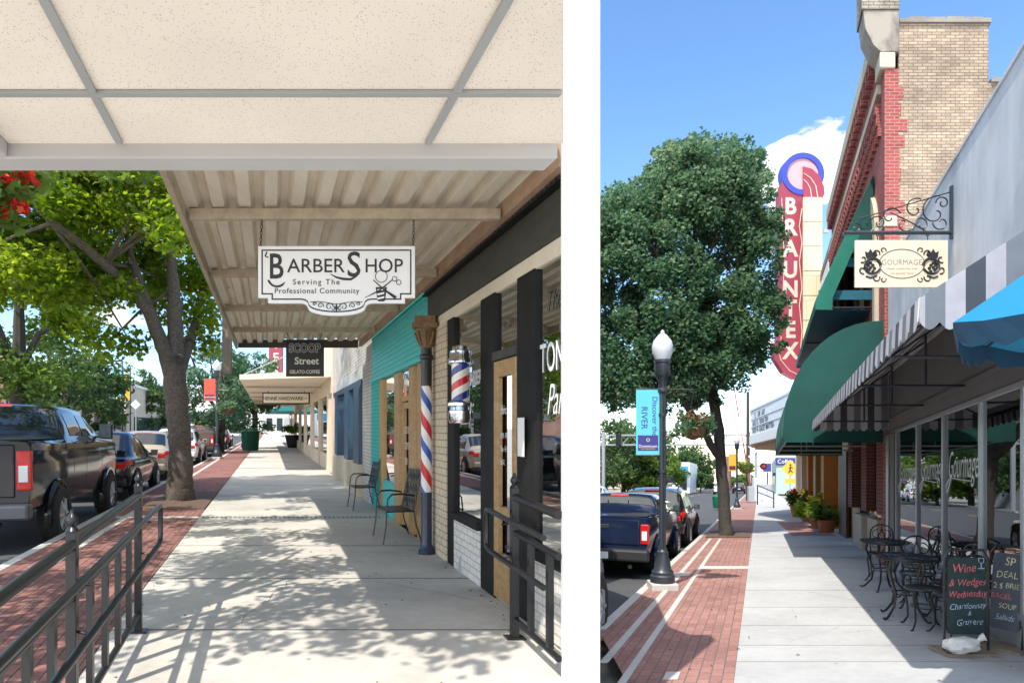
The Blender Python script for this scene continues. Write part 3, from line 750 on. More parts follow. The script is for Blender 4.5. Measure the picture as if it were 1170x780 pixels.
# ---- wall mounted barber pole
bp = thing('barber_pole', 'chrome capped barber pole with spiral stripes on the black window post', 'barber pole', L, 1.93, 6.72, 1.63)
MB().lathe([(.05, 0), (.11, .01), (.125, .05), (.125, .13), (.11, .14), (.105, .17), (.135, .185), (.135, .21), (.10, .235)], n=28).build('lower_cap', CHROME, bp, smooth=True)
MB().lathe([(.092, .235), (.092, .60)], n=28).build('cylinder', stripes('pole stripes', [(0, (.8, .76, .66)), (.25, (.62, .02, .03)), (.5, (.8, .76, .66)), (.75, (.02, .04, .22))], -.30, rough=.12), bp, smooth=True)
MB().lathe([(.10, .60), (.13, .615), (.13, .65), (.115, .67), (.115, .73), (.09, .745), (.085, .78), (.04, .80)], n=28).build('upper_cap', CHROME, bp, smooth=True)
MB().box(.11, .30, -.02, .02, .06, .12).build('bracket', BLK, bp)

# ---- hanging barber shop sign
sg = thing('hanging_sign', 'white shaped Barber Shop sign hung on two chains beneath the metal canopy', 'sign', L, *lp(385, 361, 5.62))
sw = .66
def outline(e):
    """board outline from its lowest point, shrunk by e"""
    h1, h2, h0 = .585 - e, .105 + e, .06 + e
    pts = [(-sw + e, h1), (sw - e, h1), (sw - e, .15 + e), (sw - .085 - e, .15 + e), (sw - .085 - e, h2), (.30 - e * .2, h2)]
    pts += [(.30 - e * .2 - .06 * math.sin(R(a)), h2 - .045 * (1 - math.cos(R(a)))) for a in (30, 60, 90)]
    pts += [(.24 * math.cos(R(a)) * (1 - e), (e) + .06 * (1 - math.sin(R(a)))) for a in range(15, 180, 15)]
    pts += [(-x, y) for x, y in reversed(pts[6:9])]
    pts += [(-.30 + e * .2, h2), (-sw + .085 + e, h2), (-sw + .085 + e, .15 + e), (-sw + e, .15 + e)]
    return pts
MB().prism(outline(0), -.015, .015, 'y').build('board', M('sign white', (.80, .79, .77), .5, 0, .03, 3), sg)
o1, o2 = outline(.028), outline(.040); n = len(o1)
m = MB(); m.add([(a, -.0165, b) for a, b in o1] + [(a, -.0165, b) for a, b in o2], [(i, (i + 1) % n, (i + 1) % n + n, i + n) for i in range(n)])
m.build('border_line', INK, sg)
fr = lambda x0, z0: (lambda x, y: (x0 + x, -.0175, z0 + y))
def serifword(word, x, z, size, adv, mat, par, big=None):
    for chx in word:
        pass
text('B', .30, INK, sg, fr(-.575, .315), align='LEFT', bold=.004, xs=.78)
text('ARBER', .165, INK, sg, fr(-.415, .365), align='LEFT', xs=1.0, bold=.001)
text('S', .30, INK, sg, fr(.085, .330), align='LEFT', bold=.003, xs=.90)
text('HOP', .165, INK, sg, fr(.235, .365), align='LEFT', xs=.96, bold=.001)
SWASH = lambda pts, r: MB().tube(pts, r, 6).build('swash', INK, sg)
SWASH([(-.585, -.0175, .535), (-.60, -.0175, .50), (-.575, -.0175, .49)], .006)
SWASH([(-.575, -.0175, .30)] + [(a, -.0175, b) for a, b in arc(-.50, .32, .075, 200, 330, 10)], [.004] + [.009] * 9 + [.006, .003])
SWASH([(-.05, -.0175, .35), (.0, -.0175, .322), (.06, -.0175, .308), (.12, -.0175, .305), (.17, -.0175, .33)], [.003, .008, .011, .010, .004])
text('Serving The', .066, INK, sg, fr(-.17, .262), bold=.0005, space=1.25)
text('Professional Community', .064, INK, sg, fr(-.165, .188), bold=.0005, space=1.12)
m = MB()
for sx in (-1, 1):
    for cx, cy, r0, a0, a1 in ((.06, .075, .034, 180, -250), (.135, .085, .026, 200, -200), (.185, .098, .016, 180, -180), (.03, .06, .02, 90, 400)):
        m.tube([(sx * a, -.0175, b) for a, b in spiral(cx, cy, r0, .006, a0, a1)], [.0045] * 12 + [.003] * 11, 5)
    m.tube([(sx * .22, -.0175, .115), (sx * .15, -.0175, .118), (sx * .08, -.0175, .11), (0, -.0175, .095)], .003, 5)
m.tube([(0, -.0175, .03), (0, -.0175, .065), (0, -.0175, .105)], [.001, .011, .002], 6)
m.build('filigree', INK, sg)
m = MB()   # barber pole with crossed razor and scissors
m.prism([(.345, .13), (.355, .12), (.40, .12), (.41, .13), (.425, .24), (.33, .24)], -.0185, -.0165, 'y')
m.tube([(.24, -.018, .15), (.36, -.018, .21), (.47, -.018, .30)], [.002, .007, .004], 5)
m.tube([(.31, -.018, .30), (.40, -.018, .22), (.50, -.018, .15)], [.004, .006, .014], 5)
m.tube([(a, -.018, b) for a, b in arc(.378, .33, .05, 0, 360, 18)], .003, 5)
m.tube([(a, -.018, b) for a, b in arc(.49, .31, .02, 0, 360, 12)], .003, 5); m.tube([(a, -.018, b) for a, b in arc(.525, .28, .02, 0, 360, 12)], .003, 5)
m.build('barber_emblem', INK, sg)
m = MB()
for z in (.135, .17, .205): m.prism([(.345, z), (.40, z + .012), (.405, z + .028), (.345, z + .015)], -.0195, -.0187, 'y')
m.build('emblem_stripe', WHT, sg)
zt = 3.40 - lp(385, 361, 5.62)[2]
def chain(m, a, b, r=.012, w=.0035):
    a, b = Vector(a), Vector(b); n = max(2, int((b - a).length / (r * 2.2)))
    for i in range(n):
        c_ = a.lerp(b, (i + .5) / n); d_ = (b - a).normalized(); u = d_.orthogonal().normalized()
        if i % 2: u = d_.cross(u)
        m.tube([c_ + d_ * (r * 1.35 * math.cos(q)) + u * (r * .75 * math.sin(q)) for q in [2 * math.pi * j / 8 for j in range(9)]], w, 4, cap=False)
for sx in (-1, 1):
    m = MB(); chain(m, (sx * .645, .0, .575), (sx * .645, .03, zt)); m.build('chain', BLK, sg)

# ---- scoop street sign
q = lp(348.5, 430, 13.6)
sc = thing('hanging_sign', 'square black Scoop Street gelato sign hung at the end of the metal canopy', 'sign', L, *q)
w2 = .385
MB().box(-w2, w2, -.02, .02, 0, .75).build('board', M('sign black', (.012, .012, .012), .5, 0, .2, 4), sc, bevel=.004)
fs = lambda x0, z0: (lambda x, y: (x0 + x, -.022, z0 + y))
CW = M('cream sign lettering', (.72, .72, .6), .6, 0, 0); GW = M('grey sign lettering', (.42, .42, .4), .6, 0, 0); SBk = bpy.data.materials['sign black']
text('SCOOP', .235, GW, sc, fs(0, .50), bold=.016, xs=.82)
text('SCOOP', .235, SBk, sc, lambda x, y: (x, -.0245, .50 + y), bold=.002, xs=.82)
text('Street', .20, CW, sc, fs(.04, .25), bold=.004)
text('GELATO-COFFEE', .10, CW, sc, fs(0, .06), bold=.002, xs=.82)
m = MB()
for sx in (-1, 1): m.tube([(sx * .3, 0, .75), (sx * .45, -.05, 1.05)], .008, 5); m.tube([(sx * .16, 0, .75), (sx * .16, 0, 1.0)], .006, 5)
m.build('hanger', BLK, sc)

# ---- teal shop
ts = thing('teal_shop', 'teal painted shop front with ribbed metal fascia and oak framed windows', 'shop building', L, FL, 11.5, 0)
T0, T1 = 8.9, 13.86
slab(T0, T1, 3.46, 4.6, 'upper_wall', TEALB, ts, FL + .02)
slab(T0, T1, 4.602, 4.7, 'roof', GREYP, ts)
MB(L).box(FL + .0, FL + .08, T0, T1, 2.60, 3.458).build('fascia', TEAL, ts)
m = MB(L)
for i in range(11): m.box(FL - .012, FL - .002, T0, T1, 2.62 + i * .08, 2.635 + i * .08)
m.build('fascia_rib', M('pale teal paint', (.12, .50, .48), .5), ts)
MB(L).box(FL - .04, FL + .12, T0, T1, 2.52, 2.598).build('lintel', TEAL, ts)
MB(L).box(FL - .01, FL + .3, 12.95, T1, 0, 2.518).build('brick_pier', TEALB, ts)
MB(L).box(FL + .02, FL + .2, T0 + .02, 9.3, 0, .62).build('brick_pier', TEALB, ts)
MB(L).box(FL + .02, FL + .2, 11.4, 12.94, 0, .62).build('window_base', TEAL, ts)
for a, b in ((12.62, 12.94), (10.95, 11.38), (9.9, 10.2), (9.32, 9.6)): MB(L).box(FL + .0, FL + .12, a, b, 0, 2.516).build('frame_post', HWOOD if a < 11 else OCHRE, ts, bevel=.006)
MB(L).box(FL + .03, FL + .10, 10.2, 10.95, 2.02, 2.10).build('transom_bar', OCHRE, ts)
MB(L).box(FL + .05, FL + .058, 11.38, 12.62, .62, 2.516).build('window', GLASS, ts)
MB(L).box(FL + .05, FL + .058, 9.6, 9.9, .62, 2.516).build('window', GLASS, ts)
MB(L).box(FL + .05, FL + .058, 10.2, 10.95, 2.102, 2.516).build('transom_window', GLASS, ts)
dd = MB(L); dd.box(FL + .06, FL + .1, 10.22, 10.34, .02, 2.0); dd.box(FL + .06, FL + .1, 10.82, 10.94, .02, 2.0); dd.box(FL + .061, FL + .099, 10.34, 10.82, .02, .3); dd.box(FL + .061, FL + .099, 10.34, 10.82, 1.9, 2.0)
d = dd.build('door', OCHRE, ts); MB(L).box(FL + .075, FL + .085, 10.34, 10.82, .3, 1.9).build('pane', GLASS, d); MB(L).box(FL, FL + .05, 10.84, 10.9, .95, 1.1).build('handle', SILV, d)
slab(T0, T1, 0, .02, 'floor', PANEL, ts, FL + .3)
MB(L).box(FL + 1.0, FL + 1.05, T0, T1, 0, 3.45).build('interior_wall', M('orange interior', (.45, .18, .06), .7, 0, .3, 2), ts)
text('201', .42, WL, ts, lambda x, y: L.p(FL + .045, 10.85 - x, 2.16 + y) - ts.location, align='LEFT', xs=.6)
for k, t_ in enumerate(('ICE CREAM', 'COFFEE', 'OPEN')): text(t_, .16, WL, ts, lambda x, y, k=k: L.p(FL + .07, 10.8 - x, 1.5 - k * .25 + y) - ts.location, align='LEFT', xs=.5)
# ---- blue columned shop
b3 = thing('blue_front_shop', 'shop front with dark blue pilasters on limestone bases beside grey brick', 'shop building', L, FL, 18, 0)
slab(13.88, 22.6, 3.0, 5.0, 'upper_wall', GBRICK, b3, FL + .03)
MB(L).box(FL - .02, FL + .3, 13.88, 15.1, 0, 2.998).build('brick_pier', GBRICK, b3)
MB(L).box(FL - .02, FL + .3, 21.6, 22.6, 0, 2.998).build('brick_pier', brick('pink brick', (.6, .42, .32), (.55, .4, .3), (.6, .5, .4)), b3)
for a, b in ((15.3, 16.3), (17.4, 18.3), (20.2, 20.9)):
    MB(L).box(FL - .08, FL + .2, a, b, .75, 2.55).build('pilaster', DBLUE, b3, bevel=.01)
    MB(L).box(FL - .12, FL + .25, a - .05, b + .05, 0, .748).build('pilaster_base', STONE2, b3, bevel=.01)
MB(L).box(FL - .06, FL + .2, 15.1, 21.6, 2.56, 2.70).build('lintel', DBLUE, b3)
MB(L).box(FL + .0, FL + .1, 15.1, 21.6, 2.70, 2.995).build('transom_panel', M('pale panel', (.5, .52, .48), .6), b3)
MB(L).box(FL + .06, FL + .07, 15.1, 21.6, .7, 2.56).build('window', GLASS, b3)
MB(L).box(FL + .02, FL + .2, 15.1, 21.6, 0, .7).build('window_base', STONE2, b3)
MB(L).box(FL + .9, FL + .95, 13.9, 22.5, 0, 3).build('interior_wall', PANEL, b3)
slab(13.88, 22.6, 5.002, 5.1, 'roof', GREYP, b3)
# ---- hardware store with deep canopy
hs = thing('hardware_store', 'cream hardware store with a deep sloping pavement canopy further down the row', 'shop building', L, FL, 38, 0)
MB(L).box(FL + .02, FL + 1.3, 22.62, 56, 2.8, 5.2).build('upper_wall', BEIGE, hs)
MB(L).prism([(-1.05, 3.26), (2.14, 3.36), (2.14, 3.60), (-1.05, 3.44)], 23.2, 56, 'y').build('canopy', M('cream canopy boards', (.78, .68, .53), .7, 0, .06, 2), hs)
m = MB(L)
for s in (27, 31.5, 36, 41, 47): m.box(-1.0, 2.1, s, s + .15, 3.20, 3.262)
m.build('canopy_joist', TRIM, hs)
MB(L).tube([(-.9, 23.4, 3.46), (2.1, 23.6, 4.8)], .02, 6).build('stay_rod', GREYP, hs)
for a in (23.6, 28.0, 33.5, 40, 47, 55): MB(L).box(FL - .04, FL + .2, a, a + .7, 0, 2.8).build('pier', BEIGE if a != 28.0 else STONE2, hs)
for a, b in ((24.3, 28.0), (28.7, 33.5), (34.2, 40), (40.7, 47), (47.7, 55)):
    w = MB(L).box(FL + .05, FL + .06, a, b, .6, 2.8).build('window', GLASS2, hs)
    MB(L).box(FL + .02, FL + .08, (a + b) / 2 - .05, (a + b) / 2 + .05, .6, 2.8).build('mullion', SILV, w)
    MB(L).box(FL - .0, FL + .1, a, b, 0, .6).build('window_base', BEIGE, hs)
MB(L).box(FL + .8, FL + .85, 22.7, 56, 0, 2.8).build('interior_wall', M('dim interior', (.16, .14, .12), .8), hs)
q = lp(327, 461, 29.5)
hg = thing('hanging_sign', 'long white Henne Hardware sign with dark frame below the cream canopy', 'sign', L, *q)
MB().box(-1.02, 1.02, -.03, .03, 0, .48).build('board', CREAM, hg)
MB().box(-1.04, 1.04, -.035, .035, -.02, .03).box(-1.04, 1.04, -.035, .035, .45, .5).box(-1.04, -1.0, -.034, .034, .03, .45).box(1.0, 1.04, -.034, .034, .03, .45).build('frame', BLKW, hg)
text('HENNE HARDWARE', .215, INK, hg, lambda x, y: (-.14 + x, -.036, .16 + y), xs=.90, bold=.004)
text('since 1857', .1, INK, hg, lambda x, y: (.80 + x, -.036, .2 + y), xs=.7)
m = MB()
for sx in (-.8, .8): m.box(sx - .012, sx + .012, -.01, .01, .5, 3.22 - q[2])
m.build('hanger', BLK, hg)
# ---- far part of the row
f1 = thing('orange_front_shop', 'narrow orange fronted shop past the hardware canopy with teal awning', 'shop building', L, FL, 62, 0)
MB(L).box(FL, FL + 1.3, 56.1, 72, 0, 6).build('wall', ORNG, f1)
MB(L).box(FL - .03, FL + .01, 58, 61, .6, 2.8).build('window', SKYGLASS, f1); MB(L).box(FL - .03, FL + .01, 64, 69, .6, 2.8).build('window', SKYGLASS, f1)
MB(L).prism([(-.2, 3.0), (FL, 3.9), (FL, 3.0)], 57, 71, 'y').build('awning', M('teal canvas', (.02, .25, .27), .8), f1)
f2 = thing('white_render_building', 'white rendered building closing the far end of the left row', 'building', L, FL, 84, 0)
MB(L).box(FL, FL + 1.3, 72.1, 98, 0, 7).build('wall', WHT, f2)
for a in (75, 81, 87, 93): MB(L).box(FL - .03, FL + .01, a, a + 3, .8, 3).build('window', SKYGLASS, f2)
f3 = thing('end_building', 'pale corner building beyond the crossing at the end of the left pavement', 'building', L, 0, 130, 0)
MB(L).box(-1.4, 9, 130, 140, 0, 7.5).build('wall', M('pale render', (.62, .58, .52), .8), f3)
for a in (-.6, 1.4, 3.2): MB(L).box(a, a + 1.1, 129.9, 130.05, 1, 3.4).build('window', SKYGLASS, f3); MB(L).box(a, a + 1.1, 129.9, 130.05, 4.4, 6.4).build('window', SKYGLASS, f3)
# hanging board at canopy corner
q = lp(259.5, 427, 14.95)
hb = thing('timber_post_board', 'bare brown timber board hanging edge on at the far canopy corner', 'board', L, *q)
MB().box(-.10, .10, -.03, .03, 0, 1.25).build('board', grain('raw timber', (.15, .11, .085), (.25, .19, .15), 1, 10), hb)
MB().box(-.02, .32, -.015, .015, 1.16, 1.2).build('bracket', BLK, hb)

# ---- armchairs
def iron_chair(label, lat, s, yaw):
    t = thing('armchair', label, 'chair', L, lat, s, 0, 'yaw', 'black metal armchairs along the shop wall', yaw); t.scale = (1.55, .78, 1.02)
    # local: +y = forward (towards the street), x = width
    w, d_ = .30, .28
    for sx in (-1, 1):
        f = MB(); f.tube([(sx * w, .32, 0), (sx * w, .27, .25), (sx * w, .26, .45), (sx * w, .24, .60), (sx * w, .17, .66), (sx * w, .0, .665), (sx * w, -.22, .64)], .013, 8); f.build('front_leg', BLK, t, smooth=True)
        f = MB(); f.tube([(sx * w * .95, -.36, 0), (sx * w * .95, -.26, .25), (sx * w * .95, -.22, .44), (sx * w * .95, -.30, .75), (sx * w * .95, -.36, .98)], .013, 8); f.build('rear_leg', BLK, t, smooth=True)
    m = MB()
    for i in range(13):
        x = -w + .02 + (2 * w - .04) * i / 12; m.box(x - .013, x + .013, -.22, .27, .428, .438)
    m.tube([(-w, .27, .43), (w, .27, .43)], .012, 6); m.tube([(-w, -.22, .43), (w, -.22, .43)], .012, 6); m.tube([(-w, -.22, .43), (-w, .27, .43)], .01, 6); m.tube([(w, -.22, .43), (w, .27, .43)], .01, 6)
    m.build('seat', BLK, t)
    m = MB()
    def bk(u, v): return (u * w * .95, -.22 - .14 * v, .46 + .52 * v)
    for i in range(9):
        u = -1 + 2 * i / 8
        m.tube([bk(u, 0), bk(u, 1)], .007, 5)
    for v in (0, .33, .66, 1): m.tube([bk(-1, v), bk(1, v)], .01, 6)
    for i in range(8):
        u = -1 + 2 * i / 8; m.tube([bk(u, 0), bk(u + .25, .33)], .006, 5); m.tube([bk(u + .25, .33), bk(u, .66)], .006, 5); m.tube([bk(u, .66), bk(u + .25, 1)], .006, 5)
    m.build('backrest', BLK, t)
iron_chair('near black metal armchair with slatted back, right behind the striped column', 1.80, 9.5, R(90))
iron_chair('far black metal armchair standing against the teal shop window', 1.84, 13.1, R(90))

# ---- hand rails
def rails(label, st, lat, s_post, s_near, slope, inner, loop, side):
    t = thing('handrail', label, 'handrail', st, lat, s_post, 0, group='black metal ramp handrails')
    def z(s, h): return h - slope * (s_post - s)
    pr = M('glossy black rail paint', (.012, .012, .013), .3, 0, .2, 8) if 'glossy black rail paint' not in bpy.data.materials else bpy.data.materials['glossy black rail paint']
    posts = [s_post]
    while posts[-1] - 1.75 > s_near: posts.append(posts[-1] - 1.75)
    for s in posts:
        g0 = rz(s)
        m = MB(st); m.box(lat - .028, lat + .028, s - .028, s + .028, g0, z(s, 1.14)); m.build('post', pr, t, bevel=.004)
        m = MB(st); m.lathe([(.036, 0), (.028, .015), (.018, .025), (.028, .04), (.032, .055), (.024, .075), (.010, .095), (.011, .105), (.0, .115)], (lat, s, z(s, 1.14)), 12, cap=False); m.build('finial', pr, t, smooth=True)
        m = MB(st); m.box(lat - .07, lat + .07, s - .05, s + .05, g0 - .005, g0 + .014); m.build('foot_plate', pr, t)
        if inner:
            m = MB(st); m.tube([(lat, s, z(s, .9)), (lat + side * .06, s, z(s, .86)), (lat + side * .10, s, z(s, .86))], .008, 6); m.tube([(lat, s, z(s, .62)), (lat + side * .10, s, z(s, .60))], .008, 6); m.build('rail_bracket', pr, t)
    bal = []
    for a, b in zip(posts[:-1], posts[1:]): bal += [a - (a - b) * k for k in (.2, .4, .6, .8)]
    b = posts[-1]
    while b - .32 > s_near: b -= .32; bal.append(b)
    for s in bal:
        m = MB(st); m.box(lat - .019, lat + .019, s - .022, s + .022, z(s, .16), z(s, .80)); m.build('baluster', pr, t)
    for h, r_ in ((1.07, .030), (.80, .024), (.14, .024)):
        m = MB(st); m.box(lat - r_, lat + r_, s_near, s_post - .03, -9, -9) if False else None
        m = MB(st); m.tube([(lat, s_near, z(s_near, h)), (lat, s_post, z(s_post, h))], r_, 10); m.build('rail', pr, t, smooth=True)
    if inner:
        la = lat + side * .10; e = s_post + loop
        pts = [(la, s_near, z(s_near, .92)), (la, e - .1, z(e - .1, .92))] + [(la, e - .02, z(e, .91)), (la, e, z(e, .87)), (la, e, z(e, .66)), (la, e - .02, z(e, .62))] + [(la, e - .1, z(e - .1, .60)), (la, s_near, z(s_near, .60))]
        m = MB(st); m.tube(pts, .022, 10); m.build('grab_rail', pr, t, smooth=True)
rails('black ramp handrail on the street side in front of the brick paving', L, -1.03, 5.22, 2.0, .045, True, .45, 1)
rails('black ramp handrail on the shop side near the barber window', L, 1.87, 5.08, 4.30, .045, True, .36, -1)
# ================================================================== RIGHT STREET
FR = 2.48
# ---- wine shop (white stucco)
ws = thing('wine_shop', 'white stucco wine shop with grey band and long row of plate glass windows', 'shop building', Q, FR, 9, 0)
A0, A1 = 5.2, 12.75
MB(Q).box(FR, 9, A0, A1, 3.65, 5.66).build('upper_wall', STUC, ws)
MB(Q).box(FR - .02, 9, A0, A1, 5.662, 5.70).build('coping', STUC, ws)
MB(Q).box(FR + .002, FR + .3, A0, A1, 2.56, 3.648).build('band', STUCG, ws)
MB(Q).box(FR - .03, FR + .02, A0, A1, 2.74, 2.80).build('rail', STUCG, ws)
MB(Q).box(FR - .02, FR + .06, A0, A1, 2.50, 2.558).build('head_frame', ALU, ws, bevel=.004)
MB(Q).box(FR - .0, FR + .2, A0, A1 - .3, 0, .30).build('kick_panel', GREYST, ws)
MB(Q).box(FR - .03, FR + .08, A0, A1 - .3, .302, .36).build('sill', ALU, ws, bevel=.004)
ms = [5.25, 6.22, 7.42, 8.92, 10.4, 11.95]
for s in ms: MB(Q).box(FR - .025, FR + .05, s - .035, s + .035, .361, 2.498).build('mullion', ALU, ws, bevel=.004)
wins = []
for a, b in zip(ms[:-1], ms[1:]):
    wins.append(MB(Q).box(FR + .01, FR + .018, a + .035, b - .035, .361, 2.498).build('window', GLASS2, ws))
MB(Q).box(FR - .05, FR + .2, 12.0, 12.35, 0, 2.5).build('door_post', STUCG, ws, bevel=.006)
MB(Q).box(FR - .05, FR + .2, 12.5, 12.75, 0, 2.5).build('end_post', ALU, ws, bevel=.006)
MB(Q).box(FR + .2, 8, A0, A1, 0, .03).build('floor', M('shop floor', (.12, .09, .07), .5, 0, .2, 2), ws)
MB(Q).box(FR + .2, 8, A0, A1, 2.7, 2.75).build('ceiling', M('timber ceiling', (.22, .15, .06), .7, 0, .2, 3), ws)
MB(Q).box(6.0, 6.1, A0, A1, .03, 2.7).build('interior_wall', M('back room', (.07, .06, .055), .8, 0, .5, 1), ws)
MB(Q).box(FR + .25, 6, A1 - .1, A1 - .02, .03, 2.7).build('interior_wall', PANEL, ws)
m = MB(Q)
for lat, s in ((3.4, 6.6), (3.5, 7.3), (3.3, 8.2)): m.lathe([(.10, 2.25), (.10, 2.42), (.02, 2.44)], (lat, s, 0), 12)
m.build('spot_light', WHT, ws)
m = MB(Q)
for lat, s in ((3.0, 6.7), (3.2, 9.6), (3.1, 8.0)): m.box(lat, lat + .55, s - .4, s + .4, .70, .75); m.box(lat + .23, lat + .31, s - .04, s + .04, .03, .7)
m.build('display_table', BLKW, ws)
m = MB(Q)
for lat, s in ((3.2, 6.6), (3.3, 6.9), (3.3, 9.6), (3.4, 9.4), (3.2, 8.0)): m.lathe([(.035, .75), (.037, .93), (.014, .99), (.014, 1.06)], (lat, s, 0), 10)
m.build('bottle', M('green bottle', (.02, .06, .03), .1), ws)
WS = M('white script', (.8, .82, .82), .5, 0, 0)
for s0, z, sz in ((8.74, 1.66, .50), (10.2, 1.64, .50), (11.75, 1.62, .50)):
    text('Gourmage', sz, WS, ws, lambda x, y: Q.p(FR + .006, s0 - x, z + y) - ws.location, shear=.35, xs=.56, align='LEFT', bold=-.004)
    m = MB(Q); m.tube([(FR + .005, s0 - .12, z - .02), (FR + .005, s0 - .02, z - .14), (FR + .005, s0 + .04, z - .20), (FR + .005, s0 + .10, z - .10), (FR + .005, s0 - .1, z + .0), (FR + .005, s0 - .9, z - .04)], .006, 5); m.build('script_flourish', WS, ws)
# ---- striped awning
sa = thing('striped_awning', 'grey and white striped awning with scalloped valance over the wine shop windows', 'awning', Q, FR, 8, 0)
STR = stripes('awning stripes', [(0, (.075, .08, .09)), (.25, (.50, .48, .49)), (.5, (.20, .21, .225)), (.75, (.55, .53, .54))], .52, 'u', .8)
LO, ZB, ZT = 1.03, 2.78, 3.72; B0, B1 = 4.27, 12.75
def awn(lat): return ZB + (lat - LO) / (FR - LO) * (ZT - ZB)
m = MB(Q); n = 40
for i in range(n):
    a = B0 + (B1 - B0) * i / n; b = B0 + (B1 - B0) * (i + 1) / n
    for j in range(4):
        u0 = LO + (FR - LO) * j / 4; u1 = LO + (FR - LO) * (j + 1) / 4
        m.poly((u0, a, awn(u0) - .02 * math.sin(math.pi * j / 4)), (u1, a, awn(u1) - .02 * math.sin(math.pi * (j + 1) / 4)), (u1, b, awn(u1) - .02 * math.sin(math.pi * (j + 1) / 4)), (u0, b, awn(u0) - .02 * math.sin(math.pi * j / 4)))
top = m.build('canvas', STR, sa, solid=.006)
m = MB(Q); k = 0
s = B0
while s < B1 - .01:      # scalloped front valance
    e = min(s + .26, B1); pts = [(LO, s, ZB)]
    pts += [(LO - .01, s + (e - s) * j / 6, ZB - .15 - .05 * math.sin(math.pi * j / 6)) for j in range(7)] + [(LO, e, ZB)]
    m.poly(*pts); s = e
m.build('valance', STR, sa, solid=.006)
for sB, nm in ((B0, 'end_panel'), (B1 - .02, 'end_panel')):
    m = MB(Q); u = LO
    while u < FR - .01:
        e = min(u + .13, FR)
        pts = [(u, sB, awn(u))] + [(u + (e - u) * j / 6, sB, ZB - .15 - .05 * math.sin(math.pi * j / 6)) for j in range(7)] + [(e, sB, awn(e))]
        m.poly(*pts); u = e
    m.build(nm, stripes('darkened end stripes', [(0, (.05, .055, .065)), (.25, (.36, .335, .35)), (.5, (.15, .16, .175)), (.75, (.38, .355, .37))], .52, 'u', .8, .45) if sB == B0 else STR, sa, solid=.006)  # near end: same canvas, colours darkened to offset the sun falling on it
m = MB(Q)
for s in (4.4, 6.1, 7.9, 9.9, 12.5):
    m.tube([(LO + .02, s, ZB - .03), (FR, s, ZB - .03)], .016, 6); m.tube([(FR - .5, s, ZB - .03), (FR - .5, s, awn(FR - .5) - .03)], .018, 6); m.tube([(LO + .02, s, ZB - .02), (FR, s, ZT - .03)], .014, 6)
m.tube([(LO + .02, B0, ZB - .02), (LO + .02, B1, ZB - .02)], .018, 6)
m.build('awning_frame', LGREY, sa)
# ---- gourmage hanging sign + bracket
q = qp(1088, 266, 8.5)
br_ = thing('sign_bracket', 'black scrolled iron bracket fixed to the white stucco wall holding the cream sign', 'bracket', Q, FR, 8.5, q[2])
m = MB(); m.tube([(-1.38, 0, 0), (0, 0, 0)], .024, 10); m.lathe([(.0, -.06), (.02, -.045), (.026, 0), (.0, .0)], (-1.40, 0, .0), 8, False)
m.build('bar', LGREY, br_, smooth=True)
MB().box(-.03, .01, -.03, .03, -.08, .60).build('wall_plate', LGREY, br_, bevel=.006)
m = MB(); m.tube([(-1.2, 0, .18), (-.03, 0, .52)], .008, 6)
for cx, cz_, r0, a0, a1 in ((-.22, .26, .22, 75, 420), (-.13, .38, .09, 180, -230), (-.15, .13, .11, 180, 520), (-.48, .30, .15, 60, 400), (-.62, .12, .13, 0, -300), (-.80, .20, .14, 20, 330), (-.95, .12, .11, 180, -200), (-1.12, .10, .085, 90, 430), (-1.24, .06, .06, 90, -220), (-.40, .10, .10, 150, -200)):
    m.tube([(a, 0, b) for a, b in spiral(cx, cz_, r0, .02, a0, a1, 26)], .0085, 5)
m.tube([(-1.05, 0, .02), (-.8, 0, .26), (-.55, 0, .14), (-.35, 0, .02)], .008, 5)
m.build('scrollwork', BLK, br_)
gs = thing('hanging_sign', 'cream Gourmage sign board with oval and grapevine emblems below the scrolled iron bracket', 'sign', Q, *qp(1029.5, 328.5, 8.5))
MB().box(-.59, .59, -.016, .016, 0, .60).build('board', M('cream board', (.70, .60, .45), .6, 0, .05, 4), gs, bevel=.003)
m = MB(); m.tube([(.29 * math.cos(R(a)), -.018, .30 + .185 * math.sin(R(a))) for a in range(0, 361, 10)], .004, 5); m.build('oval_line', INK, gs)
for sx in (-1, 1):
    m = MB()
    for cx, cz_, r0, a0, a1, w in ((.40, .28, .13, 200, 430, .016), (.40, .28, .13, 180, 20, .02), (.33, .43, .05, 200, -120, .009), (.33, .12, .05, 160, 480, .009), (.24, .47, .04, 200, -100, .007), (.24, .10, .04, 160, 440, .007), (.50, .22, .05, 250, 500, .01), (.50, .36, .05, 300, 60, .01)):
        m.tube([(sx * a, -.018, b) for a, b in spiral(cx, cz_, r0, r0 * .35, a0, a1, 18)], w, 5)
    m.prism([(sx * (.40 + a), .39 + b) for a, b in ((-.09, .02), (-.07, .07), (-.03, .05), (0, .10), (.03, .05), (.07, .07), (.06, .0), (.03, -.05), (-.03, -.05))], -.020, -.0165, 'y')
    for a, b in ((.40, .25), (.37, .28), (.43, .28), (.40, .31), (.35, .24), (.45, .24), (.42, .22), (.37, .2)): m.disc((sx * a, -.021, b), .022, 'y', 10, .004)
    m.tube([(sx * .46, -.018, .14), (sx * .40, -.018, .12), (sx * .32, -.018, .15)], .012, 5)
    m.build('vine_pattern', INK, gs)
GT = M('sign grey ink', (.22, .19, .16), .6, 0, 0)
text('GOURMAGE', .098, GT, gs, lambda x, y: (x, -.0175, .285 + y), space=1.05, xs=.92)
text('cheese, sandwiches, wine', .043, GT, gs, lambda x, y: (x, -.0175, .225 + y), xs=.9)
text('and specialty foods', .043, GT, gs, lambda x, y: (x, -.0175, .165 + y), xs=.9, shear=.2)
hk = q[2] - qp(1029.5, 328.5, 8.5)[2]
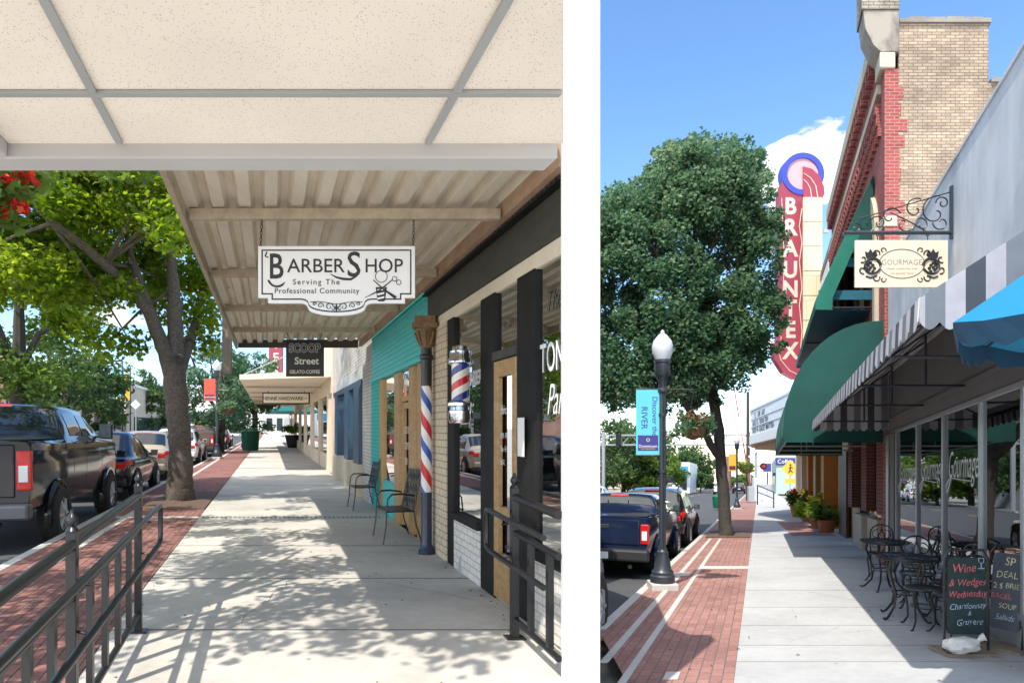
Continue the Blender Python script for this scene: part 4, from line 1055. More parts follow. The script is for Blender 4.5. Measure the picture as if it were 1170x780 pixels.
for sx in (-.30, .34):
    m = MB(); m.tube([(sx, 0, .59), (sx, 0, .66)], .006, 5); m.tube([(sx + a, 0, b) for a, b in arc(0, (.66 + hk) / 2, (hk - .66) / 2, 0, 360, 12)], .006, 5); m.build('hook', BLK, gs)

# ---- red brick building
rb = thing('brick_building', 'tall red brick building with tan brick side wall and weathered stone parapet', 'building', Q, FR, 13, 0)
G0, G1 = 12.8, 22.4; ZR = 9.55; LF = 2.42
# side wall (tan) and its step
MB(Q).box(LF + .27, 4.42, G0, G0 + .35, 0, 10.42).build('side_wall', TANB, rb)
MB(Q).box(4.42, 9, G0, G0 + .35, 0, 9.28).build('side_wall', TANB, rb)
MB(Q).box(LF + .28, 4.46, G0 - .05, G0 + .40, 10.422, 10.50).build('coping', STONE, rb); MB(Q).box(4.46, 9, G0 - .05, G0 + .40, 9.282, 9.36).build('coping', STONE, rb)
m = MB(Q)
for i in range(4): m.box(2.9 + i * .36, 2.9 + i * .36 + .33, G0 - .02, G0 + .3, 10.501, 10.55 - .01 * (i % 2))
m.build('coping_stone', STONE, rb)
# red quoin column with toothed edge
MB(Q).box(LF, LF + .268, G0 - .008, G0 + .35, 0, ZR).build('corner_pier', REDB, rb)
m = MB(Q)
z = 4.6; i = 0
while z < ZR - .3:
    m.box(LF + .2682, LF + .268 + random.choice((.17, .12, .09, .05, .03)), G0 - .008, G0 + .2, z, z + .234); z += .312; i += 1
m.build('toothed_brick', REDB, rb)
MB(Q).box(LF - .03, LF + .24, G0 - .03, G0 + .4, 6.52, 6.72).build('string_course', STONE2, rb, bevel=.01)
MB(Q).box(LF - .10, LF + .20, G0 - .05, G0 + .5, ZR, ZR + .30).build('capital', STONE2, rb, bevel=.02)
m = MB(Q); m.prism([(LF - .08, ZR + .302), (LF + .272, ZR + .302), (LF + .272, 10.65), (LF - .42, 10.65), (LF - .38, 10.3), (LF - .22, 9.98)], G0 - .05, G0 + .55, 'y'); m.build('corbel', streaks('stained stone', (.34, .30, .25), (.15, .135, .115), 2.5, 1.2, .9, .42, .62), rb, bevel=.012)
MB(Q).box(LF - .45, LF + .274, G0 - .07, G0 + .6, 10.652, 12.4).build('parapet_pier', brick('weathered parapet brick', (.36, .31, .24), (.25, .215, .17), (.16, .14, .115), bw=.2, rh=.062, ms=.012, stain=.55, stainscale=1.6), rb)
MB(Q).box(LF - .52, LF + .32, G0 - .12, G0 + .66, 12.402, 12.6).build('pier_cap', STONE, rb, bevel=.02)
# street facade of bays
MB(Q).box(LF + .03, LF + .4, G0 + .352, G1, 3.0, ZR + .6).build('facade', REDB, rb)
MB(Q).box(LF - .15, LF + .3, G0 + .61, G1, 10.35, 10.72).build('cornice', STONE2, rb, bevel=.02)
m = MB(Q); s = G0 + .7
while s < G1 - .2: MB(Q).box(LF - .13, LF + .1, s, s + .12, 10.05, 10.348).build('cornice_bracket', REDB, rb); s += .36
MB(Q).box(LF - .08, LF + .1, G0 + .4, G1, 9.3, 9.48).build('string_course', STONE2, rb)
m = MB(Q)
for s in np.arange(G0 + .45, G1 - .3, .3):
    m = MB(Q).prism([(LF + .05, 8.5), (LF - .05, 8.5), (LF - .05, 8.71), (LF - .08, 8.71), (LF - .08, 8.93), (LF - .11, 8.93), (LF - .11, 9.14), (LF + .05, 9.14)], s, s + .14, 'y'); m.build('corbel_brick', REDB, rb)
MB(Q).box(LF - .10, LF + .1, G0 + .4, G1, 3.0, 3.25).build('string_course', STONE2, rb)
for i, s in enumerate((14.7, 17.6, 20.5)):
    # arched window: surround ring, hood, dark pane
    pa = [(s + .85 * math.cos(R(a)), 6.7 + .85 * math.sin(R(a))) for a in range(0, 181, 12)]
    pb = [(s + 1.12 * math.cos(R(a)), 6.7 + 1.12 * math.sin(R(a))) for a in range(0, 181, 12)]
    n = len(pa); mm = MB(Q)
    for q0, q1 in ((LF - .06, LF + .06),):
        V = [(q0, a, b) for a, b in pa] + [(q0, a, b) for a, b in pb] + [(q1, a, b) for a, b in pa] + [(q1, a, b) for a, b in pb]
        fs_ = []
        for j in range(n - 1): fs_ += [(j, j + 1, n + j + 1, n + j), (2 * n + j, 3 * n + j, 3 * n + j + 1, 2 * n + j + 1), (n + j, n + j + 1, 3 * n + j + 1, 3 * n + j), (j, 2 * n + j, 2 * n + j + 1, j + 1)]
        mm.add(V, fs_)
    mm.box(LF - .06, LF + .06, s - 1.12, s - .85, 4.3, 6.7); mm.box(LF - .06, LF + .06, s + .85, s + 1.12, 4.3, 6.7); mm.box(LF - .12, LF + .06, s - 1.2, s + 1.2, 4.1, 4.298)
    w = mm.build('window', STONE2, rb)
    MB(Q).prism([(s - .85, 4.3)] + [(s + .85, 4.3)] + pa[1:-1] , LF + .0, LF + .026, 'x').build('pane', SKYGLASS, w)
    MB(Q).box(LF - .03, LF - .001, s - .03, s + .03, 4.3, 7.5).build('frame', CREAM, w)
# ground floor piers
for s in (12.95, 15.0, 17.3):
    p_ = MB(Q).box(LF, LF + .45, s, s + .75, .95, 3.0).build('brick_pier', REDB2, rb)
    MB(Q).box(LF - .06, LF + .5, s - .06, s + .81, 0, .90).build('stone_base', STONE2, p_, bevel=.02)
    MB(Q).box(LF - .09, LF + .52, s - .09, s + .84, .902, .948).build('base_cap', STONE2, p_, bevel=.008)
MB(Q).box(LF + .02, LF + .4, 13.77, 14.94, 0, .82).build('window_base', STONE2, rb); MB(Q).box(LF + .02, LF + .4, 15.82, 17.2, 0, .82).build('window_base', STONE2, rb)
MB(Q).box(LF + .2, LF + .21, 13.7, 15.0, .82, 3).build('window', SKYGLASS, rb); MB(Q).box(LF + .2, LF + .21, 15.75, 17.3, .82, 3).build('window', SKYGLASS, rb)
MB(Q).box(LF + .25, LF + .3, 18.05, 22.3, 0, 3).build('door_recess', PANEL, rb)
dd = MB(Q).box(LF + .1, LF + .2, 19.2, 20.9, 0, 2.5).build('door', M('brown door', (.10, .055, .035), .5, 0, .2, 4), rb)
MB(Q).box(LF + .08, LF + .1, 19.35, 20.0, .4, 2.3).build('pane', SKYGLASS, dd); MB(Q).box(LF + .08, LF + .1, 20.15, 20.8, .4, 2.3).build('pane', SKYGLASS, dd)
MB(Q).box(LF + .4, 9, G0 + .36, G1, 9.2, 9.3).build('roof', STONE, rb)
MB(Q).box(LF + .4, LF + .8, G1 - .3, G1, 0, 10.4).build('rear_corner', REDB, rb)
# ---- green awnings
ga = thing('rounded_awning', 'bottle green rounded awning above the brick piers of the red building', 'awning', Q, LF, 15, 0)
def qc(n=12): return [(LF - 1.93 * math.sin(R(90 * (1 - i / n))) ** .95 if i < n else LF, 2.62 + 2.12 * math.sin(R(90 * i / n))) for i in range(n + 1)]
pr_ = [(LF - 1.93, 2.38)] + qc()
m = MB(Q); n = len(pr_)
V = []; NSEG = 24
for k in range(NSEG + 1):
    sg_ = .045 * abs(math.sin(math.pi * k / 8)) + random.uniform(0, .012)
    for i, (a, b) in enumerate(pr_):
        w_ = math.sin(math.pi * min(1, i / (n - 1))); V.append((a + sg_ * w_ * .7, 12.95 + 6.35 * k / NSEG, b - sg_ * w_ * .7))
m.add(V, [(k * n + i, k * n + i + 1, (k + 1) * n + i + 1, (k + 1) * n + i) for k in range(NSEG) for i in range(n - 1)]); m.build('front_canvas', GREEN_LIT, ga, smooth=True, solid=.008)
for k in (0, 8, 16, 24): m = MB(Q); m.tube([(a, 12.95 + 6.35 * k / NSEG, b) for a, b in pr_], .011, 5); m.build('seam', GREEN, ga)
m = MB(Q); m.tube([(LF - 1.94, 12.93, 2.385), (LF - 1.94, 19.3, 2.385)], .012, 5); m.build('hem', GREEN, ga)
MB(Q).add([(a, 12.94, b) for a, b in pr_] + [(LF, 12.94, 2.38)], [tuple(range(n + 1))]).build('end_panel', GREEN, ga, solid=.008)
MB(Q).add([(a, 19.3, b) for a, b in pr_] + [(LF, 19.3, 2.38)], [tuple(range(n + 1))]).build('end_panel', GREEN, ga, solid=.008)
m = MB(Q)
for s in (12.98, 15, 17, 19.2): m.tube([(LF - 1.88, s, 2.42), (LF, s, 2.42)], .02, 6); m.tube([(LF - 1.2, s, 2.42), (LF - 1.2, s, 3.6)], .014, 6)
m.tube([(LF - 1.88, 12.98, 2.42), (LF - 1.88, 19.2, 2.42)], .02, 6); m.build('awning_frame', GREYST, ga)
gb = thing('peaked_awning', 'steep bottle green awning high on the red brick facade over arched windows', 'awning', Q, LF, 16, 0)
o_, zt_, zb_ = 1.2, 8.1, 5.25
m = MB(Q); m.poly((LF, 14.05, zt_), (LF, 21.5, zt_), (o_, 21.5, zb_ + .2), (o_, 14.05, zb_ + .2)); m.poly((o_, 14.05, zb_ + .2), (o_, 21.5, zb_ + .2), (o_, 21.5, zb_), (o_, 14.05, zb_)); m.build('front_canvas', GREEN_LIT, gb, solid=.008)
m = MB(Q); lm = lambda z: o_ + (LF - o_) * (z - zb_ - .2) / (zt_ - zb_ - .2)
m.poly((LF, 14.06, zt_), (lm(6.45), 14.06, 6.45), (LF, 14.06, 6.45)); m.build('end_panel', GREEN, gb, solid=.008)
m = MB(Q); m.poly((lm(6.92), 14.05, 6.92), (lm(zb_ + .2), 14.05, zb_ + .2), (o_, 14.05, zb_), (o_ + .34, 14.05, zb_), (lm(zb_ + .2) + .36, 14.05, zb_ + .25), (lm(6.92) + .30, 14.05, 6.92)); m.build('end_wing', GREEN_LIT, gb, solid=.008)
m = MB(Q)
for z in (6.2, 5.5): m.box(lm(z) + .05, LF, 14.2, 14.22, z, z + .2)
m.build('end_flap', M('teal shade cloth', (.015, .11, .16), .8), gb)
m = MB(Q)
for s in (14.1, 17.7, 21.4): m.tube([(o_ + .03, s, zb_ + .05), (LF, s, zb_ + .05)], .02, 6); m.tube([(o_ + .03, s, zb_ + .15), (LF, s, zt_ - .05)], .02, 6)
m.build('awning_frame', LGREY, gb)
MB(Q).poly((o_ + .02, 14.3, zb_ + .06), (LF, 14.3, zb_ + .06), (LF, 21.4, zb_ + .06), (o_ + .02, 21.4, zb_ + .06)).build('lining', NBLUE, gb, solid=.006)

# ---- theatre
th = thing('theatre', 'cream theatre building with a block pylon and white marquee canopy', 'building', Q, FR, 27, 0)
MB(Q).box(FR + .02, 9, 22.45, 46, 3.6, 9.6).build('upper_wall', BEIGE, th)
MB(Q).box(FR - .05, FR + .6, 22.45, 46, 9.602, 9.85).build('parapet', STONE, th)
MB(Q).box(FR - .12, FR + .3, 22.6, 26.2, 4.5, 9.2).build('panel', WHT, th)
m = MB(Q)
for i in range(8): m.box(1.76, 2.52, 26.4, 28.6, 5.1 + i * .98, 5.1 + i * .98 + .955)
m.build('pylon', brick('pylon block', (.72, .60, .42), (.70, .58, .41), (.5, .4, .28), bw=.76, rh=.98, ms=.012, stain=.05), th, bevel=.01)
for a, mat in ((23.2, ORNG), (26.6, OCHRE), (30.5, ORNG), (35, BEIGE), (40, BEIGE)): MB(Q).box(FR - .22, FR + .4, a, a + 1.0, 0, 3.4).build('pier', mat, th, bevel=.01)
MB(Q).box(FR + .5, FR + .55, 22.45, 46, 0, 3.6).build('recess_wall', M('peach lobby wall', (.60, .40, .24), .7, 0, .1, 1), th)
for a in (24.5, 28, 32): dd = MB(Q).box(FR + .4, FR + .5, a, a + 1.7, 0, 2.4).build('door', M('lobby door', (.13, .06, .03), .4), th); MB(Q).box(FR + .38, FR + .4, a + .2, a + 1.5, .3, 2.2).build('pane', SKYGLASS, dd)
MB(Q).box(FR - .21, FR - .19, 23.9, 24.1, 1.3, 1.6).build('plaque', BLK, th)
mq = thing('theatre_marquee', 'white wedge shaped theatre marquee with rows of black letters on its side', 'marquee', Q, 1.0, 28, 0)
pl_ = [(-.36, 30.8), (1.29, 24.0), (2.44, 22.9), (2.44, 40), (-.36, 33)]
MB(Q).prism(pl_, 3.75, 4.88, 'z').build('letter_board', M('milky board', (.72, .76, .8), .4, 0, .04, 2), mq)
def grow(e): cx, cy = 1.3, 30; return [((a - cx) * (1 + e) + cx, (b - cy) * (1 + e * .3) + cy) if a < 2.4 else (a, b) for a, b in pl_]
MB(Q).prism(grow(.03), 4.882, 4.98, 'z').build('top_edge', WHT, mq)
MB(Q).prism(grow(.05), 3.36, 3.748, 'z').build('lower_band', WHT, mq)
MB(Q).prism([(a, b) for a, b in grow(.0)], 3.32, 3.358, 'z').build('soffit', M('peach soffit', (.62, .46, .30), .7, 0, .05, 2), mq)
MB(Q).prism([(-.2, 30.9), (1.3, 24.9), (2.4, 24), (2.4, 36), (-.2, 32.6)], 3.22, 3.319, 'z').build('soffit_step', M('tan soffit', (.5, .36, .22), .7), mq)
A_, B_ = Vector((-.36, 30.8)), Vector((1.29, 24.0)); D_ = (B_ - A_).normalized(); Nn = Vector((-D_.y, D_.x)); Nn = Nn if Nn.x < 0 else -Nn
def mqf(a0, z0):
    def f(x, y):
        p2 = A_ + D_ * (a0 + x) + Nn * .012
        return Q.p(p2.x, p2.y, z0 + y) - mq.location
    return f
for t_, a0, z0, sz in (('1 2    LIFE   ART', .6, 4.52, .30), ('AUG 12 - TEXAS TEN', .35, 4.18, .30), ('NOV 9 - KACEY MATTEA', .35, 3.84, .34)): text(t_, sz, INK, mq, mqf(a0, z0), align='LEFT', xs=1.0, bold=.006)
m = MB(Q)
for z in (4.12, 4.46): 
    a, b = A_ + Nn * .01, B_ + Nn * .01
    m.tube([(a.x, a.y, z), (b.x, b.y, z)], .012, 4)
m.build('letter_rail', GREYST, mq)
# ---- vertical blade sign
bl = thing('blade_sign', 'tall raspberry Brauntex blade sign topped by a blue ring on the theatre pylon', 'sign', Q, *qp(887, 435, 27.0))
u = 27.0 / F     # metres per photo pixel at that distance
def bp_(x, y): return ((x - 887) * u, (435 - y) * u)
pts = [bp_(*p) for p in ((888, 222), (893, 208), (905, 222), (917, 226), (917, 434), (905, 433), (893, 426), (884, 412), (881, 398), (883, 392), (887, 392))]
MB().prism(pts, -.18, .18, 'y').build('panel', SIGNRED, bl)
m = MB(); ln = [bp_(*p) for p in ((914, 240), (911, 260), (914, 280), (911, 300), (914, 330), (911, 350), (914, 380), (912, 405), (914, 424))]
m.tube([(a, -.19, b) for a, b in ln], .02, 5); m.tube([(a, -.19, b) for a, b in [bp_(*p) for p in ((886, 396), (890, 412), (900, 424), (912, 430))]], .02, 5); m.tube([(a, -.19, b) for a, b in [bp_(*p) for p in ((891, 228), (894, 300), (890, 390))]], .015, 5)
m.build('neon_tube', BULB, bl)
for chx, y in zip('BRAUNTEX', (237, 261, 285, 309, 331, 353, 377, 401)):
    a, b = bp_(901, y + 9); text(chx, .92, BULB, bl, (lambda a, b: (lambda x, y: (a + x, -.185, b + y)))(a, b), name='letter', bold=.03, xs=.9)
cx, cz_ = bp_(915, 201); n = 36
m = MB(); ro, ri = 24 * u, 18 * u
V = []; 
for yy in (-.22, .22):
    for rr in (ro, ri): V += [(cx + rr * math.cos(2 * math.pi * j / n), yy, cz_ + rr * math.sin(2 * math.pi * j / n)) for j in range(n)]
fs_ = []
for j in range(n):
    k = (j + 1) % n
    fs_ += [(j, k, n + k, n + j), (2 * n + j, 3 * n + j, 3 * n + k, 2 * n + k), (j, 2 * n + j, 2 * n + k, k), (n + j, n + k, 3 * n + k, 3 * n + j)]
m.add(V, fs_).build('ring', SIGNBLUE, bl)
m = MB(); m.disc((cx, -.16, cz_), ri - .003, 'y', 36, .32); m.build('disc', SIGNPINK, bl)
x0, z0 = bp_(915, 229)
fan = [(x0, z0), (x0, z0 + 36 * u)] + [(x0 + 24 * u * math.sin(R(a)), z0 + 6 * u + 30 * u * math.cos(R(a))) for a in (25, 50, 75, 90)] + [(x0 + 22 * u, z0)]
MB().prism(fan, -.24, -.165, 'y').build('fan', SIGNRED, bl)
m = MB()
for rr in (9, 16): m.tube([(x0, -.25, z0 + (rr + 12) * u)] + [(x0 + rr * u * math.sin(R(a)), -.25, z0 + 2 * u + (rr + 8) * u * math.cos(R(a))) for a in (30, 60, 90)] + [(x0 + rr * u, -.25, z0)], .02, 5)
m.build('fan_line', BULB, bl)
MB().box(.9, 2.1, -.06, .06, 1.0, 1.15).box(.9, 2.1, -.06, .06, 6.0, 6.15).build('support_arm', GREYST, bl)
# ---- further right buildings
pg = thing('pale_green_building', 'pale green two storey building with sign boards beyond the crossing', 'building', Q, 2.6, 95, 0)
MB(Q).box(2.4, 12, 92, 125, 0, 5.2).build('wall', PALEG, pg)
MB(Q).box(2.3, 5, 91.8, 91.98, 4.0, 5.0).build('sign_board', PURP, pg); MB(Q).box(2.0, 2.38, 95, 99, 2.6, 3.0).build('awning', NAVY, pg)
for s in (100, 108, 116): MB(Q).box(2.36, 2.41, s, s + 3, .8, 2.6).build('window', SKYGLASS, pg)
text('Coffee', .8, WL, pg, lambda x, y: Q.p(3.65 + x, 91.75, 4.25 + y) - pg.location)
ps = thing('pole_sign', 'dark board over white board on a pole at the pavement end', 'sign', Q, *qp(876, 566, 80)[:2], 0)
MB(Q).box(.5, 1.5, 80, 80.15, 2.9, 3.9).build('board', PURP, ps); MB(Q).box(.5, 1.5, 80, 80.15, 1.4, 2.8).build('board', WHT, ps); MB(Q).box(.95, 1.1, 80, 80.1, 0, 2.9).build('pole', GREYST, ps)
tb = thing('turquoise_awning_shop', 'low white shop with turquoise awning across the far street', 'shop building', Q, -12, 100, 0)
MB(Q).box(-18, -10.2, 98, 110, 0, 4.6).build('wall', WHT, tb)
MB(Q).prism([(97.0, 2.6), (98, 4.0), (98, 2.6)], -13.8, -10.4, 'x').build('awning', CYAN, tb)
MB(Q).box(-14, -10.6, 97.95, 98.02, .5, 2.5).build('window', SKYGLASS, tb)
MB(Q).box(-14.2, -12.4, 97.2, 97.4, 4.7, 5.9).build('sign_board', CYAN, tb)
ob = thing('far_brick_block', 'small far orange brick block behind the turquoise awning shop', 'building', Q, -6, 150, 0)
MB(Q).box(-8.8, -6.6, 150, 160, 0, 7.5).build('wall', FBRICK, ob); MB(Q).box(-8.4, -7.6, 149.9, 150.05, 3, 4.6).build('window', SKYGLASS, ob)
wf = thing('far_white_building', 'distant white building across the left side of the right street', 'building', Q, -30, 170, 0)
MB(Q).box(-45, -22, 170, 182, 0, 5).build('wall', BEIGE, wf); MB(Q).box(-40, -36, 169.9, 170.05, 1, 3).build('window', SKYGLASS, wf)

# ---- street lamp builder
def lamp(label, st, lat, s, h=3.86, sc=1.0, grp='acorn street lamps'):
    t = thing('street_lamp', label, 'street lamp', st, lat, s, 0, group=grp)
    k = h / 3.86
    MB().box(-.2 * k, .2 * k, -.2 * k, .2 * k, -.02, .10).build('footing', CURB, t, bevel=.015)
    m = MB(); m.lathe([(.185 * k, .10), (.185 * k, .20 * k), (.165 * k, .22 * k), (.165 * k, .26 * k), (.13 * k, .30 * k), (.115 * k, .40 * k), (.085 * k, .48 * k), (.085 * k, .56 * k), (.06 * k, .58 * k), (.055 * k, .6 * k)], n=24)
    m.build('base', LGREY, t, smooth=True)
    m = MB(); pf = []
    for j in range(16):
        m_r = .053 * k if j % 2 == 0 else .045 * k; pf.append((m_r * math.cos(2 * math.pi * j / 16), m_r * math.sin(2 * math.pi * j / 16)))
    m.prism(pf, .58 * k, 2.95 * k, 'z')
    m.lathe([(.062 * k, 1.75 * k), (.062 * k, 1.79 * k)], n=16); m.lathe([(.062 * k, 2.6 * k), (.062 * k, 2.64 * k)], n=16); m.build('pole', LGREY, t)
    m = MB(); m.lathe([(.05 * k, 2.95 * k), (.075 * k, 2.97 * k), (.075 * k, 3.0 * k), (.055 * k, 3.02 * k), (.06 * k, 3.12 * k), (.10 * k, 3.2 * k), (.115 * k, 3.22 * k), (.115 * k, 3.4 * k), (.13 * k, 3.41 * k), (.13 * k, 3.45 * k)], n=20); m.build('fitter', LGREY, t, smooth=True)
    m = MB(); m.lathe([(.105 * k, 3.45 * k), (.15 * k, 3.56 * k), (.158 * k, 3.66 * k), (.135 * k, 3.74 * k), (.125 * k, 3.75 * k), (.07 * k, 3.82 * k), (.03 * k, 3.85 * k), (.03 * k, 3.88 * k), (.0, 3.91 * k)], n=24, cap=False); m.build('globe', LAMPG, t, smooth=True)
    return t
def banner(label, st, lat, s, x0, x1, z0, z1, mat, panel, words=(), grp='lamp post banners'):
    t = thing('banner', label, 'banner', st, lat, s, 0, group=grp)
    w = abs(x1 - x0); cx = (x0 + x1) / 2
    MB().box(x0, x1, -.006, .006, z0, z1).build('cloth', mat, t)
    MB().tube([(0, 0, z1 + .01), (x0 if abs(x0) > abs(x1) else x1, 0, z1 + .01)], .012, 6).tube([(0, 0, z0 - .01), (x0 if abs(x0) > abs(x1) else x1, 0, z0 - .01)], .012, 6).build('banner_arm', LGREY, t)
    if panel: MB().box(x0 + w * .07, x1 - w * .07, -.0075, .0075, z0 + (z1 - z0) * .06, z0 + (z1 - z0) * .30).build('emblem_panel', panel, t, bevel=.003)
    for body, size, x, z, rot, m_ in words:
        if rot: text(body, size, m_, t, (lambda x, z: (lambda a, b: (x + b, -.0085, z - a)))(x, z), align='LEFT')
        else: text(body, size, m_, t, (lambda x, z: (lambda a, b: (x + a, -.0085, z + b)))(x, z))
    return t
lamp('tall dark street lamp with frosted acorn globe beside the parked dark blue pickup', Q, -1.455, 10.05)
banner('turquoise Discover the River banner on the lamp beside the blue pickup', Q, -1.455, 10.05, -.40, -.04, 2.02, 3.0, TQB, PURP,
       [('Discover the', .115, -.155, 2.90, 1, PURP), ('RIVER', .135, -.32, 2.75, 1, PURP), ('Downtown', .062, -.22, 2.13, 0, WHT), ('NEW BRAUNFELS', .028, -.22, 2.10, 0, YBAN), ('O', .07, -.22, 2.22, 0, WHT)])
def basket(label, st, lat, s, z, r, mats, hang, dx=0.):
    t = thing('hanging_basket', label, 'flower basket', st, lat, s, z, group='hanging flower baskets')
    m = MB(); m.lathe([(.03, -.18 * r / .3), (r * .5, -.12 * r / .3), (r * .62, 0)], n=14); m.build('basket', M('coir', (.12, .07, .035), .95, 0, .3, 12) if 'coir' not in bpy.data.materials else bpy.data.materials['coir'], t)
    m = MB()
    for a in range(3): m.tube([(r * .6 * math.cos(a * 2.09), r * .6 * math.sin(a * 2.09), 0), (0, 0, hang)], .005, 4)
    if dx: m.tube([(0, 0, hang), (dx, 0, hang + .02)], .014, 6)
    m.build('hanger', BLK, t)
    cl_ = []
    for i in range(16):
        a = random.uniform(0, 6.28); q = random.uniform(.2, .8) * r
        cl_.append(((q * math.cos(a), q * math.sin(a), random.uniform(-.25, .35) * r), (r * .42, r * .42, r * .36), 45))
    leaves('foliage', mats[0], t, cl_, .07 * max(1, r / .40), LEAF)
    if len(mats) > 1: leaves('flowers', mats[1], t, [((random.uniform(-.6, .6) * r, random.uniform(-.6, .6) * r, random.uniform(.25, .75) * r), (r * .25,) * 3, 22) for i in range(8)], .06, LEAF)
basket('bushy hanging basket with rusty pink blooms on the lamp by the leaning trunk', Q, *qp(792, 487, 10.05), .34, [LEAF2, leafmat('rusty blooms', (.10, .10, .03), (.22, .12, .06), (.3, .2, .09), .3)], .55, -.47)
lamp('distant street lamp carrying a yellow banner past the leaning tree', Q, *qp(842, 570, 40)[:2], 4.4)
banner('yellow banner on the distant lamp past the leaning tree', Q, *qp(842, 570, 40)[:2], -.50, -.05, 2.3, 3.3, YBAN, MAROON)
basket('round hanging basket of yellow flowers near the rail crossing mast', Q, *qp(852, 534, 52), .85, [LEAF3, YEL], .7, -.7)
# ---- crossing gantry, gate arm, utility pole
gt = thing('signal_gantry', 'pale grey steel signal gantry spanning the right street', 'gantry', Q, -8, 62, 0)
zt_, zb_ = qp(780, 497, 62)[2], qp(780, 508, 62)[2]
m = MB(Q); X0, X1 = -15.5, -.9
for z in (zt_, zb_): m.box(X0, X1, 61.9, 62.1, z - .07, z + .07)
m.build('chord', GREYST, gt)
m = MB(Q); x = X0; i = 0
while x < X1 - .5:
    m.tube([(x, 62, zb_ if i % 2 else zt_), (x + .9, 62, zt_ if i % 2 else zb_)], .04, 4); x += .9; i += 1
m.build('truss_web', GREYST, gt)
MB(Q).box(-1.05, -.75, 61.85, 62.15, 0, zt_ + .3).build('mast', GREYST, gt)
MB(Q).box(-14.6, -14.35, 61.85, 62.15, 0, zt_ + .3).build('mast', GREYST, gt)
for x in (-13, -10.6): 
    sgn = MB(Q).box(x - .25, x + .25, 61.6, 61.8, zb_ - .1, zt_ + .1).build('signal_head', BLK, gt); MB(Q).disc((x, 61.55, zb_ + .3), .15, 'y', 12, .04).build('lamp', TLRED, sgn)
up = thing('utility_pole', 'dark wooden utility pole behind the theatre marquee corner', 'pole', Q, *qp(854.5, 575, 58)[:2], 0)
MB().tube([(0, 0, 0), (0, 0, 9.5)], [.17, .12], 10).build('pole', BARK2, up)
ca = thing('crossing_gate', 'raised red and white crossing gate arm leaning beside the utility pole', 'crossing gate', Q, *qp(858, 573, 55)[:2], 0)
a_ = qp(858, 560, 55); b_ = qp(837, 432, 55); dx, dz = b_[0] - a_[0], b_[2] - a_[2]
arm = MB(); arm.tube([(0, 0, a_[2]), (dx, 0, b_[2])], [.07, .04], 6); arm.build('gate_arm', stripes('gate stripes', [(0, (.6, .5, .46)), (.3, (.36, .06, .05))], 1.0, 'u'), ca)
MB().box(-.25, .25, -.2, .2, 0, 1.3).build('gate_housing', GREYST, ca, bevel=.03)
rs = thing('crossing_signal', 'grey rail crossing mast with crossbuck and two dark lamps', 'crossing signal', Q, *qp(864, 572, 57)[:2], 0)
MB().tube([(0, 0, 0), (0, 0, 5.2)], .12, 10).build('mast', GREYST, rs)
for sg_ in (-1, 1):
    MB().prism([(-.75, 4.3 - .45 * sg_), (-.70, 4.18 - .45 * sg_), (.75, 4.3 + .45 * sg_), (.70, 4.42 + .45 * sg_)], -.16 - .03 * sg_, -.14 - .03 * sg_, 'y').build('crossbuck_arm', WHT, rs)
    MB().disc((.55 * sg_, -.2, 3.0), .3, 'y', 18, .06).build('backing', BLK, rs); MB().disc((.55 * sg_, -.26, 3.0), .13, 'y', 14, .05).build('lamp', TLRED, rs)
MB().box(-.55, .55, -.05, .05, 2.95, 3.05).build('lamp_arm', GREYST, rs); MB().box(-.3, .3, -.25, .25, 0, 2.0).build('relay_box', M('pale box', (.55, .57, .58), .5), rs, bevel=.03)
py = thing('warning_sign', 'yellow pedestrian crossing sign on a post at the far kerb', 'sign', Q, *qp(903, 568, 70)[:2], 0)
z = qp(903, 535, 70)[2]
MB().prism([(-.95, z), (0, z + .95), (.95, z), (0, z - .95)], -.03, .0, 'y').build('diamond', YBAN, py); MB().box(-.05, .05, .01, .08, 0, z).build('post', GREYST, py)
m = MB(); m.disc((0, -.04, z + .38), .11, 'y', 10, .008); m.tube([(0, -.04, z + .25), (-.03, -.04, z - .1), (-.2, -.04, z - .45)], .06, 5); m.tube([(-.03, -.04, z - .1), (.2, -.04, z - .42)], .05, 5); m.tube([(-.22, -.04, z + .0), (0, -.04, z + .2), (.25, -.04, z)], .04, 5); m.build('walking_figure', INK, py)
MB().box(-.6, .6, -.03, 0, z - 1.6, z - 1.05).build('plate', YBAN, py)
hr = thing('handrail', 'short black hand rail beside the pavement ramp near the flower pots', 'handrail', Q, *qp(884, 580, 42)[:2], 0)
m = MB(); m.tube([(0, 0, 0), (0, 0, 1.0), (-.1, 2.5, 1.3), (-.1, 2.5, 0)], .04, 8); m.tube([(0, 0, .6), (-.1, 2.5, .85)], .03, 6); m.build('rail', BLK, hr)
for lab, st, q, h in (('dark green litter bin behind the leaning street tree', Q, qp(820, 581, 42), .85), ('dark green litter bin on the left pavement under the far lamp', L, lp(286, 514, 46), 1.55)):
    t = thing('litter_bin', lab, 'litter bin', st, q[0], q[1], 0, group='dark green litter bins'); k = h / 1.0
    m = MB(); m.lathe([(.30 * k, 0), (.33 * k, .05 * k), (.36 * k, .78 * k)], n=20); m.build('body', TCAN, t, smooth=True)
    m = MB(); m.lathe([(.38 * k, .781 * k), (.39 * k, .84 * k), (.30 * k, .93 * k), (.1 * k, 1.0 * k)], n=20); m.build('lid', TCAN, t, smooth=True)
    m = MB()
    for a in range(20): m.tube([(.335 * k * math.cos(a * .314), .335 * k * math.sin(a * .314), .05 * k), (.375 * k * math.cos(a * .314), .375 * k * math.sin(a * .314), .78 * k)], .012, 4)
    m.build('slats', TCAN, t)

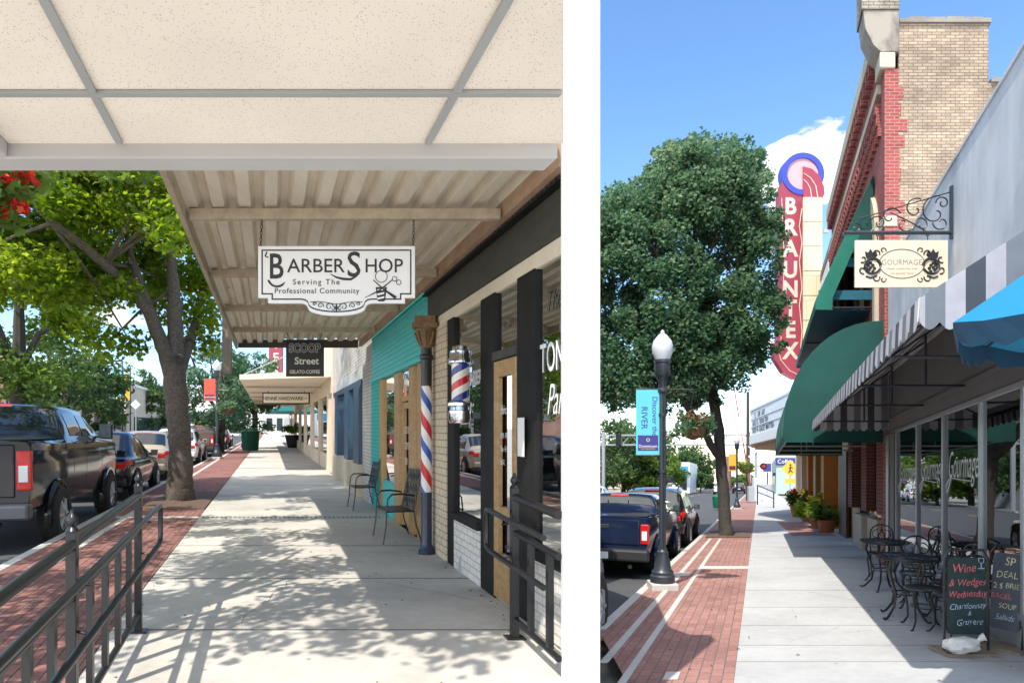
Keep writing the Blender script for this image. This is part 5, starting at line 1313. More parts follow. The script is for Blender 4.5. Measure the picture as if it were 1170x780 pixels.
# ---- potted plants
def potted(label, lat, s, r, h, n, mats, leaf):
    t = thing('potted_plant', label, 'potted plant', Q, lat, s, 0, group='potted plants by the theatre')
    MB().lathe([(r * .65, 0), (r * .9, h * .9), (r, h * .9), (r, h), (r * .9, h), (r * .85, h * .9)], n=18, cap=False).build('pot', TERRA, t, smooth=True)
    leaves('foliage', mats[0], t, [((random.uniform(-r, r), random.uniform(-r, r), h + random.uniform(.05, .9) * r * 1.3), (r * .6, r * .6, r * .6), n) for i in range(9)], leaf, LEAF_S)
    if len(mats) > 1: leaves('flowers', mats[1], t, [((random.uniform(-r, r), random.uniform(-r, r), h + random.uniform(.5, 1.1) * r * 1.3), (r * .3,) * 3, 9) for i in range(8)], leaf * .7, LEAF)
    m = MB()
    for i in range(10): a = random.uniform(0, 6.28); m.tube([(0, 0, h * .9), (r * .5 * math.cos(a), r * .5 * math.sin(a), h + r * .9)], .008, 4)
    m.build('stem', TCAN, t)
potted('large terracotta pot overflowing with green and yellow foliage nearest the brick piers', *qp(940, 604, 23.5)[:2], .55, .5, 150, [LEAF1, YEL], .2)
potted('smaller terracotta pot of leafy plants further along by the orange pier', *qp(914, 589, 31)[:2], .5, .55, 110, [LEAF3, RED], .22)
potted('low bushy pot of dark ferns tucked between the other two pots', *qp(925, 597, 27)[:2], .4, .4, 90, [LEAF4], .18)
potted('pot with arching grass leaning on the brown theatre doors', 2.2, 21.6, .32, .4, 80, [LEAF3], .2)

# ---- bistro tables, chairs
def bistro_table(label, lat, s, extra):
    t = thing('bistro_table', label, 'table', Q, lat, s, 0, 'yaw', 'round cast iron bistro tables', extra)
    m = MB(); m.lathe([(.30, .70), (.325, .705), (.33, .72), (.325, .735), (.30, .728), (.02, .728)], n=36); m.build('tabletop', BLK, t, smooth=True)
    m = MB()
    for rr in (.10, .18, .26): m.tube([(rr * math.cos(R(a)), rr * math.sin(R(a)), .730) for a in range(0, 361, 12)], .006, 5)
    for a in range(0, 360, 20): m.tube([(.06 * math.cos(R(a)), .06 * math.sin(R(a)), .73), (.28 * math.cos(R(a + 8)), .28 * math.sin(R(a + 8)), .73)], .005, 4)
    m.build('lattice', LGREY, t)
    for a in (30, 120, 210, 300):
        c_, s_ = math.cos(R(a)), math.sin(R(a))
        m = MB(); m.tube([(c_ * r_, s_ * r_, z_) for r_, z_ in ((.22, .70), (.25, .60), (.20, .45), (.14, .30), (.17, .15), (.26, .04), (.31, .012), (.33, .03))], [.018, .018, .016, .014, .014, .014, .014, .016], 7); m.build('leg', BLK, t, smooth=True)
    m = MB(); m.tube([(.14 * math.cos(R(a)), .14 * math.sin(R(a)), .30) for a in range(0, 361, 20)], .009, 5); m.build('brace', BLK, t)
    return t
def bistro_chair(label, lat, s, extra, group='cast iron bistro chairs'):
    t = thing('bistro_chair', label, 'chair', Q, lat, s, 0, 'yaw', group, extra)
    m = MB(); m.lathe([(.19, .425), (.205, .43), (.21, .44), (.2, .452), (.17, .448), (.01, .446)], n=28); m.build('seat', BLK, t, smooth=True)
    for sx in (-1, 1):
        for sy in (-1, 1):
            m = MB(); m.tube([(sx * x, sy * y, z) for x, y, z in ((.13, .13, .43), (.16, .16, .36), (.14, .14, .22), (.135, .135, .1), (.17, .17, .02), (.19, .19, .012))], [.014, .016, .012, .010, .010, .012], 6); m.build('leg', BLK, t, smooth=True)
    m = MB(); y = -.19
    def bk(x, z): return (x, y - (z - .44) * .18, z)
    m.tube([bk(x, z) for x, z in [(-.15, .44), (-.17, .6), (-.165, .72)] + [(-.165 * math.cos(R(a)), .74 + .15 * math.sin(R(a))) for a in range(0, 181, 20)] + [(.165, .72), (.17, .6), (.15, .44)]], .012, 6)
    for sx in (-1, 1):
        m.tube([bk(sx * a, b) for a, b in spiral(.07, .72, .085, .015, 100, -250)], .008, 5)
        m.tube([bk(sx * a, b) for a, b in spiral(.075, .57, .07, .012, -80, 260)], .008, 5)
        m.tube([bk(sx * a, b) for a, b in ((.02, .45), (.06, .52), (.015, .62), (.05, .70), (.0, .80), (.0, .88))], .009, 5)
    for cx, cz2 in ((0, .80), (-.05, .66), (.05, .66), (0, .57)):
        m.prism([(cx + .03 * math.cos(R(k * 72 + (36 if j else 0))) * (.45 if j else 1), cz2 + .03 * math.sin(R(k * 72 + (36 if j else 0))) * (.45 if j else 1)) for k in range(5) for j in range(2)], -.245 - (cz2 - .66) * .18, -.235 - (cz2 - .66) * .18, 'y')
    m.build('backrest', BLK, t)
    m = MB(); m.tube([(.14 * math.cos(R(a)), .14 * math.sin(R(a)), .24) for a in range(0, 361, 20)], .007, 5); m.build('brace', BLK, t)
bistro_table('nearer round black iron bistro table left of the wine chalkboard', *qp(1034, 703, 7.85)[:2], R(10))
bistro_table('farther round black iron bistro table nearest the brick piers', *qp(1010, 672, 9.9)[:2], R(35))
bistro_chair('bistro chair facing us left of the chalkboard with its round seat clear of the tables', 1.83, 7.3, R(95))
bistro_chair('bistro chair pushed in behind the nearer iron table', 2.02, 8.5, R(170))
bistro_chair('bistro chair between the two iron tables against the window', 2.20, 9.2, R(60))
bistro_chair('bistro chair at the far side of the farther iron table', 1.98, 10.9, R(165))
bistro_chair('bistro chair directly behind the wine chalkboard', 2.05, 6.9, R(20))
bistro_chair('bistro chair by the window glass right of the wine chalkboard top', 2.22, 7.7, R(110))
# ---- chalkboards and sandbag
def board(label, lat, s, extra, w, h, tilt, lines, mat, group):
    t = thing('chalkboard', label, 'sandwich board', Q, lat, s, 0, 'yaw', group, extra)
    hw = w / 2; f = lambda x, z, d=0.: (x, d + tilt * z, z)
    MB().box(-hw - .05, hw + .05, -.13, .16, .0, .035).build('base', grain('plywood', (.2, .15, .1), (.33, .26, .19), 2, 14), t, bevel=.004)
    m = MB(); m.tube([f(-hw, .03), f(-hw, h * .45), f(-hw, h - .08), f(-hw + .05, h), f(hw - .05, h), f(hw, h - .08), f(hw, .03)], .012, 7); m.tube([f(-hw, h * .25), f(hw, h * .25)], .007, 5)
    for sx in (-1, 1): m.tube([f(sx * a, b) for a, b in spiral(.06, h - .03, .05, .012, 90, -200)], .006, 5)
    m.build('frame', BLK, t, smooth=True)
    m = MB(); z0 = h * .19; a = .028
    pts = [(-hw + .03, z0 + a), (-hw + .03 + a, z0), (hw - .03 - a, z0), (hw - .03, z0 + a), (hw - .03, h - .07 - a), (hw - .03 - a, h - .07), (-hw + .03 + a, h - .07), (-hw + .03, h - .07 - a)]
    V = [f(x, z, -.012) for x, z in pts] + [f(x, z, .012) for x, z in pts]; n = 8
    m.add(V, [tuple(range(n)), tuple(range(2 * n - 1, n - 1, -1))] + [(i, i + n, (i + 1) % n + n, (i + 1) % n) for i in range(n)]); m.build('slate', mat, t)
    for body, sz, x, z, m_, sh in lines: text(body, sz, m_, t, (lambda x, z: (lambda a, b: f(x + a, z + b, -.0145)))(x, z), name='chalk_lettering', shear=sh, bold=-.0006, xs=.86, jitter=.0022)
    return t
cb = board('upright chalkboard reading Wine and Wedges Wednesday in pink and blue chalk', *qp(1104, 745, 6.22)[:2], -Q.rz, .41, .97, .0,
      [('Wine', .115, -.03, .765, CHK_R, .15), ('& Wedges', .095, .0, .64, CHK_R, .2), ('Wednesday', .088, .0, .535, CHK_R, .2), ('Chardonnay', .08, .0, .425, CHK_B, .3), ('&', .06, .02, .36, CHK_B, .2), ('Gruyere', .085, .02, .275, CHK_B, .3)], SLATE, 'pavement chalkboards')
m = MB(); m.tube([(.10, -.0145, .80), (.16, -.0145, .80)], .004, 4); m.tube([(.13, -.0145, .80), (.13, -.0145, .845)], .003, 4); m.tube([(.105, -.0145, .895), (.108, -.0145, .86), (.13, -.0145, .845), (.152, -.0145, .86), (.155, -.0145, .895), (.105, -.0145, .895)], .003, 4); m.build('wineglass_drawing', CHK_B, cb)
c2 = board('leaning chalkboard turned sideways against the wine shop window with pink and yellow notes', 2.34, 6.38, -Q.rz + R(-62), .32, .98, .13,
      [('SP', .11, .02, .80, CHK_Y, .1), ('DEAL', .09, .0, .68, CHK_Y, .1), ('2 $ BRIE', .075, .0, .58, CHK_Y, .1), ('BAGEL', .07, -.04, .48, CHK_R, .1), ('SOUP', .07, .02, .39, CHK_Y, .1), ('Salads', .08, .0, .28, CHK_B, .3)], M('grey slate', (.07, .085, .105), .6, 0, .3, 6), 'pavement chalkboards')
sb = thing('sandbag', 'knotted white sandbag resting on the foot of the wine chalkboard', 'sandbag', Q, *qp(1098, 745, 6.10)[:2], .036)
m = MB(); bmv = []
nu, nv = 20, 12; V = []; fs_ = []
for i in range(nv + 1):
    th_ = math.pi * i / nv
    for j in range(nu):
        ph = 2 * math.pi * j / nu
        rr = 1 + .14 * math.sin(3 * ph + 4 * th_) * math.sin(th_) + .09 * math.sin(7 * ph - 5 * th_) * math.sin(th_)
        x_, y_, z_ = .165 * rr * math.cos(th_), .09 * rr * math.sin(th_) * math.cos(ph), .075 + .075 * rr * math.sin(th_) * math.sin(ph)
        V.append((x_, y_, max(z_, 0)))
for i in range(nv):
    for j in range(nu): fs_.append((i * nu + j, i * nu + (j + 1) % nu, (i + 1) * nu + (j + 1) % nu, (i + 1) * nu + j))
m.add(V, fs_); m.build('sack', SACK, sb, smooth=True)
m = MB(); m.tube([(.12, 0, .10), (.15, -.01, .12), (.18, -.02, .15), (.20, -.03, .16)], [.04, .016, .03, .04], 9); m.build('knot', SACK, sb, smooth=True)
# ---- blue patio umbrella
um = thing('patio_umbrella', 'bright blue patio umbrella with dark scalloped edge at the near right', 'umbrella', Q, 2.54, 3.25, 0)
def ump(a, r_, z_): return (r_ * math.cos(a), r_ * math.sin(a), z_)
NS = 8; RU = 1.36; zr, za = 2.47, 3.45; ph0 = math.pi - .35
m = MB(); m2 = MB()
for k in range(NS):
    a, b = ph0 + 2 * math.pi * k / NS, ph0 + 2 * math.pi * (k + 1) / NS
    for j in range(6):
        for i in range(4):
            def P(t_, u_):
                ang = a + (b - a) * u_; rr = RU * t_ * (1 - .05 * math.sin(math.pi * u_)); zz = za - (za - zr) * t_ - .06 * t_ * math.sin(math.pi * u_)
                return ump(ang, rr, zz)
            m.poly(P(j / 6, i / 4), P((j + 1) / 6, i / 4), P((j + 1) / 6, (i + 1) / 4), P(j / 6, (i + 1) / 4))
    n_ = 8; top_ = []; bot_ = []
    for i in range(n_ + 1):
        u_ = i / n_; ang = a + (b - a) * u_; rr = RU * (1 - .05 * math.sin(math.pi * u_)); zz = zr - .06 * math.sin(math.pi * u_)
        top_.append(ump(ang, rr + .002, zz)); bot_.append(ump(ang, rr * .985, zz - .10 - .035 * math.sin(math.pi * u_ * 4) ** 2))
    for i in range(n_): m2.poly(top_[i], top_[i + 1], bot_[i + 1], bot_[i])
m.build('canopy', CYAN, um, solid=.006); m2.build('valance', NBLUE, um, solid=.005)
m = MB()
for k in range(NS): a = ph0 + 2 * math.pi * k / NS; m.tube([ump(a, .03, za - .03), ump(a, RU * .98, zr - .02)], .009, 5); m.tube([ump(a, .03, 2.1), ump(a, RU * .5, (za + zr) / 2 - .03)], .008, 5)
m.build('rib', LGREY, um)
MB().tube([(0, 0, 0), (0, 0, za + .06)], .024, 10).build('pole', LGREY, um); MB().lathe([(.26, 0), (.26, .05), (.06, .09), (.04, .3)], n=20).build('base', BLK, um)
# ================================================================== VEHICLES
def ring(y, zb, zs, zt, w, wt):
    cab = zt - zs > .15
    p = [(0, zb), (.80 * w, zb), (.955 * w, zb + .07), (.995 * w, zb + .45 * (zs - zb)), (w, zb + .68 * (zs - zb)), (.985 * w, zs - .05), (.955 * w, zs)]
    if cab:
        a = Vector((.945 * w, zs + .012)); b = Vector((wt, zt - .075))
        p += [tuple(a), tuple(a.lerp(b, .5) + Vector((.012, 0))), tuple(b), (.90 * wt, zt - .022), (.55 * wt, zt), (0, zt + .012)]
    else:
        t = max(zt, zs + .003)
        p += [(.93 * w, zs + (t - zs) * .3), (.90 * w, zs + (t - zs) * .55), (.82 * w, zs + (t - zs) * .8), (.7 * w, t), (.4 * w, t + .01), (0, t + .015)]
    return [(x, y, z) for x, z in p]
class Body:
    def __init__(s, stations):
        s.y = [q[0] for q in stations]; s.r = [ring(*q) for q in stations]
    def at(s, y, v):
        i = max(0, min(len(s.y) - 2, next((k for k in range(len(s.y) - 1) if s.y[k + 1] >= y), len(s.y) - 2)))
        f = (y - s.y[i]) / (s.y[i + 1] - s.y[i]) if s.y[i + 1] > s.y[i] else 0
        j = max(0, min(len(s.r[0]) - 2, int(v))); g = v - j
        A = Vector(s.r[i][j]).lerp(Vector(s.r[i][j + 1]), g); B = Vector(s.r[i + 1][j]).lerp(Vector(s.r[i + 1][j + 1]), g)
        return A.lerp(B, f)
    def shell(s, mb):
        n = len(s.r[0]); V = []
        for r_ in s.r: V += r_ + [(-x, y, z) for x, y, z in reversed(r_[1:-1])]
        k = 2 * n - 2; fs = []
        for i in range(len(s.r) - 1):
            for j in range(k): fs.append((i * k + j, i * k + (j + 1) % k, (i + 1) * k + (j + 1) % k, (i + 1) * k + j))
        fs.append(tuple(range(k - 1, -1, -1))); fs.append(tuple((len(s.r) - 1) * k + j for j in range(k)))
        mb.add(V, fs)
    def patch(s, mb, y0, y1, v0, v1, off=.006, side=1, y0b=None, y1b=None, ny=8, nv=6):
        """a panel lying on the body; y0b/y1b: ends at v1"""
        y0b = y0 if y0b is None else y0b; y1b = y1 if y1b is None else y1b
        V = []; e = 1e-3
        for i in range(ny + 1):
            for j in range(nv + 1):
                g = j / nv; v = v0 + (v1 - v0) * g; ya, yb = y0 + (y0b - y0) * g, y1 + (y1b - y1) * g
                y = ya + (yb - ya) * i / ny
                p = s.at(y, v); du = s.at(min(y + .02, s.y[-1]), v) - s.at(max(y - .02, s.y[0]), v); dv = s.at(y, min(v + .05, 12)) - s.at(y, max(v - .05, 0))
                nrm = du.cross(dv)
                if nrm.length > 1e-9: nrm.normalize()
                c = Vector((0, p.y, (s.r[0][0][2] + 1.0)))
                if nrm.dot(p - Vector((0, p.y, .8))) < 0: nrm = -nrm
                p = p + nrm * off
                V.append((p.x * side, p.y, p.z))
        fs = [(i * (nv + 1) + j, i * (nv + 1) + j + 1, (i + 1) * (nv + 1) + j + 1, (i + 1) * (nv + 1) + j) for i in range(ny) for j in range(nv)]
        mb.add(V, fs)
def paint(name, c, met=0., rough=.18): return M(name, c, .09, met, .02, 2, coat=0, spec=.6)
def wheel(t, x, y, R_, w, side, detail=True):
    m = MB(); pr = [(R_ * .62, -w / 2), (R_ * .93, -w / 2), (R_, -w * .36), (R_, w * .36), (R_ * .93, w / 2), (R_ * .62, w / 2), (R_ * .58, w * .3)]
    n = 28; V = []; fs = []
    for r_, h in pr: V += [(x + side * h, y + r_ * math.cos(2 * math.pi * j / n), R_ + r_ * math.sin(2 * math.pi * j / n)) for j in range(n)]
    for i in range(len(pr) - 1):
        for j in range(n): fs.append((i * n + j, i * n + (j + 1) % n, (i + 1) * n + (j + 1) % n, (i + 1) * n + j))
    m.add(V, fs)
    wh = m.build('wheel', TYRE, t, smooth=True)
    m = MB(); m.disc((x + side * (w * .22) - .01, y, R_), R_ * .62, 'x', 24, .02)
    m.build('rim_back', PLAST, wh)
    m = MB()
    for k in range(6):
        a = k * math.pi / 3; c_, s_ = math.cos(a), math.sin(a)
        m.tube([(x + side * w * .40, y + .06 * c_, R_ + .06 * s_), (x + side * w * .36, y + R_ * .6 * c_, R_ + R_ * .6 * s_)], [.05, .035], 5)
    m.tube([(x + side * w * .34, y + R_ * .6 * math.cos(R(a)), R_ + R_ * .6 * math.sin(R(a))) for a in range(0, 361, 15)], .022, 5)
    m.build('rim', ALU, wh, smooth=True)
def vehicle(name, label, cat, st, lat, s, kind, col, L_=4.6, W_=1.82, Hh=1.5, tail='bar', lit=False, sc=1.0, group='vehicles parked along the kerb', reverse=False, plate=True, tailm=None):
    t = thing(name, label, cat, st, lat, s, -.128, 'street', group)
    t.scale = (sc, sc, sc)
    w = W_ / 2
    if kind == 'pickup':
        R_ = .42 if Hh > 1.85 else .36; gc = .50 if Hh > 1.85 else .38
        rail = Hh * .735; bed = L_ * .30; cab0 = bed + .02
        S = [(0.06, gc + .12, rail - .02, rail, w * .965, 0), (.12, gc + .06, rail, rail + .015, w * .985, 0), (bed - .02, gc, rail, rail + .02, w, 0), (bed, gc, rail - .015, rail + .02, w, w * .76),
             (bed + .03, gc, rail - .015, rail + .2, w, w * .88), (bed + .16, gc, rail - .015, Hh - .06, w, w * .80), (bed + .32, gc, rail - .015, Hh - .005, w, w * .77), (bed + 1.0, gc, rail - .02, Hh, w, w * .77), (bed + 1.75, gc, rail - .03, Hh - .02, w, w * .755),
             (bed + 2.0, gc, rail - .035, Hh - .10, w, w * .75), (bed + 2.62, gc, rail - .05, rail + .12, w * .995, w * .86), (bed + 2.70, gc, rail - .05, rail - .0, w * .99, 0), (L_ - .45, gc, rail - .08, rail - .03, w * .98, 0), (L_ - .12, gc, rail - .13, rail - .08, w * .95, 0), (L_, gc + .05, rail - .25, rail - .20, w * .9, 0)]
    elif kind == 'suv':
        R_ = .36; gc = .30; zs = Hh * .60
        S = [(0, gc + .18, zs - .08, zs - .05, w * .90, 0), (.06, gc + .08, zs - .03, zs + .05, w * .94, w * .84), (.14, gc + .03, zs - .01, zs + .26, w * .97, w * .82), (.34, gc, zs, Hh - .07, w * .985, w * .76), (.60, gc, zs, Hh - .01, w, w * .755), (1.6, gc, zs - .01, Hh, w, w * .76), (2.35, gc, zs - .02, Hh - .03, w, w * .75), (2.62, gc, zs - .025, Hh - .11, w, w * .74), (3.25, gc, zs - .04, zs + .10, w * .99, w * .84), (3.32, gc, zs - .05, zs - .0, w * .99, 0), (L_ - .5, gc, zs - .10, zs - .05, w * .97, 0), (L_ - .12, gc + .02, zs - .19, zs - .14, w * .91, 0), (L_, gc + .08, zs - .32, zs - .27, w * .80, 0)]
    else:
        R_ = .335; gc = .24; zs = Hh * .605
        S = [(0, gc + .2, zs - .07, zs - .03, w * .86, 0), (.06, gc + .08, zs - .01, zs + .03, w * .92, 0), (.2, gc + .02, zs, zs + .05, w * .96, 0), (.62, gc, zs, zs + .065, w * .98, w * .85), (.70, gc, zs, zs + .17, w * .98, w * .80), (1.35, gc, zs - .01, Hh - .05, w, w * .70), (1.7, gc, zs - .015, Hh, w, w * .69), (2.2, gc, zs - .02, Hh - .005, w, w * .69), (2.55, gc, zs - .025, Hh - .07, w, w * .69), (3.35, gc, zs - .04, zs + .08, w * .99, w * .84), (3.42, gc, zs - .05, zs, w * .985, 0), (L_ - .5, gc, zs - .11, zs - .06, w * .96, 0), (L_ - .12, gc + .02, zs - .20, zs - .15, w * .89, 0), (L_, gc + .08, zs - .32, zs - .27, w * .76, 0)]
    B = Body(S); m = MB(); B.shell(m); body = m.build('body', col, t, smooth=True)
    def side_patch(nm, mat, *a, par=None, **k):
        for sd in (1, -1):
            m = MB(); B.patch(m, *a, side=sd, **k); m.build(nm, mat, par or t, smooth=True)
    def both(nm, mat, *a, **k):
        m = MB(); B.patch(m, *a, side=1, **k); B.patch(m, *a, side=-1, **k); m.build(nm, mat, t, smooth=True)
    # wheels, wells and arches
    if kind == 'pickup': wy = (L_ * .205, L_ * .80)
    else: wy = (.82, L_ - .86)
    for y in wy:
        for sd in (1, -1):
            m = MB(); pts = [(y + 1.16 * R_ * math.cos(R(a)), R_ + 1.16 * R_ * math.sin(R(a))) for a in range(-18, 199, 9)]
            x0 = B.at(y, 3.6).x; m.prism(pts, sd * (x0 - .06), sd * (x0 + .006), 'x'); m.build('wheel_well', PLAST, t)
            m = MB(); m.tube([(sd * (x0 + .004), a, b) for a, b in [(y + 1.2 * R_ * math.cos(R(a)), R_ + 1.2 * R_ * math.sin(R(a))) for a in range(-10, 191, 10)]], .045 if kind == 'pickup' else .028, 6); m.build('arch_lip', col if kind == 'pickup' else PLAST, t, smooth=True)
            wheel(t, sd * (x0 - .045), y, R_, .26 if kind == 'pickup' else .22, sd)
    # glass
    if kind == 'pickup':
        b = bed
        both('rear_window', CARGL, b + .035, b + .19, 9.2, 12, off=.012, ny=6)
        m = MB(); B.patch(m, b + .05, b + .26, 7.4, 9, off=.006, side=1); 
        for a0, a1, aa, ab in ((b + .42, b + 1.12, b + .44, b + 1.10), (b + 1.20, b + 2.25, b + 1.22, b + 1.86)): side_patch('side_window', CARGL, a0, a1, 7.25, 8.75, y0b=aa, y1b=ab, off=.006)
        both('windscreen', CARGL, b + 2.06, b + 2.56, 9.3, 12, off=.006)
        gl0, gl1 = b + .36, b + 2.3
    elif kind == 'suv':
        both('rear_window', CARGL, .10, .31, 9.3, 12, off=.008)
        for a0, a1, aa, ab in ((.36, .82, .50, .80), (.90, 1.72, .90, 1.72), (1.80, 2.80, 1.80, 2.42)): side_patch('side_window', CARGL, a0, a1, 7.25, 8.8, y0b=aa, y1b=ab, off=.006)
        both('windscreen', CARGL, 2.66, 3.2, 9.3, 12, off=.006)
    else:
        both('rear_window', CARGL, .74, 1.30, 9.3, 12, off=.008)
        for a0, a1, aa, ab in ((.98, 1.72, 1.35, 1.70), (1.80, 2.85, 1.80, 2.40)): side_patch('side_window', CARGL, a0, a1, 7.25, 8.8, y0b=aa, y1b=ab, off=.006)
        both('windscreen', CARGL, 2.6, 3.3, 9.3, 12, off=.006)
    # shut lines and handles
    lines = [bed - .02, bed + .36, bed + 1.16, bed + 2.3] if kind == 'pickup' else ([.88, 1.76, 2.85] if kind == 'suv' else [1.0, 1.76, 2.9])
    m = MB()
    for y in lines:
        for sd in (1, -1): B.patch(m, y, y + .014, 2.1, 6, off=.003, side=sd, ny=1)
    m.build('shut_line', PLAST, t)
    for y in lines[1:3] if kind == 'pickup' else lines[:2]:
        for sd in (1, -1): p = B.at(y + .12, 5.2); m = MB(); m.tube([(sd * (p.x + .012), y + .07, p.z), (sd * (p.x + .03), y + .16, p.z), (sd * (p.x + .012), y + .25, p.z)], .014, 6); m.build('door_handle', col, t, smooth=True)
    # mirrors
    ym = lines[-1] - .08 if kind != 'pickup' else bed + 2.15
    for sd in (1, -1):
        p = B.at(ym, 7); k = 1.35 if kind == 'pickup' and Hh > 1.85 else 1.0
        m = MB(); m.box(sd * (p.x + .04), sd * (p.x + .04 + .16 * k), ym - .04, ym + .07, p.z + .01, p.z + .01 + .15 * k * k); m.tube([(sd * (p.x - .03), ym, p.z + .04), (sd * (p.x + .06), ym + .01, p.z + .06)], .025, 6); mm = m.build('mirror', PLAST if kind == 'pickup' else col, t, bevel=.03)
        m = MB(); m.box(sd * (p.x + .055), sd * (p.x + .025 + .16 * k), ym - .046, ym - .042, p.z + .03, p.z - .01 + .15 * k * k); m.build('mirror_glass', SKYGLASS, mm)
    TLm = tailm or (TLON if lit else TLRED)
    if kind == 'pickup':
        zr = S[0][2]
        for sd in (1, -1):
            m = MB(); m.box(sd * (w * .80), sd * (w * .965 + .008), .03, .16, gc + .32 * (zr - gc) + .05, zr - .10); tl_ = m.build('tail_light', TLm, t, bevel=.02)
            m = MB(); m.box(sd * (w * .83), sd * (w * .935), .022, .031, gc + .48 * (zr - gc), gc + .70 * (zr - gc)); m.build('reverse_lens', WLENS, tl_, bevel=.006)
        m = MB(); m.box(-w * .78, w * .78, .035, .075, gc + .28, zr - .02); tg = m.build('tailgate', col, t, bevel=.02)
        m = MB(); m.box(-.14, .14, .022, .04, zr - .2, zr - .12); m.build('handle', PLAST, tg, bevel=.01)
        m = MB(); m.box(-w * .99, w * .99, -.16, .06, gc - .02, gc + .20); bp_ = m.build('bumper', M('bumper chrome', (.10, .105, .12), .3, .6, .05) if Hh > 1.85 else PLAST, t, bevel=.04)
        m = MB(); m.box(-.17, .17, -.168, -.16, gc + .02, gc + .15); m.build('number_plate', PLATE, bp_)
        m = MB(); m.tube([(w * .55, .2, gc - .1), (w * .62, -.10, gc - .12)], .04, 8); m.build('exhaust', PLAST, t)
        m = MB(); m.box(-.19, .19, bed + .17, bed + .26, Hh - .052, Hh - .012); m.build('brake_light', TLON, t, bevel=.008)
        if Hh < 1.85:
            m = MB()
            for x in (-.22, .22): m.box(x - .008, x + .008, bed + .02, bed + .14, rail + .16, Hh - .14)
            m.build('window_divider', PLAST, t)
        m = MB(); m.box(-w * .9, w * .9, .14, bed - .04, rail + .021, rail + .03); m.build('bed_cover', PLAST, t)
        fz = S[-1][2]
    else:
        zr = S[1][2]
        for sd in (1, -1):
            m = MB(); 
            if kind == 'suv': B.patch(m, .012, .30, 4.6, 7.4, off=.010, side=sd)
            else: B.patch(m, .012, .34, 4.6, 6.4, off=.010, side=sd)
            m.build('tail_light', TLm, t, smooth=True)
            m = MB(); m.box(sd * w * .64, sd * w * .86, -.012, .02, zr - .20, zr - .07); m.build('tail_lamp', TLm, t, bevel=.012)
        m = MB(); m.box(-.26, .26, -.014, .0, zr - .34, zr - .2) if plate else None; m.build('number_plate', PLATE, t)
        m = MB(); m.box(-w * .88, w * .88, -.09, .1, gc + .10, gc + .32); m.build('bumper', col, t, bevel=.05, seg=3)
        m = MB(); m.box(-w * .8, w * .8, -.07, .1, gc - .02, gc + .098); m.build('bumper_trim', PLAST, t, bevel=.02)
        m = MB(); yb = .33 if kind == 'suv' else 1.36; m.box(-.22, .22, yb - .05, yb - .0, Hh - .085, Hh - .055); m.build('brake_light', TLON if lit else TLRED, t)
        if kind == 'suv':
            for sd in (1, -1): m = MB(); m.tube([(sd * w * .70, .7, Hh - .02), (sd * w * .70, .78, Hh + .04), (sd * w * .70, 2.2, Hh + .04), (sd * w * .70, 2.3, Hh - .02)], .018, 6); m.build('roof_rail', PLAST, t)
        m = MB(); m.tube([(w * .5, .2, gc - .02), (w * .5, -.07, gc - .03)], .035, 8); m.build('exhaust', CHROME, t)
    # front
    for sd in (1, -1): m = MB(); B.patch(m, L_ - .38, L_ - .03, 4.2, 6.4, off=.008, side=sd); m.build('headlight', WLENS, t, smooth=True)
    m = MB(); m.box(-w * .62, w * .62, L_ - .05, L_ + .012, S[-1][2] - .26, S[-1][2] - .03); m.build('grille', PLAST, t, bevel=.01)
    return t
PBLK = paint('black car paint', (.010, .011, .016)); PBLU = paint('dark blue car paint', (.008, .016, .045)); PWHT = paint('white car paint', (.72, .72, .71), 0); PBRN = paint('bronze car paint', (.14, .085, .055)); PGLD = paint('champagne car paint', (.32, .27, .21)); PMAR = paint('plum car paint', (.07, .02, .035)); PGRY = paint('dark grey car paint', (.045, .047, .05)); PSIL = paint('silver car paint', (.38, .39, .40))
vehicle('pickup_truck', 'big black crew cab pickup nearest on the left street behind the ramp handrail', 'pickup truck', L, -4.30, 8.75, 'pickup', PBLK, 5.7, 2.02, 2.10)
vehicle('parked_car', 'black hatchback parked directly ahead of the big black pickup', 'car', L, -4.22, 15.3, 'sedan', PBLK, 4.5, 1.86, 1.62)
vehicle('parked_car', 'champagne saloon partly hidden behind the big street tree trunk', 'car', L, -4.22, 21.2, 'sedan', PGLD, 4.6, 1.84, 1.6)
vehicle('parked_car', 'white estate car parked just past the big street tree', 'car', L, -4.25, 30, 'suv', PWHT, 4.6, 1.86, 1.68)
vehicle('pickup_truck', 'bronze pickup parked beside the lamp with the red banner', 'pickup truck', L, -4.25, 38.5, 'pickup', PBRN, 5.3, 1.9, 1.84)
vehicle('parked_car', 'dark grey off roader parked ahead of the bronze pickup', 'car', L, -4.25, 46.5, 'suv', PGRY, 4.6, 1.86, 1.75)
vehicle('parked_car', 'plum coloured car at the far end of the left kerb row', 'car', L, -4.25, 55, 'suv', PMAR, 4.5, 1.8, 1.6)
vehicle('pickup_truck', 'dark blue compact pickup with lit brake lamp parked by the tall lamp', 'pickup truck', Q, -2.86, 12.05, 'pickup', PBLU, 5.25, 1.86, 1.60, sc=.94)
vehicle('parked_car', 'black off roader with orange glints parked ahead of the dark blue pickup', 'car', Q, -2.86, 17.6, 'suv', PBLK, 4.5, 1.82, 1.62, sc=.98)
vehicle('parked_car', 'small white car far across the right street', 'car', Q, -10.8, 42, 'sedan', PWHT, 4.5, 1.8, 1.5)
for i, (lat, s, c_, lb) in enumerate(((-13, 85, PWHT, 'tiny white car before the turquoise awning shop'), (-11.4, 88, PSIL, 'tiny silver car before the turquoise awning shop'), (-5.6, 96, PWHT, 'tiny white van shape far down the right street'), (-3.2, 105, PBLK, 'tiny black car far down the right street'))):
    vehicle('parked_car', lb, 'car', Q, lat, s, 'suv', c_, 4.6, 1.85, 1.7, group='distant cars on the right street')
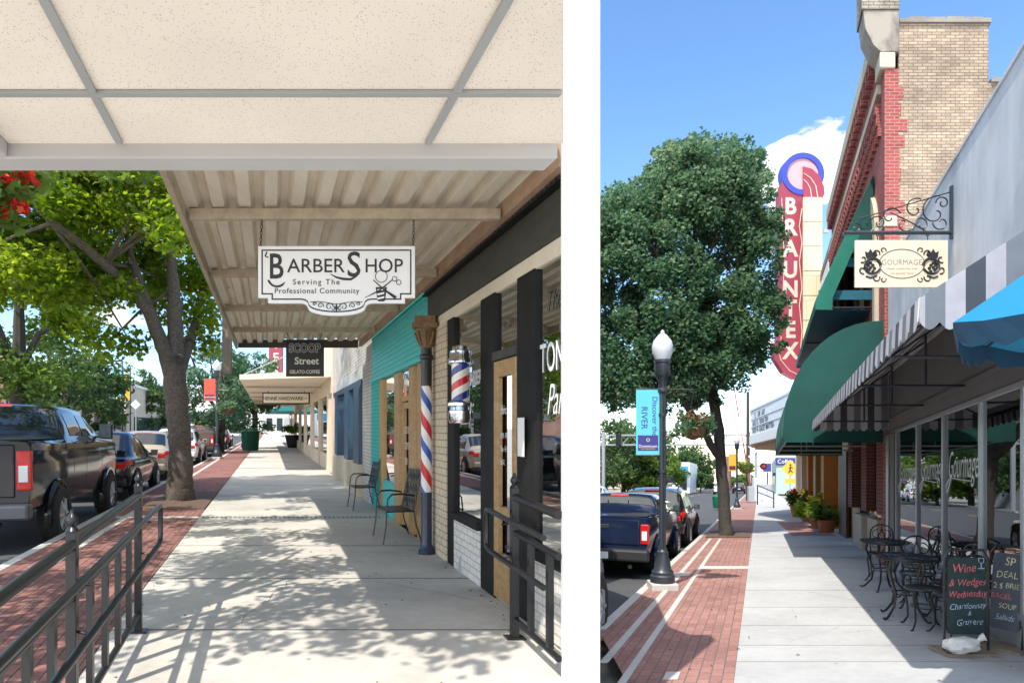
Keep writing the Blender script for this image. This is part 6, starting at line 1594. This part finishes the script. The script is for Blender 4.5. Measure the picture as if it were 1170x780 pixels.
# nose of a silver car just left of the blue pickup's tail
nz_ = thing('parked_car', 'silver car nose showing just behind the dark blue pickup', 'car', Q, -2.55, 7.05, -.128, 'street', 'vehicles parked along the kerb')
B = Body([(0, .3, .92, .97, .72, 0), (.55, .28, .90, .95, .72, 0), (1.0, .30, .84, .89, .69, 0), (1.3, .40, .72, .76, .58, 0)])
m = MB(); B.shell(m); m.build('body', PSIL, nz_, smooth=True)
m = MB(); B.patch(m, 1.0, 1.26, 4.2, 6.4, off=.008); m.build('headlight', WLENS, nz_)
m = MB(); m.prism([(.62 + .40 * math.cos(R(a)), .35 + .40 * math.sin(R(a))) for a in range(-10, 191, 10)], .66, .727, 'x'); m.build('wheel_well', PLAST, nz_)
wheel(nz_, .66, .62, .35, .2, 1)

# ================================================================== TREES AND LEFT BACKGROUND
def lrel(base, x, y, s):
    q = lp(x, y, s); v = L.p(*q) - L.p(*base); return (v.x, v.y, v.z)
base = (*lp(205, 572, 14.5)[:2], 0)
T = lambda x, y, s=14.5: lrel(base, x, y, s)
trunks = [([T(206, 575), T(206, 560), T(206, 520), T(204, 480), T(200, 440), T(199, 415)], [.34, .27, .23, .22, .235, .22]),
          ([T(199, 432), T(186, 395, 14.3), T(170, 355, 14), T(145, 325, 13.6), T(100, 285, 13), T(55, 250, 12.5), T(20, 210, 12)], [.19, .15, .13, .11, .085, .06, .03]),
          ([T(170, 352, 14), T(160, 325, 14), T(150, 295, 14.2), T(140, 240, 14.4)], [.10, .09, .07, .03]),
          ([T(199, 425), T(200, 380), T(199, 340), T(196, 300, 14.6), T(193, 250, 15)], [.19, .17, .14, .10, .04]),
          ([T(203, 430), T(214, 400, 15), T(222, 375, 15.4), T(228, 345, 16), T(235, 300, 17)], [.14, .11, .09, .07, .03])]
cc_ = []
def clump(x, y, s, r, n): return (T(x, y, s), (r, r, r * .75), n)
for i in range(175):
    x = random.uniform(-70, 235); s = random.uniform(11.8, 16.5)
    lo = 335 if x < 70 else (395 if x > 165 else 375)
    y = random.uniform(90, lo)
    q = lp(x, y, s)
    if q[0] > -1.0 and q[2] < 5.0: continue
    if q[0] > -1.35 and q[2] < 4.3: continue
    if 135 < x < 240 and y > 262 and s < 14.9: continue
    if 60 < x < 160 and 245 < y < 345 and s < 13.4: continue
    cc_.append(clump(x, y, s, random.uniform(.38, .75), 360))
for x, y in ((235, 390), (225, 350), (245, 360), (120, 395), (100, 380), (215, 395), (150, 392)): cc_.append(clump(x, y, 15.5 if x > 200 else 14, .5, 170))
for i in range(55):
    x, y, s = random.uniform(85, 240), random.uniform(150, 335), random.uniform(15.2, 17.6)
    q = lp(x, y, s)
    if q[0] > -1.25 and q[2] < 5.0: continue
    cc_.append(clump(x, y, s, random.uniform(.45, .75), 330))
for i in range(16):     # the crown goes on above, out of the picture
    cc_.append(((random.uniform(-3.2, 1.2), random.uniform(-2.5, 3), random.uniform(7.5, 10)), (.9, .9, .7), 140))
t_ = thing('street_tree', 'large leaning street tree with pale trunk and sunlit crown beside the left pavement', 'tree', L, *base)
mb = MB()
for pts, rs_ in trunks:
    P2 = []; R2 = []
    for i in range(len(pts) - 1):
        for j in range(5):
            f = j / 5; a = Vector(pts[i]).lerp(Vector(pts[i + 1]), f) + Vector((random.uniform(-1, 1), random.uniform(-1, 1), 0)) * rs_[i] * .07; P2.append(a); R2.append((rs_[i] + (rs_[i + 1] - rs_[i]) * f) * random.uniform(.95, 1.06))
    P2.append(Vector(pts[-1])); R2.append(rs_[-1]); mb.tube(P2, R2, 14)
for c, r, n in random.sample(cc_, 34):
    a = Vector(random.choice([T(196, 330), T(150, 300, 14), T(120, 300, 13.3), T(222, 375, 15.4), T(60, 255, 12.6), T(185, 392, 14.3)])); b = Vector(c)
    if (b - a).length < 3.2: mb.tube([a, a.lerp(b, .5) + Vector((0, 0, .1)), b], [.045, .03, .01], 6)
mb.build('trunk', BARK, t_, smooth=True)
m = MB(); kn = T(205, 410, 14.25); m.lathe([(.10, 0), (.12, .03), (.07, .06), (.03, .02)], (0, 0, 0), 12); m.v = [(kn[0] + x, kn[1] - z, kn[2] + y) for x, y, z in m.v]; m.build('knot', BARK2, t_, smooth=True)
leaves('crown', LEAF1, t_, cc_, .115, LEAF, .3)
# near flowering tree, mostly out of the picture: its crown shades the pavement
nb = (-2.45, 3.6, 0)
nt_ = thing('flowering_tree', 'near tree with red flower clusters at the upper left edge beside the porch beam', 'tree', L, *nb)
def Nn_(lat, s, z): v = L.p(lat, s, z) - L.p(*nb); return (v.x, v.y, v.z)
mb = MB(); mb.tube([Nn_(-2.45, 3.6, -.1), Nn_(-2.5, 3.7, 1.5), Nn_(-2.45, 3.9, 3.0), Nn_(-2.6, 4.2, 4.4), Nn_(-2.6, 4.6, 6)], [.14, .11, .10, .07, .02], 10)
for p in ((-1.9, 5.0, 4.6), (-3.4, 4.4, 5), (-2.2, 6.0, 5.2), (-2.9, 6.6, 5.5), (-3.2, 3.0, 5)): mb.tube([Nn_(-2.45, 3.95, 3.1), Nn_((-2.45 + p[0]) / 2, (3.9 + p[1]) / 2, (3.2 + p[2]) / 2 + .2), Nn_(*p)], [.06, .045, .015], 7)
mb.build('trunk', BARK, nt_, smooth=True)
nc = []
for i in range(215):
    lat, s, z = random.uniform(-7.2, -1.0), random.uniform(2.0, 10.2), random.uniform(4.1, 6.4)
    if z < 1.6 + 300 / F * s and lat > -308 / F * s - .4: continue
    nc.append((Nn_(lat, s, z), (.42, .42, .3), 85))
for x, y, s in ((4, 215, 5.6), (-12, 205, 5.4), (2, 245, 5.6), (-15, 235, 5.4), (25, 205, 5.8)): nc.append((Nn_(*lp(x, y, s)), (.20, .20, .16), 60))
leaves('crown', LEAF3, nt_, nc, .11, LEAF, .3)
leaves('flowers', RED, nt_, [(Nn_(*lp(x, y, s)), (.10, .10, .07), 34) for x, y, s in ((8, 203, 5.5), (18, 236, 5.6), (2, 238, 5.5), (28, 203, 5.7), (-3, 206, 5.4), (12, 231, 5.6))], .055, LEAF)
# right leaning tree
rb0 = (*qp(830, 612, 19.9)[:2], 0)
def rrel(x, y, s): v = Q.p(*qp(x, y, s)) - Q.p(*rb0); return (v.x, v.y, v.z)
TR = lambda x, y, s=19.9: rrel(x, y, s)
rtr = [([TR(830, 614), TR(829, 600), TR(827, 570), TR(824, 535), TR(822, 500), TR(817, 465), TR(811, 430), TR(806, 380), TR(800, 320), TR(792, 250)], [.24, .19, .175, .165, .16, .16, .15, .12, .09, .04]),
       ([TR(824, 525), TR(812, 508, 19.6), TR(803, 490, 19.4), TR(785, 465, 19), TR(772, 440, 18.6), TR(745, 380, 18)], [.13, .11, .10, .085, .07, .03]),
       ([TR(811, 430), TR(835, 380, 20.3), TR(855, 330, 20.6)], [.09, .06, .03]), ([TR(806, 390), TR(770, 330, 19), TR(740, 270, 18.6)], [.08, .06, .03])]
rc = []
def rclump(x, y, s, r, n): rc.append((TR(x, y, s), (r, r, r * .95), n))
# crown outline sampled from the photograph: left/right edge of the foliage per height
edges = [(172, 768, 812), (186, 748, 866), (202, 740, 872), (220, 730, 878), (238, 684, 886), (255, 655, 886), (272, 640, 888), (300, 632, 888), (330, 628, 892), (360, 630, 895), (390, 632, 888), (410, 640, 866), (428, 650, 848), (445, 660, 822)]
for y, x0, x1 in edges:
    n = int((x1 - x0) / 15)
    for k in range(n):
        for dep in (18.0, 19.6, 21.3):
            if random.random() < .27: continue
            x = x0 + 10 + (x1 - x0 - 20) * random.random(); 
            f = abs((x - (x0 + x1) / 2) / ((x1 - x0) / 2))
            s = 19.9 + (dep - 19.7) * (1 - .55 * f)
            rclump(x, y + random.uniform(-14, 14) * (1 if 200 < y < 430 else .5), s, random.uniform(.28, .62), 380)
for y, x0, x1 in edges:
    for xe, sg_ in ((x0, -1), (x1, 1)):
        for k in range(4):
            if xe < 680: continue
            rclump(xe + sg_ * random.uniform(-6, 9), y + random.uniform(-14, 14), 19.9 + random.uniform(-.9, .9), random.uniform(.12, .26), 46)
for k in range(26): rclump(random.uniform(755, 866), random.uniform(160, 176), 19.9 + random.uniform(-1, 1), random.uniform(.12, .26), 44)
for k in range(22): rclump(random.uniform(690, 850), random.uniform(448, 470), 19.9 + random.uniform(-1, 1), random.uniform(.14, .28), 46)
t_ = thing('street_tree', 'tall dark green leaning street tree between the kerb and Brauntex blade sign', 'tree', Q, *rb0)
mb = MB()
for pts, rs_ in rtr:
    P2 = []; R2 = []
    for i in range(len(pts) - 1):
        for j in range(4):
            f = j / 4; P2.append(Vector(pts[i]).lerp(Vector(pts[i + 1]), f) + Vector((random.uniform(-1, 1), random.uniform(-1, 1), 0)) * rs_[i] * .08); R2.append((rs_[i] + (rs_[i + 1] - rs_[i]) * f) * random.uniform(.94, 1.06))
    P2.append(Vector(pts[-1])); R2.append(rs_[-1]); mb.tube(P2, R2, 12)
for c, r, n in random.sample(rc, 90):
    a = Vector(random.choice([TR(806, 380), TR(800, 320), TR(811, 430), TR(760, 400, 18.4), TR(850, 340, 20.5), TR(750, 290, 18.8)])); b = Vector(c)
    if (b - a).length < 3.5: mb.tube([a, a.lerp(b, .5), b], [.04, .028, .01], 5)
mb.build('trunk', BARK2, t_, smooth=True)
leaves('crown', LEAF2, t_, rc, .105, LEAF, .3)
# ---- background trees
def bush_tree(label, st, lat, s, h, r, zc, nc, nl, leaf, mat, grp):
    t = thing('background_tree', label, 'tree', st, lat, s, 0, group=grp)
    mb = MB(); mb.tube([(0, 0, -.3), (.1, 0, zc * .5), (0, .1, zc), (.1, 0, zc + (h - zc) * .5)], [.035 * h, .03 * h, .02 * h, .01 * h], 8)
    for k in range(6): a = random.uniform(0, 6.28); mb.tube([(0, 0, zc * .6), (r * .35 * math.cos(a), r * .35 * math.sin(a), zc * .9), (r * .7 * math.cos(a), r * .7 * math.sin(a), zc + random.uniform(-.1, .3) * h)], [.016 * h, .012 * h, .004 * h], 6)
    mb.build('trunk', BARK2, t, smooth=True)
    leaves('crown', mat, t, crown_clumps((0, 0, zc), (r, r, h - zc), nc, nl, .26), leaf, LEAF_S)
G1 = 'trees across the left street'; G2 = 'trees along the far side of the right street'
def lt(label, x, y_top, s, r, mat, nc=46, nl=110, leaf=.32):
    lat = (x - 308) / F * s; h = 1.6 - (y_top - 488) / F * s; bush_tree(label, L, lat, s, h, r, h * .58, nc, nl, leaf, mat, G1)
def rt(label, x, y_top, s, r, mat, nc=46, nl=110, leaf=.35):
    lat = (x - 867) / F * s; h = 1.6 - (y_top - 551) / F * s; bush_tree(label, Q, lat, s, h, r, h * .58, nc, nl, leaf, mat, G2)
lt('bright yellow green tree across the left street, nearest the picture edge', 20, 250, 33, 3.6, LEAF3, 70, 130)
lt('broad green tree across the left street behind the black pickup roof', 75, 385, 42, 3.4, LEAF4, 60, 110)
lt('rounded light green tree left of the far beige building', 118, 405, 52, 1.9, LEAF3, 34, 90)
lt('tall thin tree seen above the far beige building roof', 163, 424, 85, 2.8, LEAF4, 34, 90, .5)
lt('dark tree behind the big trunk at the far crossing', 180, 452, 95, 4.2, LEAF4, 34, 90, .5)
lt('dense green street tree behind the red banner lamp', 252, 392, 42, 2.6, LEAF2, 60, 120, .26)
lt('slim street tree right of the hanging green basket, before the cream canopy', 290, 402, 50, 1.9, LEAF2, 44, 110, .28)
lt('hazy far tree just right of the big trunk', 222, 470, 110, 6, LEAF4, 30, 90, .6)
rt('big leafy tree at the left side of the right street, behind the blue pickup', 712, 482, 75, 6.0, LEAF4, 80, 130, .5)
rt('yellowish tree beside the banner on the lamp pole', 742, 520, 72, 3.6, LEAF3, 44, 110, .45)
rt('round green tree behind the turquoise awning shop', 783, 512, 125, 6.2, LEAF4, 60, 110, .7)
rt('small green tree right of the turquoise awning shop', 800, 540, 110, 2.9, LEAF4, 30, 90, .5)
rt('distant tree clump at the end of the right street', 847, 543, 190, 5.0, LEAF3, 30, 90, .9)
rt('far low trees left of the right street near the white car', 692, 500, 95, 7.0, LEAF4, 50, 110, .6)
# ---- left background buildings
b1 = thing('far_brick_building', 'red brick building with tall windows across the left street at the picture edge', 'building', L, -17, 42, 0)
MB(L).box(-28, -15.5, 40, 60, 0, 5.6).build('wall', FBRICK, b1)
for s in (41, 45, 49, 53, 57): MB(L).box(-15.52, -15.44, s, s + 1.6, 1.2, 4.6).build('window', SKYGLASS, b1)
for x in (-18.2, -20.5, -22.8): MB(L).box(x, x + 1.2, 39.94, 40.02, 2.6, 4.8).build('window', SKYGLASS, b1)
MB(L).box(-28.1, -15.3, 39.9, 60, 5.6, 5.9).build('cornice', STONE2, b1)
b2 = thing('far_beige_building', 'long beige commercial building with dark shop windows across the left street', 'building', L, -18, 76, 0)
MB(L).box(-30, -15.5, 72, 110, 0, 6.2).build('wall', BEIGE, b2); MB(L).box(-30.1, -15.3, 71.8, 110, 6.2, 6.5).build('cornice', WHT, b2)
MB(L).box(-23, -16.2, 71.9, 72.03, .6, 2.6).build('window', SKYGLASS, b2); MB(L).box(-19, -17.2, 71.9, 72.03, 4.0, 5.2).build('window', SKYGLASS, b2)
MB(L).box(-15.6, -15.4, 76, 104, .6, 2.8).build('window', SKYGLASS, b2); MB(L).box(-24, -15.9, 71, 71.95, 2.9, 3.4).build('awning', GREYP, b2)
b4 = thing('far_tan_building', 'low tan building behind the trees across the left street', 'building', L, -17, 62, 0)
MB(L).box(-27, -15.5, 60.1, 71, 0, 4.4).build('wall', brick('tan far brick', (.4, .27, .17), (.35, .22, .14), (.3, .25, .2)), b4); MB(L).box(-15.52, -15.42, 62, 69, .6, 2.7).build('window', SKYGLASS, b4)
b5 = thing('far_blue_roof_shop', 'far low shop with pale blue fascia beyond the left crossing', 'building', L, -6, 125, 0)
MB(L).box(-16, -5, 125, 135, 0, 4.4).build('wall', WHT, b5); MB(L).box(-16.1, -4.9, 124.8, 124.98, 3.2, 4.5).build('fascia', CYAN, b5); MB(L).box(-14, -6, 124.9, 125.02, .6, 2.8).build('window', SKYGLASS, b5)
gl = thing('signal_gantry', 'pale steel signal gantry crossing the left street far ahead', 'gantry', L, -8, 92, 0)
m = MB(L); zt_, zb_ = lp(150, 438, 92)[2], lp(150, 447, 92)[2]
for z in (zt_, zb_): m.box(-22, -9.5, 91.9, 92.1, z - .09, z + .09)
for i in range(12): m.tube([(-22 + i, 92, zt_ if i % 2 else zb_), (-21 + i, 92, zb_ if i % 2 else zt_)], .05, 4)
m.build('truss', GREYST, gl); MB(L).box(-16.4, -16.0, 91.8, 92.2, 0, zt_ + .4).build('mast', GREYST, gl)
lamp('street lamp with white globe and red banner on the left pavement', L, *lp(248, 524, 33.8)[:2], 5.0)
bq = lp(248, 524, 33.8)
banner('orange red banner on the left pavement lamp beside the white car', L, bq[0], bq[1], -.66, -.08, 2.95, 4.05, REDBAN, MAROON, [('DOWNTOWN', .09, -.37, 3.1, 0, WHT)])
basket('long trailing green hanging basket beside the red banner lamp', L, *lp(261, 466, 33.8), .62, [LEAF2], .9, -.6)
lamp('farther street lamp with blue banner on the left pavement', L, *lp(279, 512, 50)[:2], 5.0)
bq = lp(279, 512, 50); banner('light blue banner on the farther left lamp', L, bq[0], bq[1], -.66, -.08, 2.6, 3.8, TQB, PURP)
for x, y, s, lb in ((28, 430, 38, 'street lamp before the red brick building across the left street'), (99, 470, 60, 'street lamp before the beige building across the left street')):
    lamp(lb, L, -15.0 if s < 50 else -15.2, s, 4.6)
for x, y, s, mat, lb in ((134, 435, 68, TQB, 'blue banner hanging before the far beige building'), (143, 440, 70, YBAN, 'orange yellow banner near the far beige building')):
    q = lp(x, y, s); t = banner(lb, L, q[0], q[1], -.5, .5, q[2] - 1.6, q[2] + 1.2, mat, None); MB().tube([(.55, 0, 0), (.55, 0, q[2] + 2)], .06, 8).build('pole', LGREY, t)
sgn = thing('warning_sign', 'white diamond road sign on a post by the left crossing', 'sign', L, *lp(155, 500, 66)[:2], 0)
z = lp(155, 462, 66)[2]; MB().prism([(-.5, z), (0, z + .5), (.5, z), (0, z - .5)], -.03, .0, 'y').build('diamond', WHT, sgn); MB().box(-.05, .05, .01, .08, 0, z).build('post', GREYST, sgn)
pf = thing('potted_plant', 'dark planter with yellow green shrub beside the orange fronted shop', 'potted plant', L, *lp(334, 505, 52)[:2], 0, group=None)
MB().lathe([(.35, 0), (.55, .9), (.6, .9), (.6, 1.0), (.5, 1.0)], n=16).build('pot', PLAST, pf, smooth=True); leaves('foliage', LEAF3, pf, [((random.uniform(-.5, .5), random.uniform(-.5, .5), random.uniform(1.1, 1.8)), (.35, .35, .3), 80) for i in range(8)], .2, LEAF_S)
bl2 = thing('blade_sign', 'raspberry Brauntex blade sign end far off above the cream canopy', 'sign', L, *lp(316, 432, 66))
u2 = 66 / F
MB().box(-8 * u2, 7 * u2, -.2, .2, 0, 60 * u2).build('panel', SIGNRED, bl2)
for chx, y in zip('XET', (424, 409, 394)): text(chx, 1.2, BULB, bl2, (lambda b: (lambda x, y: (x, -.21, b + y)))((432 - y - 4) * u2), name='letter', bold=.03)
MB().box(7 * u2, 2.2, -.05, .05, 5, 5.2).build('support_arm', GREYST, bl2)

# ---- litter of small dry leaves along the kerbs
def litter(st, spots, nm):
    V, fs = [], []
    for lat, s, n, sl, ss in spots:
        for i in range(n):
            p = st.p(random.gauss(lat, sl), max(4.0, random.gauss(s, ss)), .009) ; a = random.uniform(0, 6.28); q = random.uniform(.010, .024)
            o = len(V)
            for k, (x, y) in enumerate(((-1, 0), (0, -.5), (1.1, .1), (.1, .55))): V.append((p.x + q * (x * math.cos(a) - y * math.sin(a)), p.y + q * (x * math.sin(a) + y * math.cos(a)), p.z + (.006 if k % 2 else 0)))
            fs.append((o, o + 1, o + 2, o + 3))
    m = MB(); m.add(V, fs); o = m.build(nm, M('dry leaf', (.13, .085, .04), .9, 0, .5, 3) if 'dry leaf' not in bpy.data.materials else bpy.data.materials['dry leaf']); o['kind'] = 'stuff'
def cracks(st, walk, runs):
    for lat, s, dl, ds in runs:
        m = MB(st); n = 9; P_ = []; x, y = lat, s
        for i in range(n + 1): P_.append((lat + dl * i / n + random.uniform(-.03, .03), s + ds * i / n + random.uniform(-.03, .03)))
        for (a, b), (c, d) in zip(P_[:-1], P_[1:]): m.poly((a - .003, b, .0015), (a + .003, b + .003, .0015), (c + .003, d + .003, .0015), (c - .003, d, .0015))
        m.build('crack', JOINT, walk)
cracks(L, walkL, [(-.9, 7.1, .8, 1.8), (1.9, 6.2, -.8, .7), (.2, 9.1, 1.2, 2.4), (-.3, 5.3, .5, 1.6), (.6, 12.2, -.6, 3)])
cracks(Q, walkR, [(.2, 6.6, .7, .8), (1.6, 8.6, -.9, 1.2), (2.2, 10.2, -1.0, 1.6), (.4, 14.5, .9, 2)])
litter(L, [(-2.0, 9, 60, .5, 3), (-1.2, 8, 40, .2, 3), (2.0, 6.5, 22, .1, 1.2), (.3, 7, 40, .9, 2.5), (-2.8, 10, 40, .15, 4), (-1.9, 14.6, 60, .3, .7)], 'fallen_leaves')
litter(Q, [(-1.6, 10, 30, .1, 3), (-.6, 9, 26, .4, 3), (1.0, 8, 16, .8, 2), (-.9, 20.2, 50, .35, .6), (2.3, 8, 16, .1, 2)], 'fallen_leaves')
